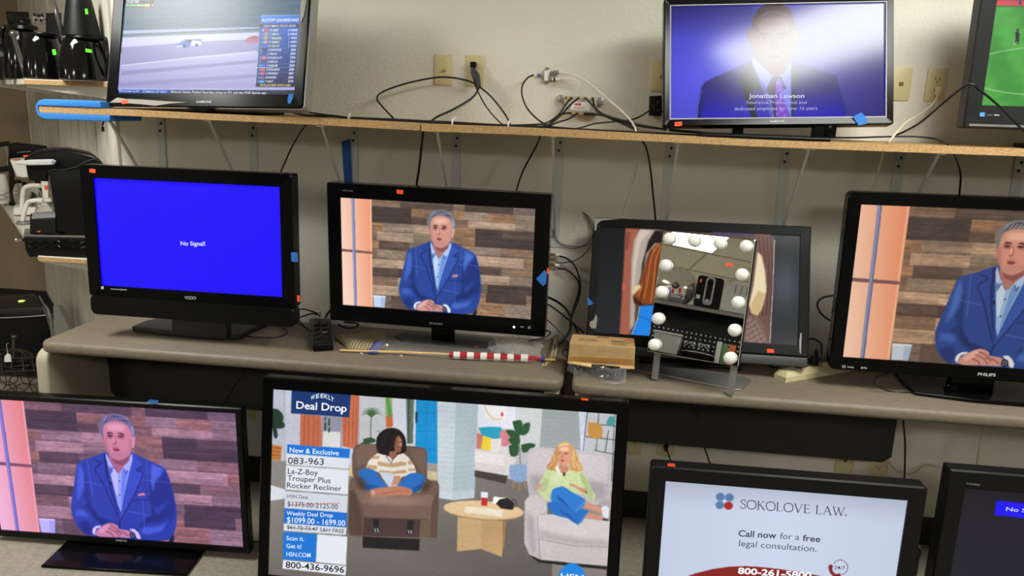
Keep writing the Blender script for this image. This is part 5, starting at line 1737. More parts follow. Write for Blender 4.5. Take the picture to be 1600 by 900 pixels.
t, c = plate('ivory coax plate with clear tape glints, between the race television and the black plug', 692.6, 109.3, 'coax')
m = MB()  # glints on clear tape, built as pale strokes
for a0, a1, r_ in ((-60, 60, .022), (130, 220, .018)):
    m.tube([Vector((c.x + .004 + r_ * math.cos(R(a)), WALL_Y - .0075, c.z + .018 + r_ * math.sin(R(a)))) for a in range(a0, a1, 12)], .0013, 5)
for q in ((-.028, .036, -.012, .038), (-.012, .05, -.004, .046), (.012, .036, .022, .044), (-.02, -.004, -.008, .002), (.012, .002, .024, -.002)):
    m.tube([Vector((c.x + q[0], WALL_Y - .0072, c.z + q[1])), Vector((c.x + q[2], WALL_Y - .0072, c.z + q[3]))], .0014, 5)
m.build('tape_glints', mat('glint_film', (250, 240, 200), .1, alpha=.8), t)
plate('ivory outlet plate with the black power plug pushed in', 742.5, 110.5, 'outlet')
plate('ivory coax plate half hidden by the edge of the insurance television', 1032, 118.5, 'coax')
plate('ivory phone plate beside the insurance television', 1407, 131.5, 'phone')
plate('ivory outlet plate with the cream plug pushed in', 1462.3, 133, 'outlet')
plate('ivory low plate by the right edge of the big shopping television', 990, 690, 'coax', False, .0705, .1145)
plate('ivory low outlet with a small black plug, above the law firm television', 1040, 692, 'outlet', False)
plate('ivory low plate above the middle of the law firm television', 1320, 718, 'phone', False)
plate('ivory low outlet whose cream cord loops to the side', 1374, 722, 'outlet', False)
plate('ivory low plate in the gap between the floor television and the big shopping one', 388, 637, 'blank', False)


# ------------------------------------------------------------------ cables
def cable(label, pts, r=.0032, m=CORDB, name='cable', group=None, k=8):
    """pts: (x, y, Y) seen pixels at a depth, or (x, y, 'S'/'D'/'F' [, lift]) lying on shelf, desk or floor"""
    q = []
    for p in pts:
        x, y, d = p[:3]
        if d == 'S':
            q.append(onshelf(x, y, (p[3] if len(p) > 3 else 0) + r))
        elif d == 'D':
            q.append(atZ(x, y, DT + r + (p[3] if len(p) > 3 else 0)))
        elif d == 'F':
            q.append(atZ(x, y, r))
        else:
            q.append(atY(x, y, d))
    b = MB(); b.tube(spline(q, k), r, 8)
    return tag(b.build(name, m, None, 60), label, 'cable', group)


def bundle(label, strands, r=.0032, m=CORDB):
    """cords tied together"""
    b = MB()
    for pts in strands:
        b.tube(spline([atY(*p) for p in pts], 8), r, 8)
    return tag(b.build('cable', m, None, 60), label, 'cable')


B = 3.04
cable('black cable rising in a big loop in front of the taped coax plate', ((798, 197, 2.86), (790, 180, 2.93), (770, 154, 3.0), (752, 138, 3.03), (730, 126, 3.04), (690, 120.5, 3.04), (640, 129, 3.02), (601, 142, 3.0), (589, 153, 2.98), (597, 166, 2.95), (617, 187, 2.9)), .0034)
cable('thick black power cord hanging from the plug on the wall to the shelf', ((746, 117, 3.055), (748, 130, 3.05), (746, 142, 3.04), (735, 155, 3.02), (708, 171, 2.97), (684, 182, 2.9), (672, 191, 2.86)), .0042)
cable('thin black cord dropping from the plug on the wall to the shelf', ((740, 112, 3.07), (741, 128, 3.06), (748, 146, 3.04), (762, 170, 2.98), (782, 192, 2.9), (792, 196, 2.88)), .0026)
bundle('bundle of black cables lying along the shelf from the race television to the splitters', (
    ((440, 172, 2.95), (480, 179.5, 2.9), (515, 180, 2.9), (550, 184, 2.88), (620, 187, 2.87), (700, 190.5, 2.86), (760, 194, 2.86), (800, 195.5, 2.86), (850, 194, 2.9)),
    ((430, 168, 2.98), (480, 181.5, 2.88), (520, 182, 2.88), (560, 186.5, 2.86), (640, 190, 2.85), (720, 193.5, 2.85), (800, 197.5, 2.85), (846, 197.5, 2.86)),
    ((440, 170, 2.98), (500, 178, 2.93), (540, 183, 2.89), (640, 187.5, 2.88), (700, 192, 2.85), (780, 196, 2.85), (852, 200, 2.85))), .003)
for i, (x, y) in enumerate(((547, 183), (709, 191.5), (796, 195), (1045, 203))):
    b = MB(); p = atY(x, y, 2.855)
    b.tube([p + Vector((-.002, .0, .012)), p + Vector((-.003, -.011, .004)), p + Vector((-.003, -.011, -.006)), p + Vector((-.003, 0, -.014)), p + Vector((-.003, .012, -.004)), p + Vector((-.002, .0, .012))], .003, 6)
    if i < 3:
        b.tube([p + Vector((0, 0, .012)), p + Vector((.006, 0, .018))], .0025, 6)
    tag(b.build('cable_tie', WHT), ('white cable tie on the black bundle beside the race television', 'white cable tie on the black bundle below the taped coax plate', 'white cable tie on the black bundle left of the coax splitter', 'white cable tie on the flat black cables beside the insurance television')[i], 'cable tie', 'white cable ties on the shelf cables')
cable('black coax cable curving from the small silver splitter to the shelf', ((834, 117, 3.06), (824, 122, 3.05), (816, 135, 3.04), (816, 150, 3.03), (823, 168, 3.0), (835, 182, 2.95), (848, 192, 2.9), (862, 198, 2.88), (900, 201.5, 2.86)), .0033)
cable('long white coax cable arching from the small splitter down to the shelf edge', ((873, 113, 3.055), (888, 115, 3.05), (905, 121, 3.05), (925, 134, 3.04), (950, 155, 3.0), (975, 177, 2.92), (988, 192, 2.82), (994, 204, 2.74)), .0033, CORDW)
cable('short white coax cable joining the two splitters', ((874, 123.5, 3.055), (890, 124, 3.05), (902, 127, 3.05), (906, 133, 3.05), (901, 142, 3.055), (892, 150, 3.065)), .0033, CORDW)
LD = 2.88
for lab, pts in (('black coax cable from the first upper port of the wide splitter', ((893, 153, 3.03), (884, 163, 3.0), (874, 178, 2.95), (860, 189, 2.9), (845, 194, LD), (815, 196, LD))),
                 ('black coax cable from the second upper port of the wide splitter', ((904, 153, 3.03), (892, 163, 3.0), (878, 178, 2.95), (865, 190, 2.9), (850, 197, LD), (820, 198, LD))),
                 ('black coax cable from the first lower port of the wide splitter', ((891, 176.5, 3.03), (880, 178, 3.0), (868, 186, 2.95), (858, 194, 2.9), (851, 200, LD))),
                 ('black coax cable from the second lower port of the wide splitter', ((902, 177, 3.03), (888, 186, 2.99), (872, 191, 2.95), (860, 196, 2.9), (854, 201, LD)))):
    cable(lab, pts, .0033, group=None)
bundle('bundle of black coax cables running from the wide splitter under the insurance television', (
    ((915, 153, 3.03), (925, 164, 3.0), (936, 176, 2.98), (955, 183, 2.95), (980, 190, 2.9), (1000, 197, 2.86), (1050, 203, 2.86), (1100, 207, 2.86)),
    ((926, 154, 3.03), (930, 168, 3.0), (942, 178, 2.98), (965, 186, 2.94), (990, 193, 2.9), (1020, 199, 2.86), (1060, 205, 2.86), (1110, 208, 2.86)),
    ((913, 177, 3.03), (930, 178, 3.0), (955, 184, 2.96), (980, 193, 2.9), (996, 203, 2.83)),
    ((913, 179, 3.03), (940, 180, 3.0), (965, 190, 2.94), (985, 199, 2.86), (995, 204, 2.83))), .0036)
cable('thin black cord from the power adapter looping low over the shelf', ((1030, 160, 3.03), (1022, 166, 3.02), (1010, 176, 3.0), (990, 186, 2.97), (960, 190, 2.95), (930, 193, 2.92), (905, 200, 2.88), (880, 202.5, 2.86), (858, 199, 2.86)), .0029)
cable('flat black cord lying along the shelf edge below the wide splitter', ((900, 201, 2.84), (940, 203.5, 2.83), (990, 206, 2.82), (1040, 208.5, 2.82), (1090, 211, 2.82)), .0024)
cable('cream power cord from the wall plug down over the shelf', ((1466, 144, 3.05), (1463, 155, 3.04), (1452, 168, 3.02), (1434, 180, 2.98), (1415, 192, 2.9), (1400, 208, 2.8), (1389, 222, 2.715)), .0038, CORDC)
cable('black power cord draped over the edge of the soccer television', ((1395, 213, 2.93), (1412, 206, 2.9), (1440, 190, 2.82), (1475, 160, 2.74), (1505, 136, 2.70), (1519, 131.5, 2.69), (1530, 140, 2.69), (1560, 165, 2.70), (1600, 205, 2.72), (1630, 225, 2.75)), .0034)
cable('black cord trailing along the shelf behind the cream cord', ((1296, 215, 2.85), (1340, 215, 2.86), (1390, 213.5, 2.88), (1430, 213.5, 2.88), (1460, 217, 2.85), (1482, 226, 2.75)), .003)
# hanging below the shelf
for lab, pts, r, mt in (
        ('black cord hanging below the shelf to the blue no-signal television', ((478, 196, 2.8), (470, 206, 2.84), (456, 230, 2.9), (446, 252, 2.93), (438, 272, 2.95), (434, 300, 2.92)), .0032, CORDB),
        ('thick black cord hanging below the joint of the shelf boards', ((661, 206, 2.8), (658, 235, 2.84), (655, 262, 2.88), (651, 290, 2.9), (650, 320, 2.9)), .0042, CORDB),
        ('black cord hanging below the shelf to the right end of the plank wall television', ((844, 213, 2.8), (838, 228, 2.85), (826, 250, 2.88), (816, 270, 2.9), (806, 300, 2.9), (802, 320, 2.9)), .0034, CORDB),
        ('black cord hanging below the shelf to the television behind the mirror', ((1003, 219, 2.8), (1010, 232, 2.84), (1016, 262, 2.9), (1020, 300, 2.98), (1024, 342, 3.03), (1024, 360, 3.05)), .0036, CORDB),
        ('thin white cord hanging beside the black cord over the mirror television', ((1001, 222, 3.0), (1001, 245, 3.05), (994, 275, 3.06), (984, 305, 3.06), (974, 338, 3.06)), .0022, CORDW),
        ('cream cord hanging below the shelf to the wide television', ((1381, 234, 2.78), (1378, 248, 2.85), (1372, 270, 2.9), (1363, 302, 2.9), (1362, 320, 2.88)), .0038, CORDC),
        ('black cord hanging below the shelf to the corner of the wide television', ((1490, 240, 2.74), (1497, 256, 2.8), (1501, 275, 2.84), (1499, 306, 2.87), (1499, 325, 2.86)), .0036, CORDB),
        ('black cord end dangling below the blue foam guard', ((165, 181, 2.80), (162, 190, 2.80), (160, 196, 2.80)), .003, CORDB)):
    cable(lab, pts, r, mt, k=8)
b = MB(); p = atY(160.5, 198, 2.80)
b.lathe(p + Vector((0, 0, -.018)), ((.004, 0), (.0055, .002), (.0055, .015), (.003, .02)), 12)
tag(b.build('plug_tip', CORDB), 'small black barrel plug dangling below the blue foam guard', 'plug')
# between the plank wall television and the mirror television
t = thing('cable_splitter', 'gold-fronted splitter on the wall at the right edge of the plank wall television', 'splitter', wp(856, 418), 0)
c = wp(857, 404)
b = MB(); b.rbox(c.x - .012, c.x + .008, WALL_Y - .03, WALL_Y, c.z - .034, c.z + .034, .003); b.build('housing', BRASS, t)
b = MB()
for dz in (.02, 0, -.022):
    b.lathe((c.x + .008, WALL_Y - .018, c.z + dz), ((.006, 0), (.006, .008), (.0045, .008), (.0045, .02)), 10, (1, 0, 0))
b.build('port', BRASS, t)
b = MB()
for dz in (.02, -.022):
    b.lathe((c.x + .028, WALL_Y - .018, c.z + dz), ((.0062, 0), (.0062, .016), (.004, .02)), 10, (1, 0, 0))
b.build('plug', WHT, t)
for lab, pts, r, mt in (
        ('black coax cable from the upper port of the gold splitter', ((874, 400, 3.07), (886, 404, 3.06), (897, 414, 3.05), (904, 430, 3.04), (907, 450, 3.02), (903, 470, 3.0), (896, 488, 2.98), (893, 500, 2.97), (898, 510, 2.96), (903, 520, 2.95)), .0036, CORDB),
        ('black coax cable from the lower port of the gold splitter', ((872, 420, 3.07), (884, 421, 3.06), (896, 430, 3.05), (904, 442, 3.03), (903, 460, 3.0), (896, 482, 2.98), (891, 500, 2.96), (890, 515, 2.94), (884, 528, 2.92), (870, 538, 2.9)), .0036, CORDB),
        ('grey coax cable from the gold splitter up to the mirror television', ((868, 409.5, 3.075), (880, 410.5, 3.07), (898, 407, 3.06), (912, 398, 3.05), (922, 386, 3.03), (928, 376, 3.0)), .0028, CORDG),
        ('thick black cord leaving the side of the plank wall television', ((848, 462, 2.86), (860, 466, 2.9), (876, 475, 2.95), (888, 488, 2.96), (892, 502, 2.95), (891, 515, 2.93), (883, 527, 2.9), (866, 540, 2.86)), .005, CORDB),
        ('black cord slanting from the plank wall television to the cardboard box', ((850, 472, 2.86), (866, 482, 2.9), (885, 497, 2.95), (902, 511, 2.95), (912, 520, 2.93)), .0034, CORDB),
        ('thin black cord slanting from the plank wall television down to the desk', ((850, 496, 2.85), (862, 506, 2.87), (876, 520, 2.87), (884, 530, 2.86), (890, 539, 2.86)), .0022, CORDB),
        ('black cord looping out of the bottom corner of the plank wall television', ((848, 517, 2.83), (857, 517, 2.82), (860, 521, 2.82), (852, 527, 2.81), (836, 531, 2.79), (826, 533, 2.79)), .003, CORDB),
        ('short black loop of cord against the side of the cardboard box', ((892, 546, 2.80), (884, 546, 2.80), (879, 550, 2.79), (881, 555, 2.78), (888, 558, 2.77)), .0022, CORDB)):
    cable(lab, pts, r, mt)
b = MB()
b.tube(spline([atY(896 + 31 * math.cos(R(a)), 358 + 30 * math.sin(R(a)), WALL_Y - .012) for a in range(-60, 200, 20)] + [atY(872, 378, WALL_Y - .012), atY(890, 384, WALL_Y - .012), atY(912, 385, WALL_Y - .012), atY(924, 378, WALL_Y - .02), atY(926, 362, WALL_Y - .02), atY(921, 346, WALL_Y - .012), atY(911, 331, WALL_Y - .012)], 5), .0022, 6)
tag(b.build('cable', CORDG, None, 60), 'thin grey cable coiled in a ring on the wall beside the mirror television', 'cable')
# between the two right-hand televisions
cable('black cord bulging out behind the left edge of the wide television', ((1316, 461, 2.80), (1300, 462, 2.82), (1286, 465, 2.84), (1278, 472, 2.85), (1278, 481, 2.85), (1285, 492, 2.85), (1298, 501, 2.84), (1312, 505, 2.82)), .0036)
# cables between the blue television and the plank wall television
for i, (lab, pts) in enumerate((('upper black cord behind the power strip by the blue no-signal television', ((464, 484, 2.83), (474, 483, 2.85), (486, 486, 2.88), (496, 490, 2.88), (500, 494, 2.86))),
                                ('middle black cord behind the power strip by the blue no-signal television', ((464, 497, 2.83), (474, 494, 2.85), (488, 490, 2.87), (495, 492, 2.86))),
                                ('lower black cord curled on the desk beside the blue no-signal television', ((462, 505, 2.80), (470, 508, 2.80), (480, 514, 2.80), (487, 518, 2.80), (478, 512, 2.82), (466, 500, 2.83))))):
    cable(lab, pts, .003)
cable('black cord running flat on the desk behind the blue television stand', ((380, 524, 'D'), (402, 527, 'D'), (430, 527, 'D'), (446, 522, 'D'), (448, 516, 'D'), (440, 512, 'D')), .0026)
cable('black cord rising from the power strip to the plank wall television', ((508, 497, 2.80), (512, 490, 2.81), (518, 482, 2.82), (524, 474, 2.83)), .0045)
cable('black cord curled on the desk under the left end of the plank wall television', ((528, 507, 2.86), (540, 512, 2.84), (552, 512, 2.83), (560, 508, 2.84), (556, 505, 2.86), (538, 503, 2.88)), .004)
# under the desks
for lab, pts, r, mt in (
        ('black cord hanging in the dark under the desk above the floor television', ((388, 574, 2.88), (378, 588, 2.9), (364, 608, 2.92), (350, 632, 2.93), (344, 655, 2.92)), .003, CORDB),
        ('black cord hanging under the desk toward the law firm television', ((1084, 630, 2.9), (1092, 660, 2.95), (1098, 690, 2.97), (1105, 712, 2.96), (1112, 732, 2.94)), .0034, CORDB),
        ('black cord from the small low plug to the law firm television', ((1041, 698, 3.05), (1044, 708, 3.04), (1048, 722, 3.0), (1049, 735, 2.95)), .003, CORDB),
        ('straight black cord hanging under the desk at the right end of the law firm television', ((1411, 656, 2.9), (1414, 690, 2.93), (1414, 720, 2.93), (1413, 755, 2.9)), .0036, CORDB),
        ('cream cord hanging under the desk beside the nearly black television', ((1535, 668, 2.85), (1532, 690, 2.86), (1528, 715, 2.85), (1526, 735, 2.8)), .004, CORDC),
        ('cream cord drooping in a swag from the low outlet', ((1388, 722, 3.06), (1396, 732, 3.04), (1408, 739, 3.03), (1420, 741, 3.03), (1432, 737, 3.03), (1441, 729, 3.05), (1452, 726, 3.06), (1476, 731, 3.06)), .0038, CORDC),
        ('twisted black cord on the floor below the cream power unit', ((1436, 852, 2.8), (1438, 862, 2.78), (1434, 874, 2.74), (1432, 890, 2.7), (1428, 905, 2.66)), .005, CORDB),
        ('black cord between the floor television and the big shopping one', ((392, 846, 2.6), (398, 847, 2.6), (404, 846, 2.6), (412, 846, 2.58)), .003, CORDB)):
    cable(lab, pts, r, mt)

# ------------------------------------------------------------------ splitters, adapter and plugs on the upper wall
t = thing('cable_splitter', 'small silver coax splitter on the wall above the shelf', 'splitter', wp(854, 131), 0)
c = wp(854, 118.5)
b = MB()
b.rbox(c.x - .010, c.x + .012, WALL_Y - .018, WALL_Y - .003, c.z - .023, c.z + .023, .002)
for dz in (.024, -.024):
    b.lathe((c.x + .001, WALL_Y, c.z + dz), ((.009, 0), (.009, .004)), 14, (0, -1, 0))
b.build('housing', SILV, t)
b = MB(); b.box(c.x - .007, c.x + .007, WALL_Y - .0186, WALL_Y - .0178, c.z - .018, c.z + .018); b.build('paper_label', PAPERW, t, 0)
b = MB()
b.lathe((c.x - .010, WALL_Y - .011, c.z), ((.0045, 0), (.0045, .012), (.006, .012), (.006, .024), (.004, .026)), 12, (-1, 0, 0))
for dz in (.012, -.012):
    b.lathe((c.x + .012, WALL_Y - .011, c.z + dz), ((.0045, 0), (.0045, .012)), 12, (1, 0, 0))
b.build('port', CHROME, t)
b = MB(); b.lathe((c.x - .024, WALL_Y - .011, c.z), ((.0066, 0), (.0066, .010)), 12, (-1, 0, 0)); b.build('connector_ring', mat('blue_ring', (70, 110, 170), .4), t)
b = MB(); b.rbox(c.x + .024, c.x + .046, WALL_Y - .018, WALL_Y - .004, c.z + .005, c.z + .020, .003); b.build('connector_boot', GREY, t)
b = MB(); b.lathe((c.x + .022, WALL_Y - .011, c.z - .012), ((.006, 0), (.006, .022), (.004, .024)), 12, (1, 0, 0)); b.build('connector_boot', WHT, t)
b = MB(); b.lathe((c.x + .028, WALL_Y - .011, c.z - .012), ((.0066, 0), (.0066, .006)), 12, (1, 0, 0)); b.build('connector_ring', BLK, t)

t = thing('cable_splitter', 'wide silver eight-port splitter with a red mark, on the wall above the shelf', 'splitter', wp(906, 182), 0)
q = [(880, 150), (934, 151), (932, 181), (884, 178)]
b = MB(); b.prism([atY(x, y, WALL_Y - .04) for x, y in q], (0, .034, 0), .003)
b.build('housing', mat('pale_metal', (190, 184, 168), .4, metal=.4), t)
for x, y in ((877, 154), (938, 158)):
    b = MB(); p = wp(x, y, .02); b.rbox(p.x - .012, p.x + .012, WALL_Y - .022, WALL_Y, p.z - .014, p.z + .014, .004)
    b.build('mounting_ear', SILV, t)
b = MB()
for x, y in ((884, 153), (893, 153), (904, 153), (914, 153.5), (926, 154), (892, 176.5), (903, 177), (913, 178)):
    p = wp(x, y, .04); b.lathe((p.x, p.y, p.z), ((.0055, 0), (.0055, .004), (.004, .004), (.004, .012)), 10, (0, -1, 0))
b.build('port', BRASS, t)
b = MB(); b.prism([atY(x, y, WALL_Y - .0405) for x, y in ((893, 158.5), (922, 160), (921, 173.5), (892, 171.5))], (0, -.0006, 0)); pl = b.build('paper_label', PAPERW, t, 0)
b = MB()
for x, y, w2 in ((900.5, 163, 2.3), (905.5, 163.2, 2.0)):
    b.prism([atY(x + a * w2, y + c_ * 1.7, WALL_Y - .0413) for a, c_ in ((-1, -1), (1, -1), (1, 1), (-1, 1))], (0, -.0004, 0))
b.build('red_mark', mat('red_print', (200, 40, 44), .6), pl, 0)
b = MB()
for y in (167.5, 169.5):
    b.prism([atY(x, yy, WALL_Y - .0413) for x, yy in ((897, y - .3), (914, y + .4), (914, y + .9), (897, y + .2))], (0, -.0004, 0))
b.build('printed_line', INK, pl, 0)
# power adapter
p = wp(1024, 165)
t = thing('power_adapter', 'black power adapter on the wall beside the insurance television', 'power adapter', wp(1024, 182), 0)
b = MB(); b.prism([atY(x, y, WALL_Y - .05) for x, y in ((1015, 150), (1034, 149), (1034, 181.5), (1014, 180.5))], (0, .044, 0), .005); b.build('casing', BLK, t)
b = MB()
for x, y in ((1029, 159.5), (1028.5, 172)):
    q = wp(x, y, .05); b.lathe((q.x, q.y, q.z), ((.006, 0), (.005, .006), (.003, .012)), 12, (0, -1, 0))
b.build('socket', DKG, t)
# plugs
t = thing('power_plug', 'black power plug with a thick grip, in the outlet over the cable loop', 'plug', wp(744, 142), 0)
b = MB(); p = wp(741, 102); b.rbox(p.x - .011, p.x + .011, WALL_Y - .034, WALL_Y - .0085, p.z - .011, p.z + .012, .004); b.build('plug_head', BLKS, t)
b = MB()
q = [(738, 104, .028), (739, 110, .03), (742, 116, .04), (745, 122, .05), (747, 130, .055), (748, 138, .056)]
b.tube(spline([wp(*a) for a in q], 5), [.006, .006, .0065, .007, .008, .009, .011, .0125, .0135, .014, .0145, .0148, .0148, .0145, .014, .013, .0125, .012, .0115, .011, .0105, .010, .0095, .009, .008, .006][:26], 12)
b.build('grip', DKG, t)
b = MB(); p = wp(1463.5, 141); b.rbox(p.x - .012, p.x + .010, WALL_Y - .03, WALL_Y - .0085, p.z - .020, p.z + .012, .006)
tag(b.build('power_plug', mat('clear_cream', (214, 200, 164), .3)), 'cream power plug in the outlet beside the soccer television', 'plug')
b = MB(); p = wp(1040.5, 692); b.rbox(p.x - .009, p.x + .009, WALL_Y - .034, WALL_Y - .0085, p.z - .014, p.z + .016, .004); b.lathe((p.x, WALL_Y - .02, p.z - .014), ((.006, 0), (.004, .014)), 10, (0, 0, -1))
tag(b.build('power_plug', BLKS), 'small black plug in the low outlet above the law firm television', 'plug')
# blue tape hanging on the wall
b = MB()
q = [(533.5, 221), (547, 217), (550, 284), (538, 286)]
b.prism([atY(x, y, WALL_Y - .012) for x, y in q], (0, .0008, 0))
tag(b.build('blue_tape_strip', mat('deep_blue_tape', (30, 80, 160), .6)), 'strip of blue tape hanging below the shelf above the plank wall television', 'tape')
# cream power unit on the floor
t = thing('power_unit', 'cream power unit with a red light, on the floor between two televisions', 'power strip', atZ(1452, 845, 0), 0)
p = atZ(1452, 846, 0)
b = MB(); b.rbox(p.x - .13, p.x + .16, p.y - .01, p.y + .07, .008, .062, .012); b.build('casing', CREAM, t)
b = MB(); b.rbox(p.x - .13, p.x + .16, p.y - .012, p.y + .072, 0, .014, .003); b.build('foot_rail', BLK, t)
b = MB(); b.rbox(p.x + .004, p.x + .022, p.y - .014, p.y - .008, .018, .034, .002); b.build('switch', LEDR, t)

# ------------------------------------------------------------------ things on the desks
# black multi-outlet strip between two televisions
t = thing('power_strip', 'black power strip lying end-on between the blue and plank wall televisions', 'power strip', atZ(505, 540, DT), 0)
q = [atZ(x, y, DT + .03) for x, y in ((489, 538), (521, 536), (517, 497), (484, 497))]
b = MB(); b.prism([Vector((p.x, p.y, DT)) for p in q], (0, 0, .03), .008); b.build('casing', BLKS, t)
b = MB()
for tt in (.18, .36, .54, .72):
    for s_ in (.3, .68):
        p = (q[0] * (1 - s_) + q[1] * s_) * (1 - tt) + (q[3] * (1 - s_) + q[2] * s_) * tt
        b.rbox(p.x - .009, p.x + .009, p.y - .016, p.y + .016, DT + .028, DT + .034, .002)
b.build('socket', BLK, t)
p = (q[0] * .36 + q[1] * .64) * .62 + (q[3] * .36 + q[2] * .64) * .38
b = MB(); b.rbox(p.x - .008, p.x + .008, p.y - .010, p.y + .010, DT + .03, DT + .037, .002); b.build('switch', LGREY, t)
for e0, e1 in ((q[0], q[3]), (q[1], q[2])):
    b = MB(); b.tube([e0 * .9 + e1 * .1 + Vector((0, 0, .0)), e0 * .2 + e1 * .8], .0015, 6); b.build('edge_trim', GREY, t)
p = atZ(497, 492, DT + .04)
b = MB(); b.rbox(p.x - .010, p.x + .010, p.y - .01, p.y + .012, DT + .03, DT + .058, .004); b.build('power_plug', WHT, t)

# ribbed cloth under the flag, in two visible ends of one folded piece
def cloth(label, rows, name='folded_cloth', m=FABRIC, th=.0012):
    b = MB()
    n = len(rows[0])
    top = [spline(r_, 6) for r_ in rows]
    k_ = len(top[0])
    v = [p for r_ in top for p in r_]
    f = [(i * k_ + j, i * k_ + j + 1, (i + 1) * k_ + j + 1, (i + 1) * k_ + j) for i in range(len(top) - 1) for j in range(k_ - 1)]
    b.add(v, f)
    o = b.build(name, m, None, 60)
    md = o.modifiers.new('thickness', 'SOLIDIFY'); md.thickness = th; md.offset = 0
    return tag(o, label, 'cloth')


D_ = lambda x, y, k=0: atZ(x, y, DT + k)
rows = []
for i, (xa, ya, xb, yb) in enumerate(((516, 522, 545, 545), (532, 521, 556, 546), (546, 522, 566, 546), (560, 520, 574, 546), (572, 517, 580, 545), (584, 515, 590, 545), (600, 516, 604, 544))):
    lift = (.005, .016, .020, .016, .022, .018, .014, .010, .004)[i]
    rows.append([D_(xa, ya + 1, lift + .004), D_((xa * 2 + xb) / 3, (2 * ya + yb) / 3, lift + .003), D_((xa + 2 * xb) / 3, (ya + 2 * yb) / 3, lift * .6 + .002), D_(xb, yb, .002)])
rr = []
for i in range(len(rows) - 1):                # ribs across the folded part
    rr.append(rows[i])
    if i >= 3 and i < 6:
        for s_ in (.25, .5, .75):
            rr.append([a * (1 - s_) + c_ * s_ + Vector((0, 0, .002 if s_ == .5 else -.001)) for a, c_ in zip(rows[i], rows[i + 1])])
rr.append(rows[-1])
cloth('beige ribbed cloth curling up under the stick of the packaged flag', rr)
rows = [[D_(866, 524, .02), D_(862, 540, .012), D_(856, 556, .005), D_(846, 571, .002)], [D_(871, 523, .024), D_(867, 540, .015), D_(860, 558, .007), D_(851, 573, .002)], [D_(873, 526, .018), D_(872, 542, .010), D_(866, 560, .004), D_(856, 571, .002)]]
cloth('end of beige ribbed cloth sticking out past the tip of the packaged flag', rows)

# packaged flag: stick, rolled striped cloth, film sleeve with blue header
t = thing('packaged_flag', 'striped flag rolled on a pale stick in a clear sleeve with a blue header', 'flag', D_(700, 556), 0)
s0, s1 = D_(531, 547.5, .007), D_(868, 562.5, .012)
b = MB(); b.tube([s0, D_(620, 550, .010), D_(704, 553.5, .013), s1], .0042, 10); b.build('stick', WOODST, t)
f0, f1 = D_(702, 554.5, .016), D_(846, 560.5, .016)
n_ = 13
cuts = [702, 709, 719, 730, 740.5, 751, 761, 772, 782, 793, 803, 814, 825, 846]
axis = (f1 - f0)
flag = MB()
def rad(u):
    return .0115 * min(1, .75 + u * 8) if u < .03 else (.0135 if u < .88 else .0135 - (u - .88) * .05)
for i in range(13):
    u0, u1 = (cuts[i] - 702) / 144, (cuts[i + 1] - 702) / 144
    mm = flag
    mm.cur = i % 2
    st = 6
    loops = []
    ax = axis.normalized(); uu = ax.cross(Vector((0, 0, 1))).normalized(); vv = uu.cross(ax)
    for j in range(st + 1):
        u = u0 + (u1 - u0) * j / st
        r_ = rad(u)
        loops.append([f0 + axis * u + (uu * math.cos(2 * math.pi * q_ / 18) + vv * math.sin(2 * math.pi * q_ / 18)) * (r_ * (1 + .05 * math.sin(q_ * 1.7 + u * 30))) for q_ in range(18)])
    mm.loft(loops, i == 0, i == 12)
fl = flag.build('rolled_flag', [REDC, WHITEC], t)
b = MB(); b.lathe(f1, ((.0085, -.002), (.010, .003), (.009, .010), (.005, .012)), 14, axis); b.build('blue_canton', BLUEC, t)
b = MB(); b.lathe(s1 + (f0 - f1).normalized() * .03, ((.0045, 0), (.006, .012), (.004, .024), (.001, .034)), 10, (s1 - f1)); b.build('gold_tip', mat('gold_paint', (214, 184, 96), .3, metal=.6), t)
# sleeve of clear film, loosely crumpled
def film(name, bot, top, m, par, jit, seed, ny=8, bulge=.012):
    rnd = random.Random(seed)
    bp, tp = spline([D_(x, y, z) for x, y, z in bot], 10), spline([D_(x, y, z) if z < 1 else atY(x, y, z) for x, y, z in top], 10)
    v, f = [], []
    for j in range(ny + 1):
        s_ = j / ny
        for a, c_ in zip(bp, tp):
            v.append(a * (1 - s_) + c_ * s_ + Vector((rnd.uniform(-1, 1) * jit * .5, rnd.uniform(-1, 1) * jit * .5, abs(rnd.uniform(-.3, 1)) * jit + bulge * math.sin(math.pi * s_))))
    n = len(bp)
    for j in range(ny):
        for i in range(n - 1):
            f.append((j * n + i, j * n + i + 1, (j + 1) * n + i + 1, (j + 1) * n + i))
    b = MB(); b.add(v, f)
    return b.build(name, m, par, 80)


film('film_sleeve', ((578, 552, .004), (640, 554.5, .005), (700, 560, .006), (760, 564, .006), (846, 568, .006)), ((598, 528, 2.85), (620, 526, 2.85), (660, 530, 2.85), (720, 536, 2.84), (764, 537, 2.84), (800, 530, 2.83), (846, 534, 2.82)), PLASTIC, t, .003, 3, 8, .012)
film('film_sleeve', ((762, 548, .03), (780, 552, .032), (810, 556, .034), (845, 562, .02)), ((764, 538, 2.83), (790, 529, 2.82), (812, 529, 2.82), (850, 540, 2.81)), CRINK, t, .012, 5, 9, .012)
b = MB()
q = [D_(572, 551, .006), D_(588, 552.5, .008), D_(602, 532, .02), D_(590, 531, .018)]
b.prism(q, (0, -.001, .0012)); b.build('blue_header', mat('blue_card', (52, 74, 150), .4), t, 0)
p = D_(605, 539, .02); b = MB(); b.lathe(p, ((.005, 0), (.005, .001), (.0035, .0012)), 14, (0, -.7, 1)); b.build('sticker_dot', WHT, t)
p = D_(744, 543, .02); b = MB(); b.rbox(p.x - .010, p.x + .010, p.y - .003, p.y + .003, p.z, p.z + .006, .002); b.build('cord_toggle', REDC, t)
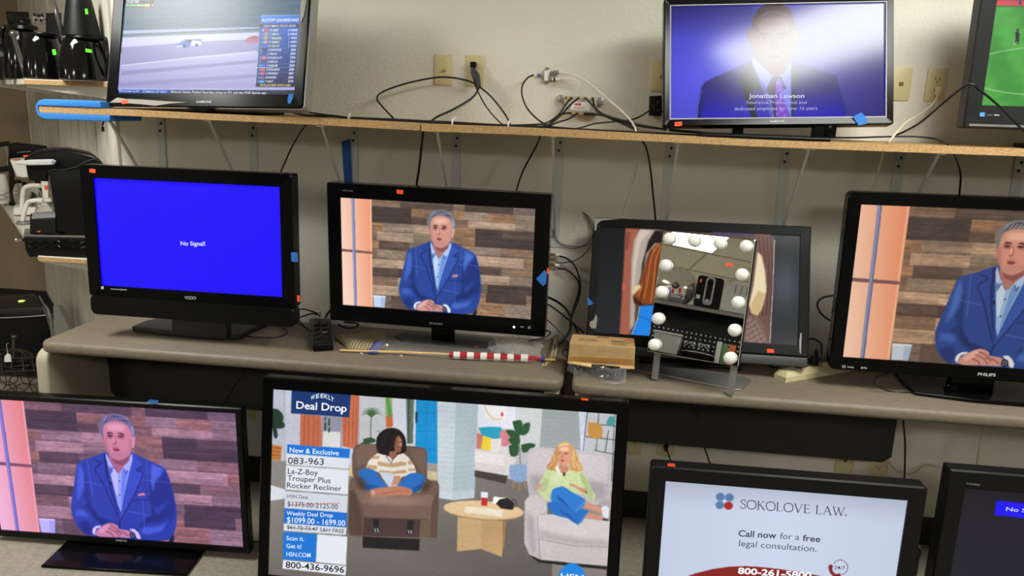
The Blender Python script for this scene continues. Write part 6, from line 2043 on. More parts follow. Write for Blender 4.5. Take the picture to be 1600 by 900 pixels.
# crumbs of white foam on the desk
for x, y, l_ in ((565, 553, 'curled white scrap on the desk under the flag stick'), (627, 556.5, 'tiny white scrap on the desk below the middle of the flag stick')):
    p = D_(x, y, .002); b = MB(); b.tube(spline([p + Vector((-.006, .003, 0)), p + Vector((0, .002, .003)), p + Vector((.005, -.004, 0))], 5), .0018, 6)
    tag(b.build('paper_scrap', WHT), l_, 'scrap')

# bagged black bracket and the cardboard box on top of it
zb = DT
p0, p1, p2, p3 = (D_(889, 581), D_(975, 598), D_(990, 585), D_(900, 566))
t = thing('bagged_hardware', 'black mounting hardware in a clear bag under the cardboard box', 'hardware', D_(940, 590), 0)
hz = .045
b = MB()
b.rbox(p0.x + .005, p1.x + .015, p0.y + .0, p0.y + .12, zb + .026, zb + hz, .004)
b.build('mount_plate', BLKS, t)
b = MB()
for (x0, x1, y0_, z0_, z1_) in ((945, 968, -.02, .002, .046),):
    a, c_ = D_(x0, 592), D_(x1, 595)
    b.rbox(a.x, c_.x, a.y - .018, a.y + .05, zb + .001, zb + .014, .003)
    b.rbox(a.x, a.x + .014, a.y - .016, a.y + .05, zb + .001, zb + .05, .003)
    b.rbox(c_.x - .014, c_.x, a.y - .016, a.y + .05, zb + .001, zb + .05, .003)
    b.rbox(a.x, c_.x, a.y - .012, a.y + .05, zb + .036, zb + .05, .003)
b.build('mount_bracket', BLK, t)
b = MB()
for x, y, k_ in ((940, 589, .012), (941, 575, .042)):
    p = D_(x, y, k_); b.lathe(p, ((.006, 0), (.006, .003), (.003, .005)), 12, (0, -1, .3))
b.build('bolt', CHROME, t)
b = MB()
for i in range(5):
    a = D_(893 + i * 11, 582 + i * 1.6, .008)
    b.tube(spline([a + Vector((0, .05, .012)), a + Vector((.01, .02, .022)), a + Vector((.022, 0, .012)), a + Vector((.03, .03, .02))], 5), .004, 8)
b.build('coiled_wire', BLK, t)
film('clear_bag', ((887, 580, .002), (905, 588, .001), (930, 592, .001), (955, 602, .001), (977, 600, .002)), ((890, 563, .043), (910, 570, .045), (935, 573, .046), (960, 577, .048), (980, 574, .043)), BAGF, t, .007, 8, 8, .014)
# box: a shallow carton with flaps, lying on the hardware
t = thing('cardboard_box', 'brown cardboard box with an orange sticker, beside the mirror', 'box', (0, 0, 0), 0)
bz = zb + hz + .002
fl_, fr_ = atZ(887, 567, bz), atZ(991, 575, bz)
ax = (fr_ - fl_); ax.z = 0
L_ = ax.length; ax.normalize(); ay = Vector((-ax.y, ax.x, 0))
hb, db = .070, .125
t.location = (fl_ + fr_) / 2; t.rotation_euler = (0, 0, math.atan2(ax.y, ax.x))
bpy.context.view_layer.update()
C_ = lambda u, v, w_: fl_ + ax * (u * L_) + ay * v + Vector((0, 0, w_))
b = MB(); b.hexa([C_(0, 0, 0), C_(1, .0, 0), C_(1, db, 0), C_(0, db, 0), C_(.012, .006, hb), C_(.995, .006, hb), C_(.985, db, hb), C_(.02, db, hb)])
o = b.build('carton', CARD, t, 0)
md = o.modifiers.new('edge', 'BEVEL'); md.width = .002; md.segments = 2
b = MB(); b.hexa([C_(.02, -.0012, .012), C_(.985, -.0012, .012), C_(.985, 0, .012), C_(.02, 0, .012), C_(.06, .0003, .024), C_(.97, .0003, .03), C_(.97, .003, .03), C_(.06, .003, .024)]); b.build('packing_tape', CARDD, t, 0)
for u0, u1, tw in ((0, .36, .004), (.58, 1.0, -.002)):
    b = MB()
    b.hexa([C_(u0, -.012, -.001 + tw), C_(u1, -.014, -.002 - tw), C_(u1, .04, .0), C_(u0, .04, .0), C_(u0, -.012, .003 + tw), C_(u1, -.014, .002 - tw), C_(u1, .0, .004), C_(u0, .0, .004)])
    b.build('torn_flap', mat('pale_cardboard', (206, 170, 118), .8), t, 0)
topq = lambda u, v: C_(.02 + .965 * u, .006 + (db - .006) * v, hb + .0006)
b = MB(); b.add([topq(.86, .74), topq(.94, .72), topq(.945, .84), topq(.865, .86)], [(0, 1, 2, 3)]); b.build('price_sticker', ORANGE, t, 0)
b = MB()
for u0, u1, v0, v1 in ((.14, .40, .50, .55), (.12, .42, .36, .39), (.62, .93, .34, .37), (.66, .86, .22, .25), (.68, .9, .15, .17)):
    b.add([topq(u0, v0), topq(u1, v0), topq(u1, v1), topq(u0, v1)], [(0, 1, 2, 3)])
for i in range(16):
    u = .64 + i * .014
    b.add([topq(u, .46), topq(u + (.006 if i % 3 else .011), .46), topq(u + (.006 if i % 3 else .011), .60), topq(u, .60)], [(0, 1, 2, 3)])
for i in range(9):
    an = i * .7
    u = .40 + i * .022
    b.add([topq(u, .80), topq(u + .014, .80), topq(u + .014, .92), topq(u, .92)], [(0, 1, 2, 3)])
b.build('printing', INK, t, 0)

# ------------------------------------------------------------------ bulb-framed mirror on its stand
MY, MTI, MRO = R(-20.966), R(11.339), R(-.3125)
MP = Matrix.Translation((.3087, 2.60, .8625)) @ Matrix.Rotation(MY, 4, 'Z') @ Matrix.Rotation(-MTI, 4, 'X') @ Matrix.Rotation(MRO, 4, 'Y')
MW, MH = .3091, .4168
MN = (MP.to_3x3() @ Vector((0, -1, 0))).normalized()
MO = MP @ Vector((0, 0, 0))
t = thing('vanity_mirror', 'frameless vanity mirror with twelve round bulbs on a grey metal stand', 'mirror', (.3087, 2.66, DT), MY)
bpy.context.view_layer.update()
b = MB(); b.T = MP
b.loft([rrect(-MW / 2, MW / 2, 0, MH, -.002, .004), rrect(-MW / 2 + .002, MW / 2 - .002, .002, MH - .002, -.004, .004)], False, True)
b.build('mirror_glass', MIRR, t, 0)
b = MB(); b.T = MP
b.loft([rrect(-MW / 2, MW / 2, 0, MH, .024, .004), rrect(-MW / 2, MW / 2, 0, MH, -.002, .004)], True, False)
b.build('mirror_housing', BLKS, t)
mi_ = lambda x, y, k=0: atP(x, y, MO + MN * (.004 + k), MN)
Mup = (MP.to_3x3() @ Vector((0, 0, 1))).normalized()
for x, y in ((1046.5, 373), (1085.4, 376.7), (1125.6, 380.5), (1166.7, 385.1), (1040.9, 414.7), (1034.7, 456.1), (1029, 497.8), (1023.5, 538.6), (1160, 429.3), (1154, 472.6), (1148.3, 515.8), (1141.4, 559.4)):
    p = mi_(x, y)
    b = MB()
    b.lathe(p + MN * -.001, ((.012, 0), (.014, .002), (.0192, .006), (.0208, .012), (.0195, .019), (.0145, .025), (.007, .028), (.001, .0285)), 20, MN)
    b.build('bulb', mat('bulb_white', (228, 226, 220), .22), t)
b = MB()
for x, y in ((1061, 533), (1072, 535.4), (1083, 537.4), (1094.5, 539.5), (1105, 541.5)):
    p = mi_(x, y)
    right = Mup.cross(MN)
    b.tube([p + (right * math.cos(R(a)) + Mup * math.sin(R(a))) * .007 for a in range(0, 361, 30)], .0005, 5)
    b.tube([p + right * .003, p - right * .003], .0005, 5)
b.build('touch_button', LGREY, t)
b = MB(); b.add([mi_(1134, 410.5, .0006), mi_(1145, 411.5, .0006), mi_(1145, 416.5, .0006), mi_(1134, 415.5, .0006)], [(0, 1, 2, 3)]); b.build('price_sticker', ORANGE, t, 0)
bp_ = [atZ(x, y, DT + .008) for x, y in ((997, 577), (1150, 608), (1158, 608), (1174, 594), (1170, 590))]
bk = bp_[0] + (bp_[3] - bp_[1])
b = MB(); b.prism([Vector((p.x, p.y, DT)) for p in bp_ + [Vector((bk.x + .04, bk.y, 0)), bk]], (0, 0, .008), .002); b.build('stand_base', mat('brushed_metal', (150, 150, 146), .35, metal=.7), t)
for x, y in ((1026.5, 552), (1146, 574)):
    p = mi_(x, y, -.016)
    q = atP(x + (.5 if x < 1100 else .5), y + 27, MO + MN * -.012, Vector((MN.x, MN.y, 0)).normalized())
    right = Vector((math.cos(MY), math.sin(MY), 0)); bk_ = Vector((-math.sin(MY), math.cos(MY), 0))
    b = MB()
    lo = [Vector((p.x, p.y, DT + .006)) + right * dx + bk_ * dy for dx, dy in ((-.011, -.004), (.011, -.004), (.011, .004), (-.011, .004))]
    hi = [p + right * dx + bk_ * dy + Vector((0, 0, .05)) + bk_ * .012 for dx, dy in ((-.011, -.004), (.011, -.004), (.011, .004), (-.011, .004))]
    b.hexa(lo + hi); b.build('stand_post', MATS['brushed_metal'], t, 0)

# cord and black adapter lying behind the mirror stand
p = D_(1110, 576); b = MB(); b.rbox(p.x - .03, p.x + .035, p.y + .02, p.y + .08, DT, DT + .04, .006)
tag(b.build('power_adapter', BLK), 'black adapter block on the desk behind the mirror stand', 'power adapter')
cable('black cord curled on the desk behind the mirror', ((1060, 566, 'D'), (1068, 572, 'D'), (1082, 570, 'D'), (1092, 566, 'D'), (1100, 572, 'D')), .003)

# cream power strip with its plugs
t = thing('power_strip', 'cream power strip with two black plugs, on the desk by the wide television', 'power strip', D_(1225, 597), 0)
a0, a1 = D_(1227, 598), D_(1340, 579)
ax2 = (a1 - a0); ax2.z = 0; L2 = ax2.length; ax2.normalize(); ay2 = Vector((-ax2.y, ax2.x, 0))
S_ = lambda u, v, w_: a0 + ax2 * u + ay2 * v + Vector((0, 0, w_))
b = MB()
b.hexa([S_(0, 0, 0), S_(L2, 0, 0), S_(L2, .055, 0), S_(0, .055, 0), S_(0, 0, .016), S_(L2, 0, .016), S_(L2, .055, .016), S_(0, .055, .016)])
b.hexa([S_(0, 0, .017), S_(L2, 0, .017), S_(L2, .055, .017), S_(0, .055, .017), S_(.012, .008, .034), S_(L2, .008, .034), S_(L2, .047, .034), S_(.012, .047, .034)])
b.hexa([S_(.001, .001, .015), S_(L2, .001, .015), S_(L2, .054, .015), S_(.001, .054, .015), S_(.001, .001, .018), S_(L2, .001, .018), S_(L2, .054, .018), S_(.001, .054, .018)])
b.build('casing', CREAM, t, 0)
b = MB()
for u in (.045, .085, .125, .165):
    b.hexa([S_(u - .015, .014, .0335), S_(u + .015, .014, .0335), S_(u + .015, .042, .0335), S_(u - .015, .042, .0335), S_(u - .014, .015, .0355), S_(u + .014, .015, .0355), S_(u + .014, .041, .0355), S_(u - .014, .041, .0355)])
b.build('socket', mat('pale_cream', (222, 212, 176), .5), t, 0)
b = MB(); b.hexa([S_(.20, .02, .033), S_(.215, .02, .033), S_(.215, .036, .033), S_(.20, .036, .033), S_(.2, .02, .038), S_(.215, .02, .036), S_(.215, .036, .036), S_(.2, .036, .038)]); b.build('switch', WHT, t, 0)
for (u, lab, hh) in ((.085, 'low black plug in the cream power strip', .022), (.163, 'tall black plug with an upright cord in the cream power strip', .034)):
    p = S_(u, .028, .036)
    b = MB(); b.rbox(p.x - .013, p.x + .013, p.y - .013, p.y + .013, p.z, p.z + hh, .005)
    if hh > .03:
        b.lathe(p + Vector((.004, 0, hh)), ((.008, -.004), (.006, .014), (.004, .024)), 12)
    tag(b.build('power_plug', BLK), lab, 'plug')
cable('black cord arching from the tall plug to the mirror television', ((1283.5, 553, 2.80), (1284, 544, 2.82), (1282, 536, 2.84), (1273, 530, 2.87), (1263, 530, 2.89), (1252, 534, 2.9), (1246, 540, 2.9)), .003)
cable('black cord running from the low plug behind the power strip', ((1253, 573, 'D', .045), (1264, 571, 'D', .03), (1274, 566, 'D', .02), (1266, 562, 'D', .003), (1250, 563, 'D', .003)), .003)
cable('black cord looping on the desk under the wide television', ((1388, 583, 2.80), (1372, 588, 2.78), (1366, 595, 2.72), (1371, 603, 2.70), (1390, 611, 'D'), (1415, 613, 'D'), (1450, 612, 'D'), (1470, 606, 'D'), (1482, 602, 2.70)), .0026)
cable('black cord lying on the desk below the edge of the mirror television', ((1196, 569, 'D'), (1206, 573, 'D'), (1222, 576, 'D'), (1236, 577, 'D')), .003)
# ------------------------------------------------------------------ coffee makers and pots on the angled wall
UP_C, LO_C = atY(37, 123, 3.12), atY(60, 400, 3.12)
AL = ALW                   # along the angled wall, away from the camera
IN = -DNW                    # towards the angled wall


def side_shelf(label, c, length, th):
    t = thing('wall_shelf', label, 'shelf', (c.x, c.y, c.z - th), 0, 'white shelves on the panelled wall')
    wx = (P0 - c).dot(DNW) / DNW.x            # end edge runs to the panelled wall
    a, b_ = Vector((c.x, c.y, c.z)), Vector((c.x + wx - .004, c.y, c.z))
    e_, d_ = a + AL * length, b_ + AL * length
    m = MB(); m.hexa([p + Vector((0, 0, -th)) for p in (a, b_, d_, e_)] + [a, b_, d_, e_]); m.build('board', MELAM, t, 0)
    m = MB(); m.box(a.x + .001, b_.x, a.y - .0012, a.y + .001, a.z - th + .0005, a.z - .003); m.build('raw_end', CHIP, t, 0)
    for s_ in (.03, length * .6):
        m = MB()
        q0, q1 = a + AL * s_ + IN * .01, a + AL * s_ + Vector((wx - .012, 0, 0))
        m.hexa([q0 + Vector((0, 0, -th - .012)), q1 + Vector((0, 0, -th - .05)), q1 + AL * .012 + Vector((0, 0, -th - .05)), q0 + AL * .012 + Vector((0, 0, -th - .012)),
                q0 + Vector((0, 0, -th)), q1 + Vector((0, 0, -th)), q1 + AL * .012 + Vector((0, 0, -th)), q0 + AL * .012 + Vector((0, 0, -th))])
        m.build('bracket_arm', SATIN, t, 0)
    return t


side_shelf('white shelf with a raw end carrying the black carafes', UP_C, 2.5, .022)
side_shelf('white shelf with a raw end carrying the single-cup coffee maker', LO_C, 2.5, .022)
# slotted standard on the brown wall beside the angled wall
q = atY(44, 100, PE.y)
o0 = Vector((q.x, PE.y, 0))
BX, BY = Vector((1, 0, 0)), Vector((0, -1, 0))
t = thing('shelf_standard', 'white slotted upright on the brown wall beside the panelled wall', 'shelf upright', (q.x, PE.y, .75))


def blk(m, c, hx, d0, d1, z0, z1):
    m.box(c.x - hx, c.x + hx, c.y - d1, c.y - d0, z0, z1)


b = MB(); blk(b, o0, .026, 0, .016, .75, 2.5); b.build('channel', SATIN, t, 0)
b = MB()
for i in range(40):
    for s_ in (-.011, .011):
        blk(b, o0 + BX * s_, .005, .0155, .0166, .80 + i * .042, .80 + i * .042 + .024)
b.build('slots', DKG, t, 0)['kind'] = 'stuff'

GLOSSB = mat('glazed_black', (8, 8, 9), .08)
KU = K(0, 0, 4.5)
KL = K(0, 210, 4.737)


def on_plane(Y):
    return lambda pts, dy=0: [atY(x, y, Y + dy) for x, y in pts]


def lathe_px(m, cx, prof, Y, n=28):
    """turned shape: profile of (pixel radius, pixel row) round a pixel column"""
    c0 = atY(cx, prof[0][1], Y)
    rows = []
    for r_, y in prof:
        p = atY(cx, y, Y)
        e_ = atY(cx + r_, y, Y)
        rows.append(((e_ - p).length, p.z - c0.z))
    m.lathe(c0, rows, n)
    return c0


def drop_to(z, Y, x):
    """pixel row where a plane of height z is met at depth Y"""
    p = atY(x, 300, Y)
    k = Vector((p.x, Y, z)) - CAM
    d = k.dot(FW)
    return 450 - F * k.dot(UP) / d


def DV(d):
    k = ray(95, 300)
    k = Vector((k.x, k.y, 0)).normalized()
    return k * d


zU = UP_C.z
# first carafe
def carafe(label, cx, ybot, ytop, rb, rt, Y, side, sticker, name='carafe'):
    p = atY(cx, ybot, Y)
    t = thing(name, label, 'carafe', (p.x, Y, p.z))
    m = MB()
    h_ = ybot - ytop
    lathe_px(m, cx, ((rb * .93, ybot), (rb, ybot - 1.5), (rb * .98, ybot - h_ * .25), (rt * 1.08, ytop + h_ * .18), (rt, ytop + h_ * .08), (rt * .92, ytop + 1)), Y)
    m.build('body', GLOSSB, t, 50)
    m = MB(); lathe_px(m, cx, ((rt * .96, ytop + 2), (rt * 1.0, ytop), (rt * .95, ytop - 3), (rt * .5, ytop - 4.5)), Y); m.build('lid', BLKS, t, 50)
    hx = cx + side * rt
    m = MB(); m.tube(spline([atY(hx, ytop + 1, Y), atY(hx + side * 9, ytop + 2, Y - .01), atY(cx + side * (rb + 5), ytop + h_ * .4, Y - .01), atY(cx + side * (rb + 2), ytop + h_ * .85, Y)], 6), .0075, 10)
    m.build('handle', BLKS, t, 60)
    if sticker:
        m = MB()
        q = [atY(x, y, Y - (rb + rt) / 2 / 400 * 1.02) for x, y in sticker]
        m.prism(q, (0, -.0008, 0)); m.build('price_sticker', GREENS, t, 0)
    return t


Yc = 3.22
y0 = drop_to(zU, Yc, 70)
carafe('glossy black carafe with a smoky side handle and a green sticker, above the shelf corner', 70, y0, 55, 27, 21, Yc, -1, KU(365, 348, 390, 346, 399, 386, 374, 388))
Yd = 3.13
y1 = drop_to(zU, Yd, 132)
carafe('glossy black carafe beside the race television, under another pot', 132, y1, 60, 33, 25, Yd, 1, KU(602, 340, 646, 350, 648, 372, 603, 366))
# pot turned over on the second carafe
t = thing('carafe', 'matte black pot stacked upside down on the carafe beside the race television', 'carafe', atY(130, 56, Yd))
m = MB(); lathe_px(m, 128, ((25, 56), (24.5, 52), (18, 8), (16, -4), (12, -10)), Yd); m.build('body', BLK, t, 50)
m = MB(); m.prism([atY(x, y, Yd - .04) for x, y in KU(596, 62, 615, 60, 622, 98, 602, 102)], (0, -.001, 0)); m.build('price_sticker', GREENS, t, 0)
m = MB(); m.tube(spline([atY(83, 0, Yd - .02), atY(88, 18, Yd - .04), atY(94, 40, Yd - .04), atY(98, 54, Yd - .02)], 5), .009, 10); m.build('handle', mat('smoky_plastic', (70, 68, 66), .2), t, 60)
# chrome-ended handle of the kettle behind the first carafe
t = thing('kettle', 'black kettle with a loop handle behind the first carafe', 'kettle', atY(36, drop_to(zU, 3.42, 36), 3.42))
m = MB(); lathe_px(m, 38, ((24, drop_to(zU, 3.42, 36)), (25, 110), (22, 80), (20, 52), (16, 44)), 3.42); m.build('body', GLOSSB, t, 50)
m = MB(); lathe_px(m, 38, ((18, 46), (17, 41), (10, 37), (9, 33), (10, 30), (6, 28)), 3.42); m.build('lid', BLKS, t, 50)
m = MB(); m.tube(spline([atY(14, 42, 3.40), atY(5, 44, 3.38), atY(2, 58, 3.38), atY(4, 74, 3.38), atY(10, 85, 3.4)], 6), .010, 10); m.build('handle', GLOSSB, t, 60)
m = MB(); m.tube(spline([atY(20, 54, 3.30), atY(26, 72, 3.26), atY(33, 96, 3.22), atY(40, 118, 3.2)], 5), .010, 10); m.ball(atY(21, 53, 3.30), .018, 8); m.build('spout_handle', mat('dark_chrome', (120, 118, 116), .2, metal=.8), t, 60)
# drip coffee maker behind them
Ye = 3.62
t = thing('coffee_maker', 'black drip coffee maker at the back of the upper shelf', 'coffee maker', atY(60, drop_to(zU, Ye, 60), Ye))
yb = drop_to(zU, Ye, 60)
pl_ = on_plane(Ye)
m = MB(); m.prism(pl_(KU(36, 78, 200, 82, 208, 176, 56, 176)), DV(.18), .008); m.build('basket', BLKS, t)
m = MB(); m.prism(pl_([(72, 20), (96, 20), (97, yb), (70, yb)]), DV(.18), .006); m.prism(pl_([(14, yb - 5), (97, yb - 5), (97, yb), (14, yb)]), DV(.18), .003); m.build('column', BLK, t)
m = MB(); m.prism(pl_(KU(228, 88, 320, 90, 326, 172, 232, 168), -.004), DV(.004), .001)
pn = m.build('control_panel', mat('mottled_chrome', (120, 118, 114), .25, metal=.8, var=.5, vscale=90), t)
m = MB()
for i, (x, y) in enumerate(((54, 23), (60, 24), (66, 24), (56, 31), (64, 32))):
    p = atY(x, y, Ye - .006); m.lathe(p, ((.006, 0), (.006, .003)), 10, (0, -1, 0))
m.build('button', BLK, pn)
# appliance cut by the frame
Yf = 3.75
t = thing('coffee_maker', 'black appliance at the cut-off end of the upper shelf', 'coffee maker', atY(0, drop_to(zU, Yf, 0), Yf))
yb = drop_to(zU, Yf, 0)
m = MB(); m.prism(on_plane(Yf)([(-30, 74), (2, 72), (10, 84), (10, 92), (4, 96), (4, yb), (-30, yb)]), DV(.16), .008); m.build('body', BLK, t)
m = MB(); m.prism(on_plane(Yf - .004)([(-20, 80), (6, 80), (11, 88), (-20, 90)]), DV(.004), .001); m.build('lid_trim', mat('blue_grey_plastic', (90, 96, 108), .3), t)
t = thing('glass_jar', 'small glass jar with brown contents at the back of the upper shelf', 'jar', atY(23, drop_to(zU, 3.6, 23), 3.55))
yb = drop_to(zU, 3.55, 23)
m = MB(); lathe_px(m, 23, ((8, yb), (9, yb - 3), (9, 98), (7, 92)), 3.55); m.build('glass', GLASS, t, 50)
m = MB(); lathe_px(m, 23, ((7.4, yb - 1), (7.6, yb - 4), (7.6, 104)), 3.55); m.build('contents', mat('brown_contents', (120, 96, 60), .8, var=.3, vscale=90), t)

# lower shelf: black flat grill, single-cup coffee maker on it
zL = LO_C.z
YK = 3.13
t = thing('table_grill', 'flat black grill with a wavy edge and silver knob under the single-cup coffee maker', 'grill', atY(95, 388, YK))
yb = drop_to(zL, YK, 90)
pg = on_plane(YK)
m = MB(); m.prism(pg([(36.5, 370), (140, 373), (140, yb), (46, yb), (40, 391)]), DV(.20), .006); gb = m.build('body', BLKS, t)
m = MB()
wv = []
for i in range(27):
    x = 45 + i * 3.6
    wv.append(atY(x, 376.5 + i * .06 + 1.7 * math.sin(i * 1.45), YK - .006))
m.tube(spline(wv, 3), .0028, 6)
m.tube(spline([p + Vector((0, 0, -.022)) for p in wv], 3), .0028, 6)
m.build('wavy_rim', GLOSSB, t, 60)
m = MB(); m.prism(pg([(37, 366.5), (140, 369), (140, 372), (37, 370)], .01), DV(.18), .002); m.build('top_plate', mat('steel_plate', (150, 148, 144), .3, metal=.8), t)
m = MB(); a_ = atY(36, 375, YK + .05); m.tube([a_, atY(25, 375, YK + .05)], .006, 10); m.ball(atY(26, 375, YK + .05), .010, 7); m.build('side_knob', CHROME, t)
# single-cup coffee maker, seen from its side
YQ = 3.14
zq = atY(80, 367, YK).z
t = thing('coffee_maker', 'large black single-cup coffee maker with a silver handle, behind the blue no-signal television', 'coffee maker', atY(100, 367, YQ))
pk = on_plane(YQ)
yb = 367
m = MB()
m.prism(pk(KL(360, 282, 372, 268, 400, 258, 640, 240, 760, 250, 780, 300, 790, 736, 415, 728, 412, 620), 0), DV(.20), .012)
m.build('body', BLKS, t)
m = MB()
m.prism(pk(KL(180, 190, 210, 165, 255, 140, 320, 122, 400, 112, 500, 112, 600, 128, 680, 148, 740, 190, 770, 225, 640, 262, 400, 275, 360, 300, 358, 352, 215, 345, 196, 250), .01), DV(.18), .014)
m.build('brew_head', BLKS, t)
m = MB(); m.prism(pk(KL(220, 628, 412, 618, 416, 728, 480, 740, 222, 735)), DV(.20), .006); m.build('drip_base', BLK, t)
m = MB(); m.prism(pk(KL(240, 618, 408, 606, 410, 622, 226, 632), .01), DV(.18), .002); m.build('drip_tray', GREY, t)
m = MB(); m.prism(pk(KL(112, 212, 150, 200, 215, 188, 390, 184, 412, 194, 416, 208, 402, 224, 360, 228, 200, 230, 130, 224), -.012), DV(.012), .004)
hd = m.build('lift_handle', LGREY, t)
p = atY(*KL(398, 206)[0], YQ - .012); m = MB(); m.lathe(p, ((.008, 0), (.008, .002), (.005, .003)), 14, (0, -1, 0)); m.build('hinge_cap', GREY, hd)
m = MB(); m.tube(spline([atY(*q_, YQ - .002) for q_ in KL(362, 276, 400, 262, 470, 264, 560, 240, 640, 200, 700, 182)], 5), .0022, 6); m.build('seam_highlight', mat('grey_highlight', (60, 60, 62), .2), t, 60)  # painted highlight: a grey line laid along the seam
m = MB(); m.prism(pk(KL(272, 716, 300, 714, 298, 722, 274, 723), -.001), (0, .001, 0)); m.build('price_sticker', ORANGE, t, 0)
m = MB(); m.prism(pk(KL(172, 156, 205, 152, 206, 162, 174, 166), -.002), (0, .003, 0)); m.build('price_sticker', ORANGE, t, 0)
# white coffee maker next along the shelf
YW = atZ(28, 338, zL).y
t = thing('coffee_maker', 'white drip coffee maker with a white-handled glass pot, behind the single-cup one', 'coffee maker', atY(45, drop_to(zL, YW, 45), YW))
yb = drop_to(zL, YW, 45)
pw = on_plane(YW)
m = MB(); m.prism(pw(KL(72, 192, 180, 184, 196, 250, 208, 318, 180, 322, 122, 314, 96, 250)), DV(.16), .008); m.build('basket', WHT, t)
m = MB(); m.prism(pw(KL(95, 560, 110, 540, 330, 545, 330, 596, 98, 600)), DV(.17), .008); m.build('warming_base', WHT, t)
m = MB(); m.prism(pw(KL(300, 330, 356, 330, 360, 580, 330, 590)), DV(.12), .006); m.build('column', WHT, t)
m = MB(); lathe_px(m, KL(255, 0)[0][0], ((9, 323), (11, 318), (11, 305), (8, 294), (7, 292)), YW + .07); m.build('glass_pot', GLASS, t, 50)
m = MB(); m.tube(spline([atY(*q_, YW) for q_ in KL(300, 380, 240, 378, 190, 390, 172, 420, 165, 480, 160, 545)], 6), .012, 10); m.build('pot_handle', WHT, t, 60)
m = MB(); m.prism(pw(KL(326, 380, 350, 378, 356, 408, 334, 414), -.001), (0, .002, 0)); m.build('price_sticker', ORANGE, t, 0)
m = MB(); m.prism(pw(KL(104, 186, 148, 182, 150, 190, 106, 194), -.001), (0, .002, 0)); m.build('price_sticker', ORANGE, t, 0)
# white kettle pot with glass body in front
YV = atZ(38, 349, zL).y
t = thing('coffee_pot', 'glass coffee pot with a white handle standing by the drip tray', 'pot', atY(60, drop_to(zL, YV, 60), YV))
yb = drop_to(zL, YV, 60)
m = MB(); lathe_px(m, 70, ((11, yb), (13, yb - 4), (13, yb - 14), (9, yb - 28), (7, yb - 34), (8, yb - 37)), YV + .03); m.build('glass_body', GLASS, t, 50)
m = MB(); lathe_px(m, 70, ((8.4, yb - 35), (9.5, yb - 37), (8, yb - 41), (3, yb - 42)), YV + .03); m.build('collar', WHT, t, 50)
m = MB(); m.tube(spline([atY(*q_, YV - .02) for q_ in KL(320, 488, 250, 490, 210, 502, 190, 540, 176, 590, 168, 640)], 6), .012, 10); m.build('handle', WHT, t, 60)
m = MB(); p = atY(38, yb - 1, YV); lathe_px(m, 38, ((9, yb), (10.5, yb - 2), (9, yb - 5)), YV - .02); m.build('foot', GREY, t, 50)
# tall black coffee maker farther along
YB = atZ(15, 321, zL).y
t = thing('coffee_maker', 'tall black coffee maker with a glass pot, farther along the lower shelf', 'coffee maker', atY(25, drop_to(zL, YB, 25), YB))
yb = drop_to(zL, YB, 25)
pb = on_plane(YB)
m = MB(); m.prism(pb(KL(60, 76, 110, 66, 345, 92, 350, 108, 335, 150, 180, 184, 66, 190)), DV(.16), .008); m.build('tank_head', BLKS, t)
m = MB(); m.prism(pb([(12.5, 245), (21, 250), (22, yb), (15, yb)]), DV(.15), .005); m.prism(pb([(14, yb - 5), (60, yb - 5), (60, yb), (14, yb)]), DV(.15), .003); m.prism(pb([(54, 246), (66, 246), (66, yb), (54, yb)]), DV(.15), .005); m.build('column', BLK, t)
m = MB(); lathe_px(m, 33, ((11, yb - 5), (13, yb - 9), (13, yb - 20), (9, yb - 33), (8, yb - 38)), YB - .02); m.build('glass_pot', GLASS, t, 50)
m = MB(); m.tube(spline([atY(*q_, YB - .06) for q_ in KL(150, 350, 110, 352, 88, 390, 92, 460, 110, 520)], 6), .010, 10); m.build('pot_handle', BLK, t, 60)
m = MB(); m.tube([atY(*q_, YB - .004) for q_ in KL(130, 133, 230, 126)], .004, 8); m.build('chrome_bar', CHROME, t)
# items at the far end of the lower shelf
YG = atZ(3, 307, zL).y
t = thing('coffee_maker', 'dark glass percolator at the cut-off end of the lower shelf', 'coffee maker', atY(5, drop_to(zL, YG, 5), YG))
yb = drop_to(zL, YG, 5)
m = MB(); m.prism(on_plane(YG)([(-6, 224), (14, 222), (14, 228), (-6, 230)]), DV(.14), .003); m.prism(on_plane(YG)([(-6, 262), (12, 260), (12, 268), (-6, 270)]), DV(.14), .003); m.build('black_rings', BLK, t)
m = MB(); lathe_px(m, 2, ((9, 262), (10, 255), (10, 235), (9, 228)), YG + .07); m.build('glass_pot', GLASS, t, 50)
m = MB(); lathe_px(m, 8, ((6, yb), (6.5, yb - 8), (5, yb - 24), (4, yb - 30), (4, 272)), YG - .03); m.build('white_base', WHT, t, 50)
t = thing('folded_towel', 'white folded cloth on the lower shelf beside the percolator', 'cloth', atZ(6, 322, zL))
m = MB()
for i, (x, y, rx) in enumerate(((4, 316, 10), (2, 308, 9), (6, 301, 6))):
    p = atY(x, y, atZ(4, 322, zL).y); m.ball(p, .03, 8, (rx / 9, 1.2, .42))
m.build('folds', WHITEC, t, 60)

# ------------------------------------------------------------------ floor corner beyond the desk
Yz = 3.35
p = atY(30, 520, 3.9)
ZT = 0
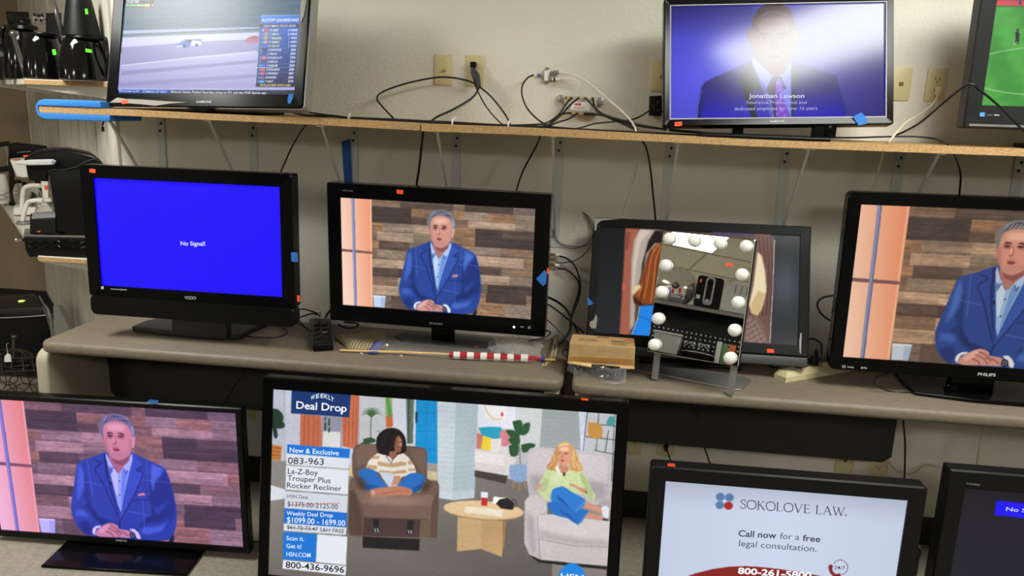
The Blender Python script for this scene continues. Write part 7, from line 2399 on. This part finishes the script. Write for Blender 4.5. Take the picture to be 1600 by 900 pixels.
# black appliance
YA = 4.02
t = thing('printer', 'boxy black appliance with a lit panel, beyond the end of the desk', 'appliance', atY(35, 570, YA))
pa = on_plane(YA)
za = atY(30, 560, YA).z
dpt = .40
DA = AL * dpt
m = MB()
front = pa([(-40, 492), (66, 486), (72, 493), (80, 520), (82, 565), (-40, 575)])
m.prism(front, DA, .02); m.build('body', BLKS, t)
m = MB(); tl = [atY(x, y, YA + .05) for x, y in ((-40, 470), (52, 464), (66, 487), (-40, 493))]
m.prism([atY(-40, 484, YA), atY(66, 480, YA), atY(68, 488, YA), atY(-40, 494, YA)], DA * .95, .006); lidp = m.build('top_tray', mat('dark_tray', (34, 32, 28), .4), t)
m = MB(); m.tube(spline([atY(-40, 497, YA - .004), atY(20, 496, YA - .004), atY(66, 493, YA - .004), atY(84, 491, YA + .06)], 5), .004, 8); m.build('trim_line', SILV, t, 60)
m = MB(); m.tube(spline([atY(73, 484, YA) + DA * .9, atY(73, 484, YA) + DA * .4, atY(76, 486, YA), atY(82, 520, YA), atY(83, 545, YA)], 5), .006, 8); m.build('edge_trim', GREY, t, 60)
zt_ = atY(40, 481, YA).z + .001
m = MB(); p = atZ(34, 470.5, zt_); m.rbox(p.x - .015, p.x + .015, p.y - .012, p.y + .012, zt_ - .004, zt_ + .004, .002); m.build('green_light', LEDY, t)
m = MB(); p = atZ(50, 465.5, zt_); m.rbox(p.x - .010, p.x + .010, p.y - .012, p.y + .012, zt_ - .004, zt_ + .005, .002); m.build('white_light', LEDW, t)
# support under the appliance
t = thing('plinth', 'dark low stand under the boxy black appliance', 'stand', atY(30, 585, YA + .2))
z0_ = min(v_.z for v_ in front)
a_, b_ = atY(-30, 560, YA), atY(76, 560, YA)
H_ = lambda x, d_, z: Vector((x, YA + .02, z)) + AL * d_
m = MB(); m.hexa([H_(a_.x, .02, z0_ - .035), H_(b_.x, .02, z0_ - .035), H_(b_.x, .34, z0_ - .035), H_(a_.x, .34, z0_ - .035), H_(a_.x, .02, z0_ - .002), H_(b_.x, .02, z0_ - .002), H_(b_.x, .34, z0_ - .002), H_(a_.x, .34, z0_ - .002)]); m.build('slab', BLK, t, 0)
for x_ in (a_.x + .03, b_.x - .03):
    for d_ in (.05, .30):
        p = H_(x_, d_, 0); m = MB(); m.box(p.x - .015, p.x + .015, p.y - .015, p.y + .015, 0, z0_ - .03); m.build('leg', BLK, t, 0)
# grey leaning boards at the foot of the panelled wall
b = MB(); b.prism([atY(x, y, 3.75) for x, y in ((83, 478), (90, 480), (108, 512), (106, 640), (95, 640), (84, 514))], (.01, .03, 0), .002)
tag(b.build('grey_board', mat('weathered_grey', (112, 110, 102), .6)), 'grey board leaning at the foot of the panelled wall by the desk corner', 'board')
# wire rack of hoops with a paper tag
t = thing('wire_rack', 'dark wire rack of overlapping hoops with a white tag, beyond the desk', 'rack', atZ(35, 612, ZT))
m = MB()
WR = 3.78
def hoop(cx, cy, rx, ry, Y, tilt=0, r_=.0028, a0=0, a1=360):
    m.tube([atY(cx + rx * math.cos(R(a)), cy + ry * math.sin(R(a)) + tilt * math.cos(R(a)) * rx, Y) for a in range(a0, a1 + 1, 12)], r_, 6, False)
for cx, cy, rx, ry, Y in ((14, 590, 14, 11, 3.93), (30, 598, 16, 14, 3.83), (48, 590, 15, 12, 3.88), (10, 608, 16, 12, 3.75), (40, 610, 18, 11, 3.75), (60, 602, 13, 13, 3.78), (70, 586, 10, 12, 3.93), (0, 596, 10, 14, 3.83), (24, 618, 18, 12, 3.71), (55, 622, 18, 10, 3.69)):
    m = MB(); hoop(cx, cy, rx, ry, Y); m.build('hoop', mat('dark_wire', (58, 50, 40), .45, metal=.3), t, 60)
m = MB()
hoop(20, 555, 30, 10, 3.83, 0, .0035)
hoop(24, 562, 24, 14, 3.79, .1)
hoop(34, 566, 17, 18, 3.81, 0, .0035, 180, 360)
hoop(24, 566, 18, 20, 3.77, 0, .0035, 180, 360)
for x in (0, 16, 34, 50):
    m.tube([atY(x, 552, 3.83), atY(x + 3, 580, 3.78)], .0028, 6)
for y_ in (560, 572, 580):
    m.tube(spline([atY(-6, y_ + 2, 3.79), atY(20, y_, 3.77), atY(56, y_ - 2, 3.81)], 4), .0028, 6)
m.build('upper_basket', MATS['dark_wire'], t, 60)
m = MB(); m.tube([atY(21, 560, 3.79), atY(22, 528, 3.79)], .008, 10); m.ball(atY(22, 526, 3.79), .014, 8, (1.2, 1, .8)); m.build('post_knob', mat('bronze_paint', (84, 76, 62), .35, metal=.5), t)
m = MB()
q = [(7, 557), (12, 551.5), (16.5, 555), (18, 565), (7, 566)]
m.prism([atY(x, y, 3.73) for x, y in q], (0, .0008, 0)); tg = m.build('paper_tag', PAPERW, t, 0)
m = MB(); m.tube(spline([atY(12, 553, 3.73), atY(11, 545, 3.74), atY(10, 538, 3.76), atY(14, 536, 3.77)], 4), .0008, 5); m.build('string', WHT, tg, 60)

# ------------------------------------------------------------------ what the mirror shows: a gondola behind the photographer
def mir(px, py, o, n):
    """place on a plane that the mirror shows at this pixel"""
    p = mi_(px, py)
    d = (p - CAM).normalized()
    r_ = d - MN * (2 * d.dot(MN))
    return p + r_ * ((o - p).dot(n) / r_.dot(n))


KM = K(960, 340, 3.213)
n0 = Vector((0, 1, 0))
ga, gb = mir(*KM(208, 405)[0], Vector((0, -.78, 0)), n0), mir(*KM(660, 492)[0], Vector((0, -1.2, 0)), n0)
gz = (ga.z + gb.z) / 2
gx = Vector((gb.x - ga.x, gb.y - ga.y, 0)).normalized()
gn = Vector((-gx.y, gx.x, 0))
if gn.y < 0:
    gn = -gn
gyaw = math.atan2(gx.y, gx.x)
go = Vector((ga.x, ga.y, 0))
gl = (Vector((gb.x, gb.y, 0)) - go).length
back = -gn


def gm(pts, off=0):
    return [mir(x, y, go + back * off, gn) for x, y in pts]


def G(u, v, z):
    return go + gx * u + back * v + Vector((0, 0, z))


t = thing('store_gondola', 'black pegboard shop gondola seen in the bulb-framed mirror', 'shelving', G(gl / 2, .2, 0), gyaw)
bpy.context.view_layer.update()
u0, u1 = -.5, gl + .5
m = MB(); m.hexa([G(u0, -.01, gz - .03), G(u1, -.01, gz - .03), G(u1, .42, gz - .03), G(u0, .42, gz - .03), G(u0, -.01, gz), G(u1, -.01, gz), G(u1, .42, gz), G(u0, .42, gz)]); m.build('top_shelf', BLKS, t, 0)
m = MB(); m.hexa([G(u0, -.014, gz - .036), G(u1, -.014, gz - .036), G(u1, -.01, gz - .036), G(u0, -.01, gz - .036), G(u0, -.014, gz - .004), G(u1, -.014, gz - .004), G(u1, -.01, gz - .004), G(u0, -.01, gz - .004)]); m.build('price_rail', mat('grey_rail', (120, 118, 112), .35, metal=.3), t, 0)
m = MB(); m.hexa([G(u0, .2, 0), G(u1, .2, 0), G(u1, .24, 0), G(u0, .24, 0), G(u0, .2, gz - .03), G(u1, .2, gz - .03), G(u1, .24, gz - .03), G(u0, .24, gz - .03)]); pgb = m.build('pegboard', BLK, t, 0)
m = MB()
for j in range(5):
    for i in range(26):
        c_ = G(-.15 + i * .042 + (j % 2) * .0, .1995, gz - .22 - j * .042)
        m.hexa([c_ + gx * -.006 + Vector((0, 0, -.006)), c_ + gx * .006 + Vector((0, 0, -.006)), c_ + gx * .006 + back * .001 + Vector((0, 0, -.006)), c_ + gx * -.006 + back * .001 + Vector((0, 0, -.006)),
                c_ + gx * -.006 + Vector((0, 0, .006)), c_ + gx * .006 + Vector((0, 0, .006)), c_ + gx * .006 + back * .001 + Vector((0, 0, .006)), c_ + gx * -.006 + back * .001 + Vector((0, 0, .006))])
hl = m.build('peg_holes', PAPERW, pgb, 0)
hl['kind'] = 'stuff'
zs_ = mir(*KM(420, 700)[0], go, gn).z - .03
m = MB(); m.hexa([G(u0, -.14, zs_ - .03), G(u1, -.14, zs_ - .03), G(u1, .2, zs_ - .03), G(u0, .2, zs_ - .03), G(u0, -.14, zs_), G(u1, -.14, zs_), G(u1, .2, zs_), G(u0, .2, zs_)]); m.build('lower_shelf', BLKS, t, 0)
# big glass lid standing on edge
c_ = gm(KM(318, 300), .26)[0]
e_ = gm(KM(420, 305), .26)[0]
rl = (e_ - c_).length
t = thing('glass_lid', 'large round glass lid standing on edge, seen in the mirror beside the toaster', 'lid', Vector((c_.x, c_.y, gz)), gyaw)
bpy.context.view_layer.update()
cz = Vector((c_.x, c_.y, gz + rl))
m = MB(); m.lathe(cz, ((rl, 0), (rl, .006), (rl * .92, .016), (rl * .7, .034), (rl * .35, .048), (rl * .1, .052)), 40, gn); m.build('dome', mat('lid_glass', (226, 224, 214), .06, metal=.75), t, 60)
m = MB(); m.tube([cz + (gx * math.cos(R(a)) + Vector((0, 0, 1)) * math.sin(R(a))) * rl for a in range(0, 361, 10)], .006, 8); m.build('rim', CHROME, t, 60)
m = MB(); m.lathe(cz + gn * .05, ((.012, 0), (.03, .014), (.034, .028), (.028, .04), (.01, .044)), 20, gn); m.build('knob', mat('dark_chrome', (120, 118, 116), .2, metal=.8), t, 60)
m = MB(); q = gm(KM(286, 352, 340, 350, 338, 384, 284, 388), .18); m.prism(q, gn * .001); m.build('paper_label', PAPERW, t, 0)
m = MB(); q = gm(KM(288, 356, 300, 356, 298, 380, 286, 382), .178); m.prism(q, gn * .001); q = gm(KM(322, 354, 336, 354, 334, 378, 322, 380), .178); m.prism(q, gn * .001); m.build('label_mark', MATS['red_print'], t, 0)
# toaster, slots lengthways
q = gm(KM(398, 420, 530, 440, 532, 310, 520, 304, 420, 292, 408, 320), .03)
t = thing('toaster', 'black toaster with a chrome front lever, seen in the mirror', 'toaster', Vector((q[0].x, q[0].y, gz)), gyaw)
bpy.context.view_layer.update()
lo, hi = gz, max(p.z for p in q)
ua, ub = (q[0] - go).dot(gx), (q[1] - go).dot(gx)
rp = rrect(min(ua, ub), max(ua, ub), lo + .004, hi, 0, .03)
m = MB(); m.loft([[G(p.x, .02, p.z) for p in rp], [G(p.x, .22, p.z) for p in rp]]); m.build('body', BLKS, t)
uc = (ua + ub) / 2
m = MB(); pr = rrect(uc - .04, uc + .04, lo + .03, hi - .004, 0, .03); pi_ = rrect(uc - .026, uc + .026, lo + .045, hi - .02, 0, .024)
m.loft([[G(p.x, .02, p.z) for p in pr], [G(p.x, .012, p.z) for p in pr], [G(p.x, .012, p.z) for p in pi_], [G(p.x, .02, p.z) for p in pi_]], False, False); m.build('chrome_trim', SILV, t)
m = MB(); m.lathe(G(uc, .02, lo + .06), ((.022, 0), (.022, .014), (.016, .02)), 18, gn); m.build('dial', SILV, t)
m = MB(); m.hexa([G(uc - .014, .006, hi - .07), G(uc + .014, .006, hi - .07), G(uc + .014, .02, hi - .07), G(uc - .014, .02, hi - .07), G(uc - .014, .006, hi - .05), G(uc + .014, .006, hi - .05), G(uc + .014, .02, hi - .05), G(uc - .014, .02, hi - .05)]); m.build('lever', BLKG, t, 0)
m = MB()
for x_, zz, s_, nm in ((-.085, hi - .05, .016, 0), ):
    m.prism([G(uc + x_ * (1 if ub > ua else -1) + a_ * s_ * .6, .0195, zz + b_ * s_) for a_, b_ in ((-1, -1), (1, -.9), (1, 1), (-1, .9))], gn * .001)
m.build('price_sticker', ORANGE, t, 0)
m = MB(); m.prism([G(uc - .085 * (1 if ub > ua else -1) + a_ * .018, .0195, lo + .09 + b_ * .018) for a_, b_ in ((-1, -1), (1, -1), (1, 1), (-1, 1))], gn * .001); m.build('paper_label', LGREY, t, 0)
# grey toaster oven
q = gm(KM(540, 445, 700, 470, 700, 350, 560, 328), .02)
t = thing('toaster', 'light grey toaster beside the black one, seen in the mirror', 'toaster', Vector((q[0].x, q[0].y, gz)), gyaw)
bpy.context.view_layer.update()
ua, ub = (q[0] - go).dot(gx), (q[1] - go).dot(gx)
hi = max(p.z for p in q)
rp = rrect(min(ua, ub), max(ua, ub), gz + .004, hi, 0, .016)
m = MB(); m.loft([[G(p.x, .0, p.z) for p in rp], [G(p.x, .2, p.z) for p in rp]]); m.build('body', LGREY, t)
m = MB()
um = min(ua, ub) + abs(ub - ua) * .32
for du in (0, .05, .10):
    m.hexa([G(um + du - .003, -.002, hi - .09), G(um + du + .003, -.002, hi - .09), G(um + du + .003, .004, hi - .09), G(um + du - .003, .004, hi - .09), G(um + du - .003, -.002, hi - .01), G(um + du + .003, -.002, hi - .01), G(um + du + .003, .004, hi - .01), G(um + du - .003, .004, hi - .01)])
m.build('front_slot', DKG, t, 0)
# bin, pan and books on the lower shelf
q = gm(KM(178, 690, 320, 700, 350, 600, 190, 570), -.1)
t = thing('storage_bin', 'cloudy plastic bin on the gondola lower shelf, seen low in the mirror', 'bin', Vector((q[0].x, q[0].y, zs_)), gyaw)
bpy.context.view_layer.update()
ua, ub, hi = (q[0] - go).dot(gx), (q[1] - go).dot(gx), max(p.z for p in q)
a_, b_ = min(ua, ub), max(ua, ub)
m = MB(); m.hexa([G(a_ + .02, -.11, zs_), G(b_ - .02, -.11, zs_), G(b_ - .02, .12, zs_), G(a_ + .02, .12, zs_), G(a_, -.125, hi), G(b_, -.125, hi), G(b_, .14, hi), G(a_, .14, hi)]); m.build('tub', mat('cloudy_plastic', (150, 150, 146), .4), t, 0)
m = MB(); m.hexa([G(a_ - .008, -.135, hi), G(b_ + .008, -.135, hi), G(b_ + .008, .15, hi), G(a_ - .008, .15, hi), G(a_ - .004, -.13, hi + .014), G(b_ + .004, -.13, hi + .014), G(b_ + .004, .145, hi + .014), G(a_ - .004, .145, hi + .014)]); m.build('bin_rim', LGREY, t, 0)
c_ = gm(KM(420, 690), -.05)[0]
t = thing('frying_pan', 'dark pan with a steel rim on the gondola lower shelf, seen low in the mirror', 'pan', Vector((c_.x, c_.y, zs_)), gyaw)
bpy.context.view_layer.update()
cc = Vector((c_.x, c_.y, zs_))
m = MB(); m.lathe(cc, ((.11, 0), (.125, .008), (.145, .05), (.14, .05), (.12, .012), (.02, .008)), 30); m.build('pan', BLKS, t, 60)
m = MB(); m.tube([cc + Vector((.143 * math.cos(R(a)), .143 * math.sin(R(a)), .051)) for a in range(0, 361, 12)], .005, 8); m.build('rim', SILV, t, 60)
for (xa, xb, yt, colr, lab) in ((498, 526, 622, (190, 192, 184), 'pale upright box on the gondola lower shelf, seen low in the mirror'), (528, 560, 634, (84, 120, 84), 'green upright box on the gondola lower shelf, seen low in the mirror'), (562, 598, 640, (190, 100, 50), 'orange upright box on the gondola lower shelf, seen low in the mirror')):
    q = gm(KM(xa, 720, xb, 724, xb, yt), -.1)
    ua, ub, hi = (q[0] - go).dot(gx), (q[1] - go).dot(gx), q[2].z
    a_, b_ = min(ua, ub) + .002, max(ua, ub) - .002
    m = MB(); m.rbox(0, b_ - a_, 0, .16, 0, hi - zs_, .003)
    m.v = [G(a_ + p.x, -.11 + p.y, zs_ + p.z) for p in m.v]
    tag(m.build('upright_box', mat('box_%d' % xa, colr, .6)), lab, 'box', 'boxes on the gondola lower shelf')
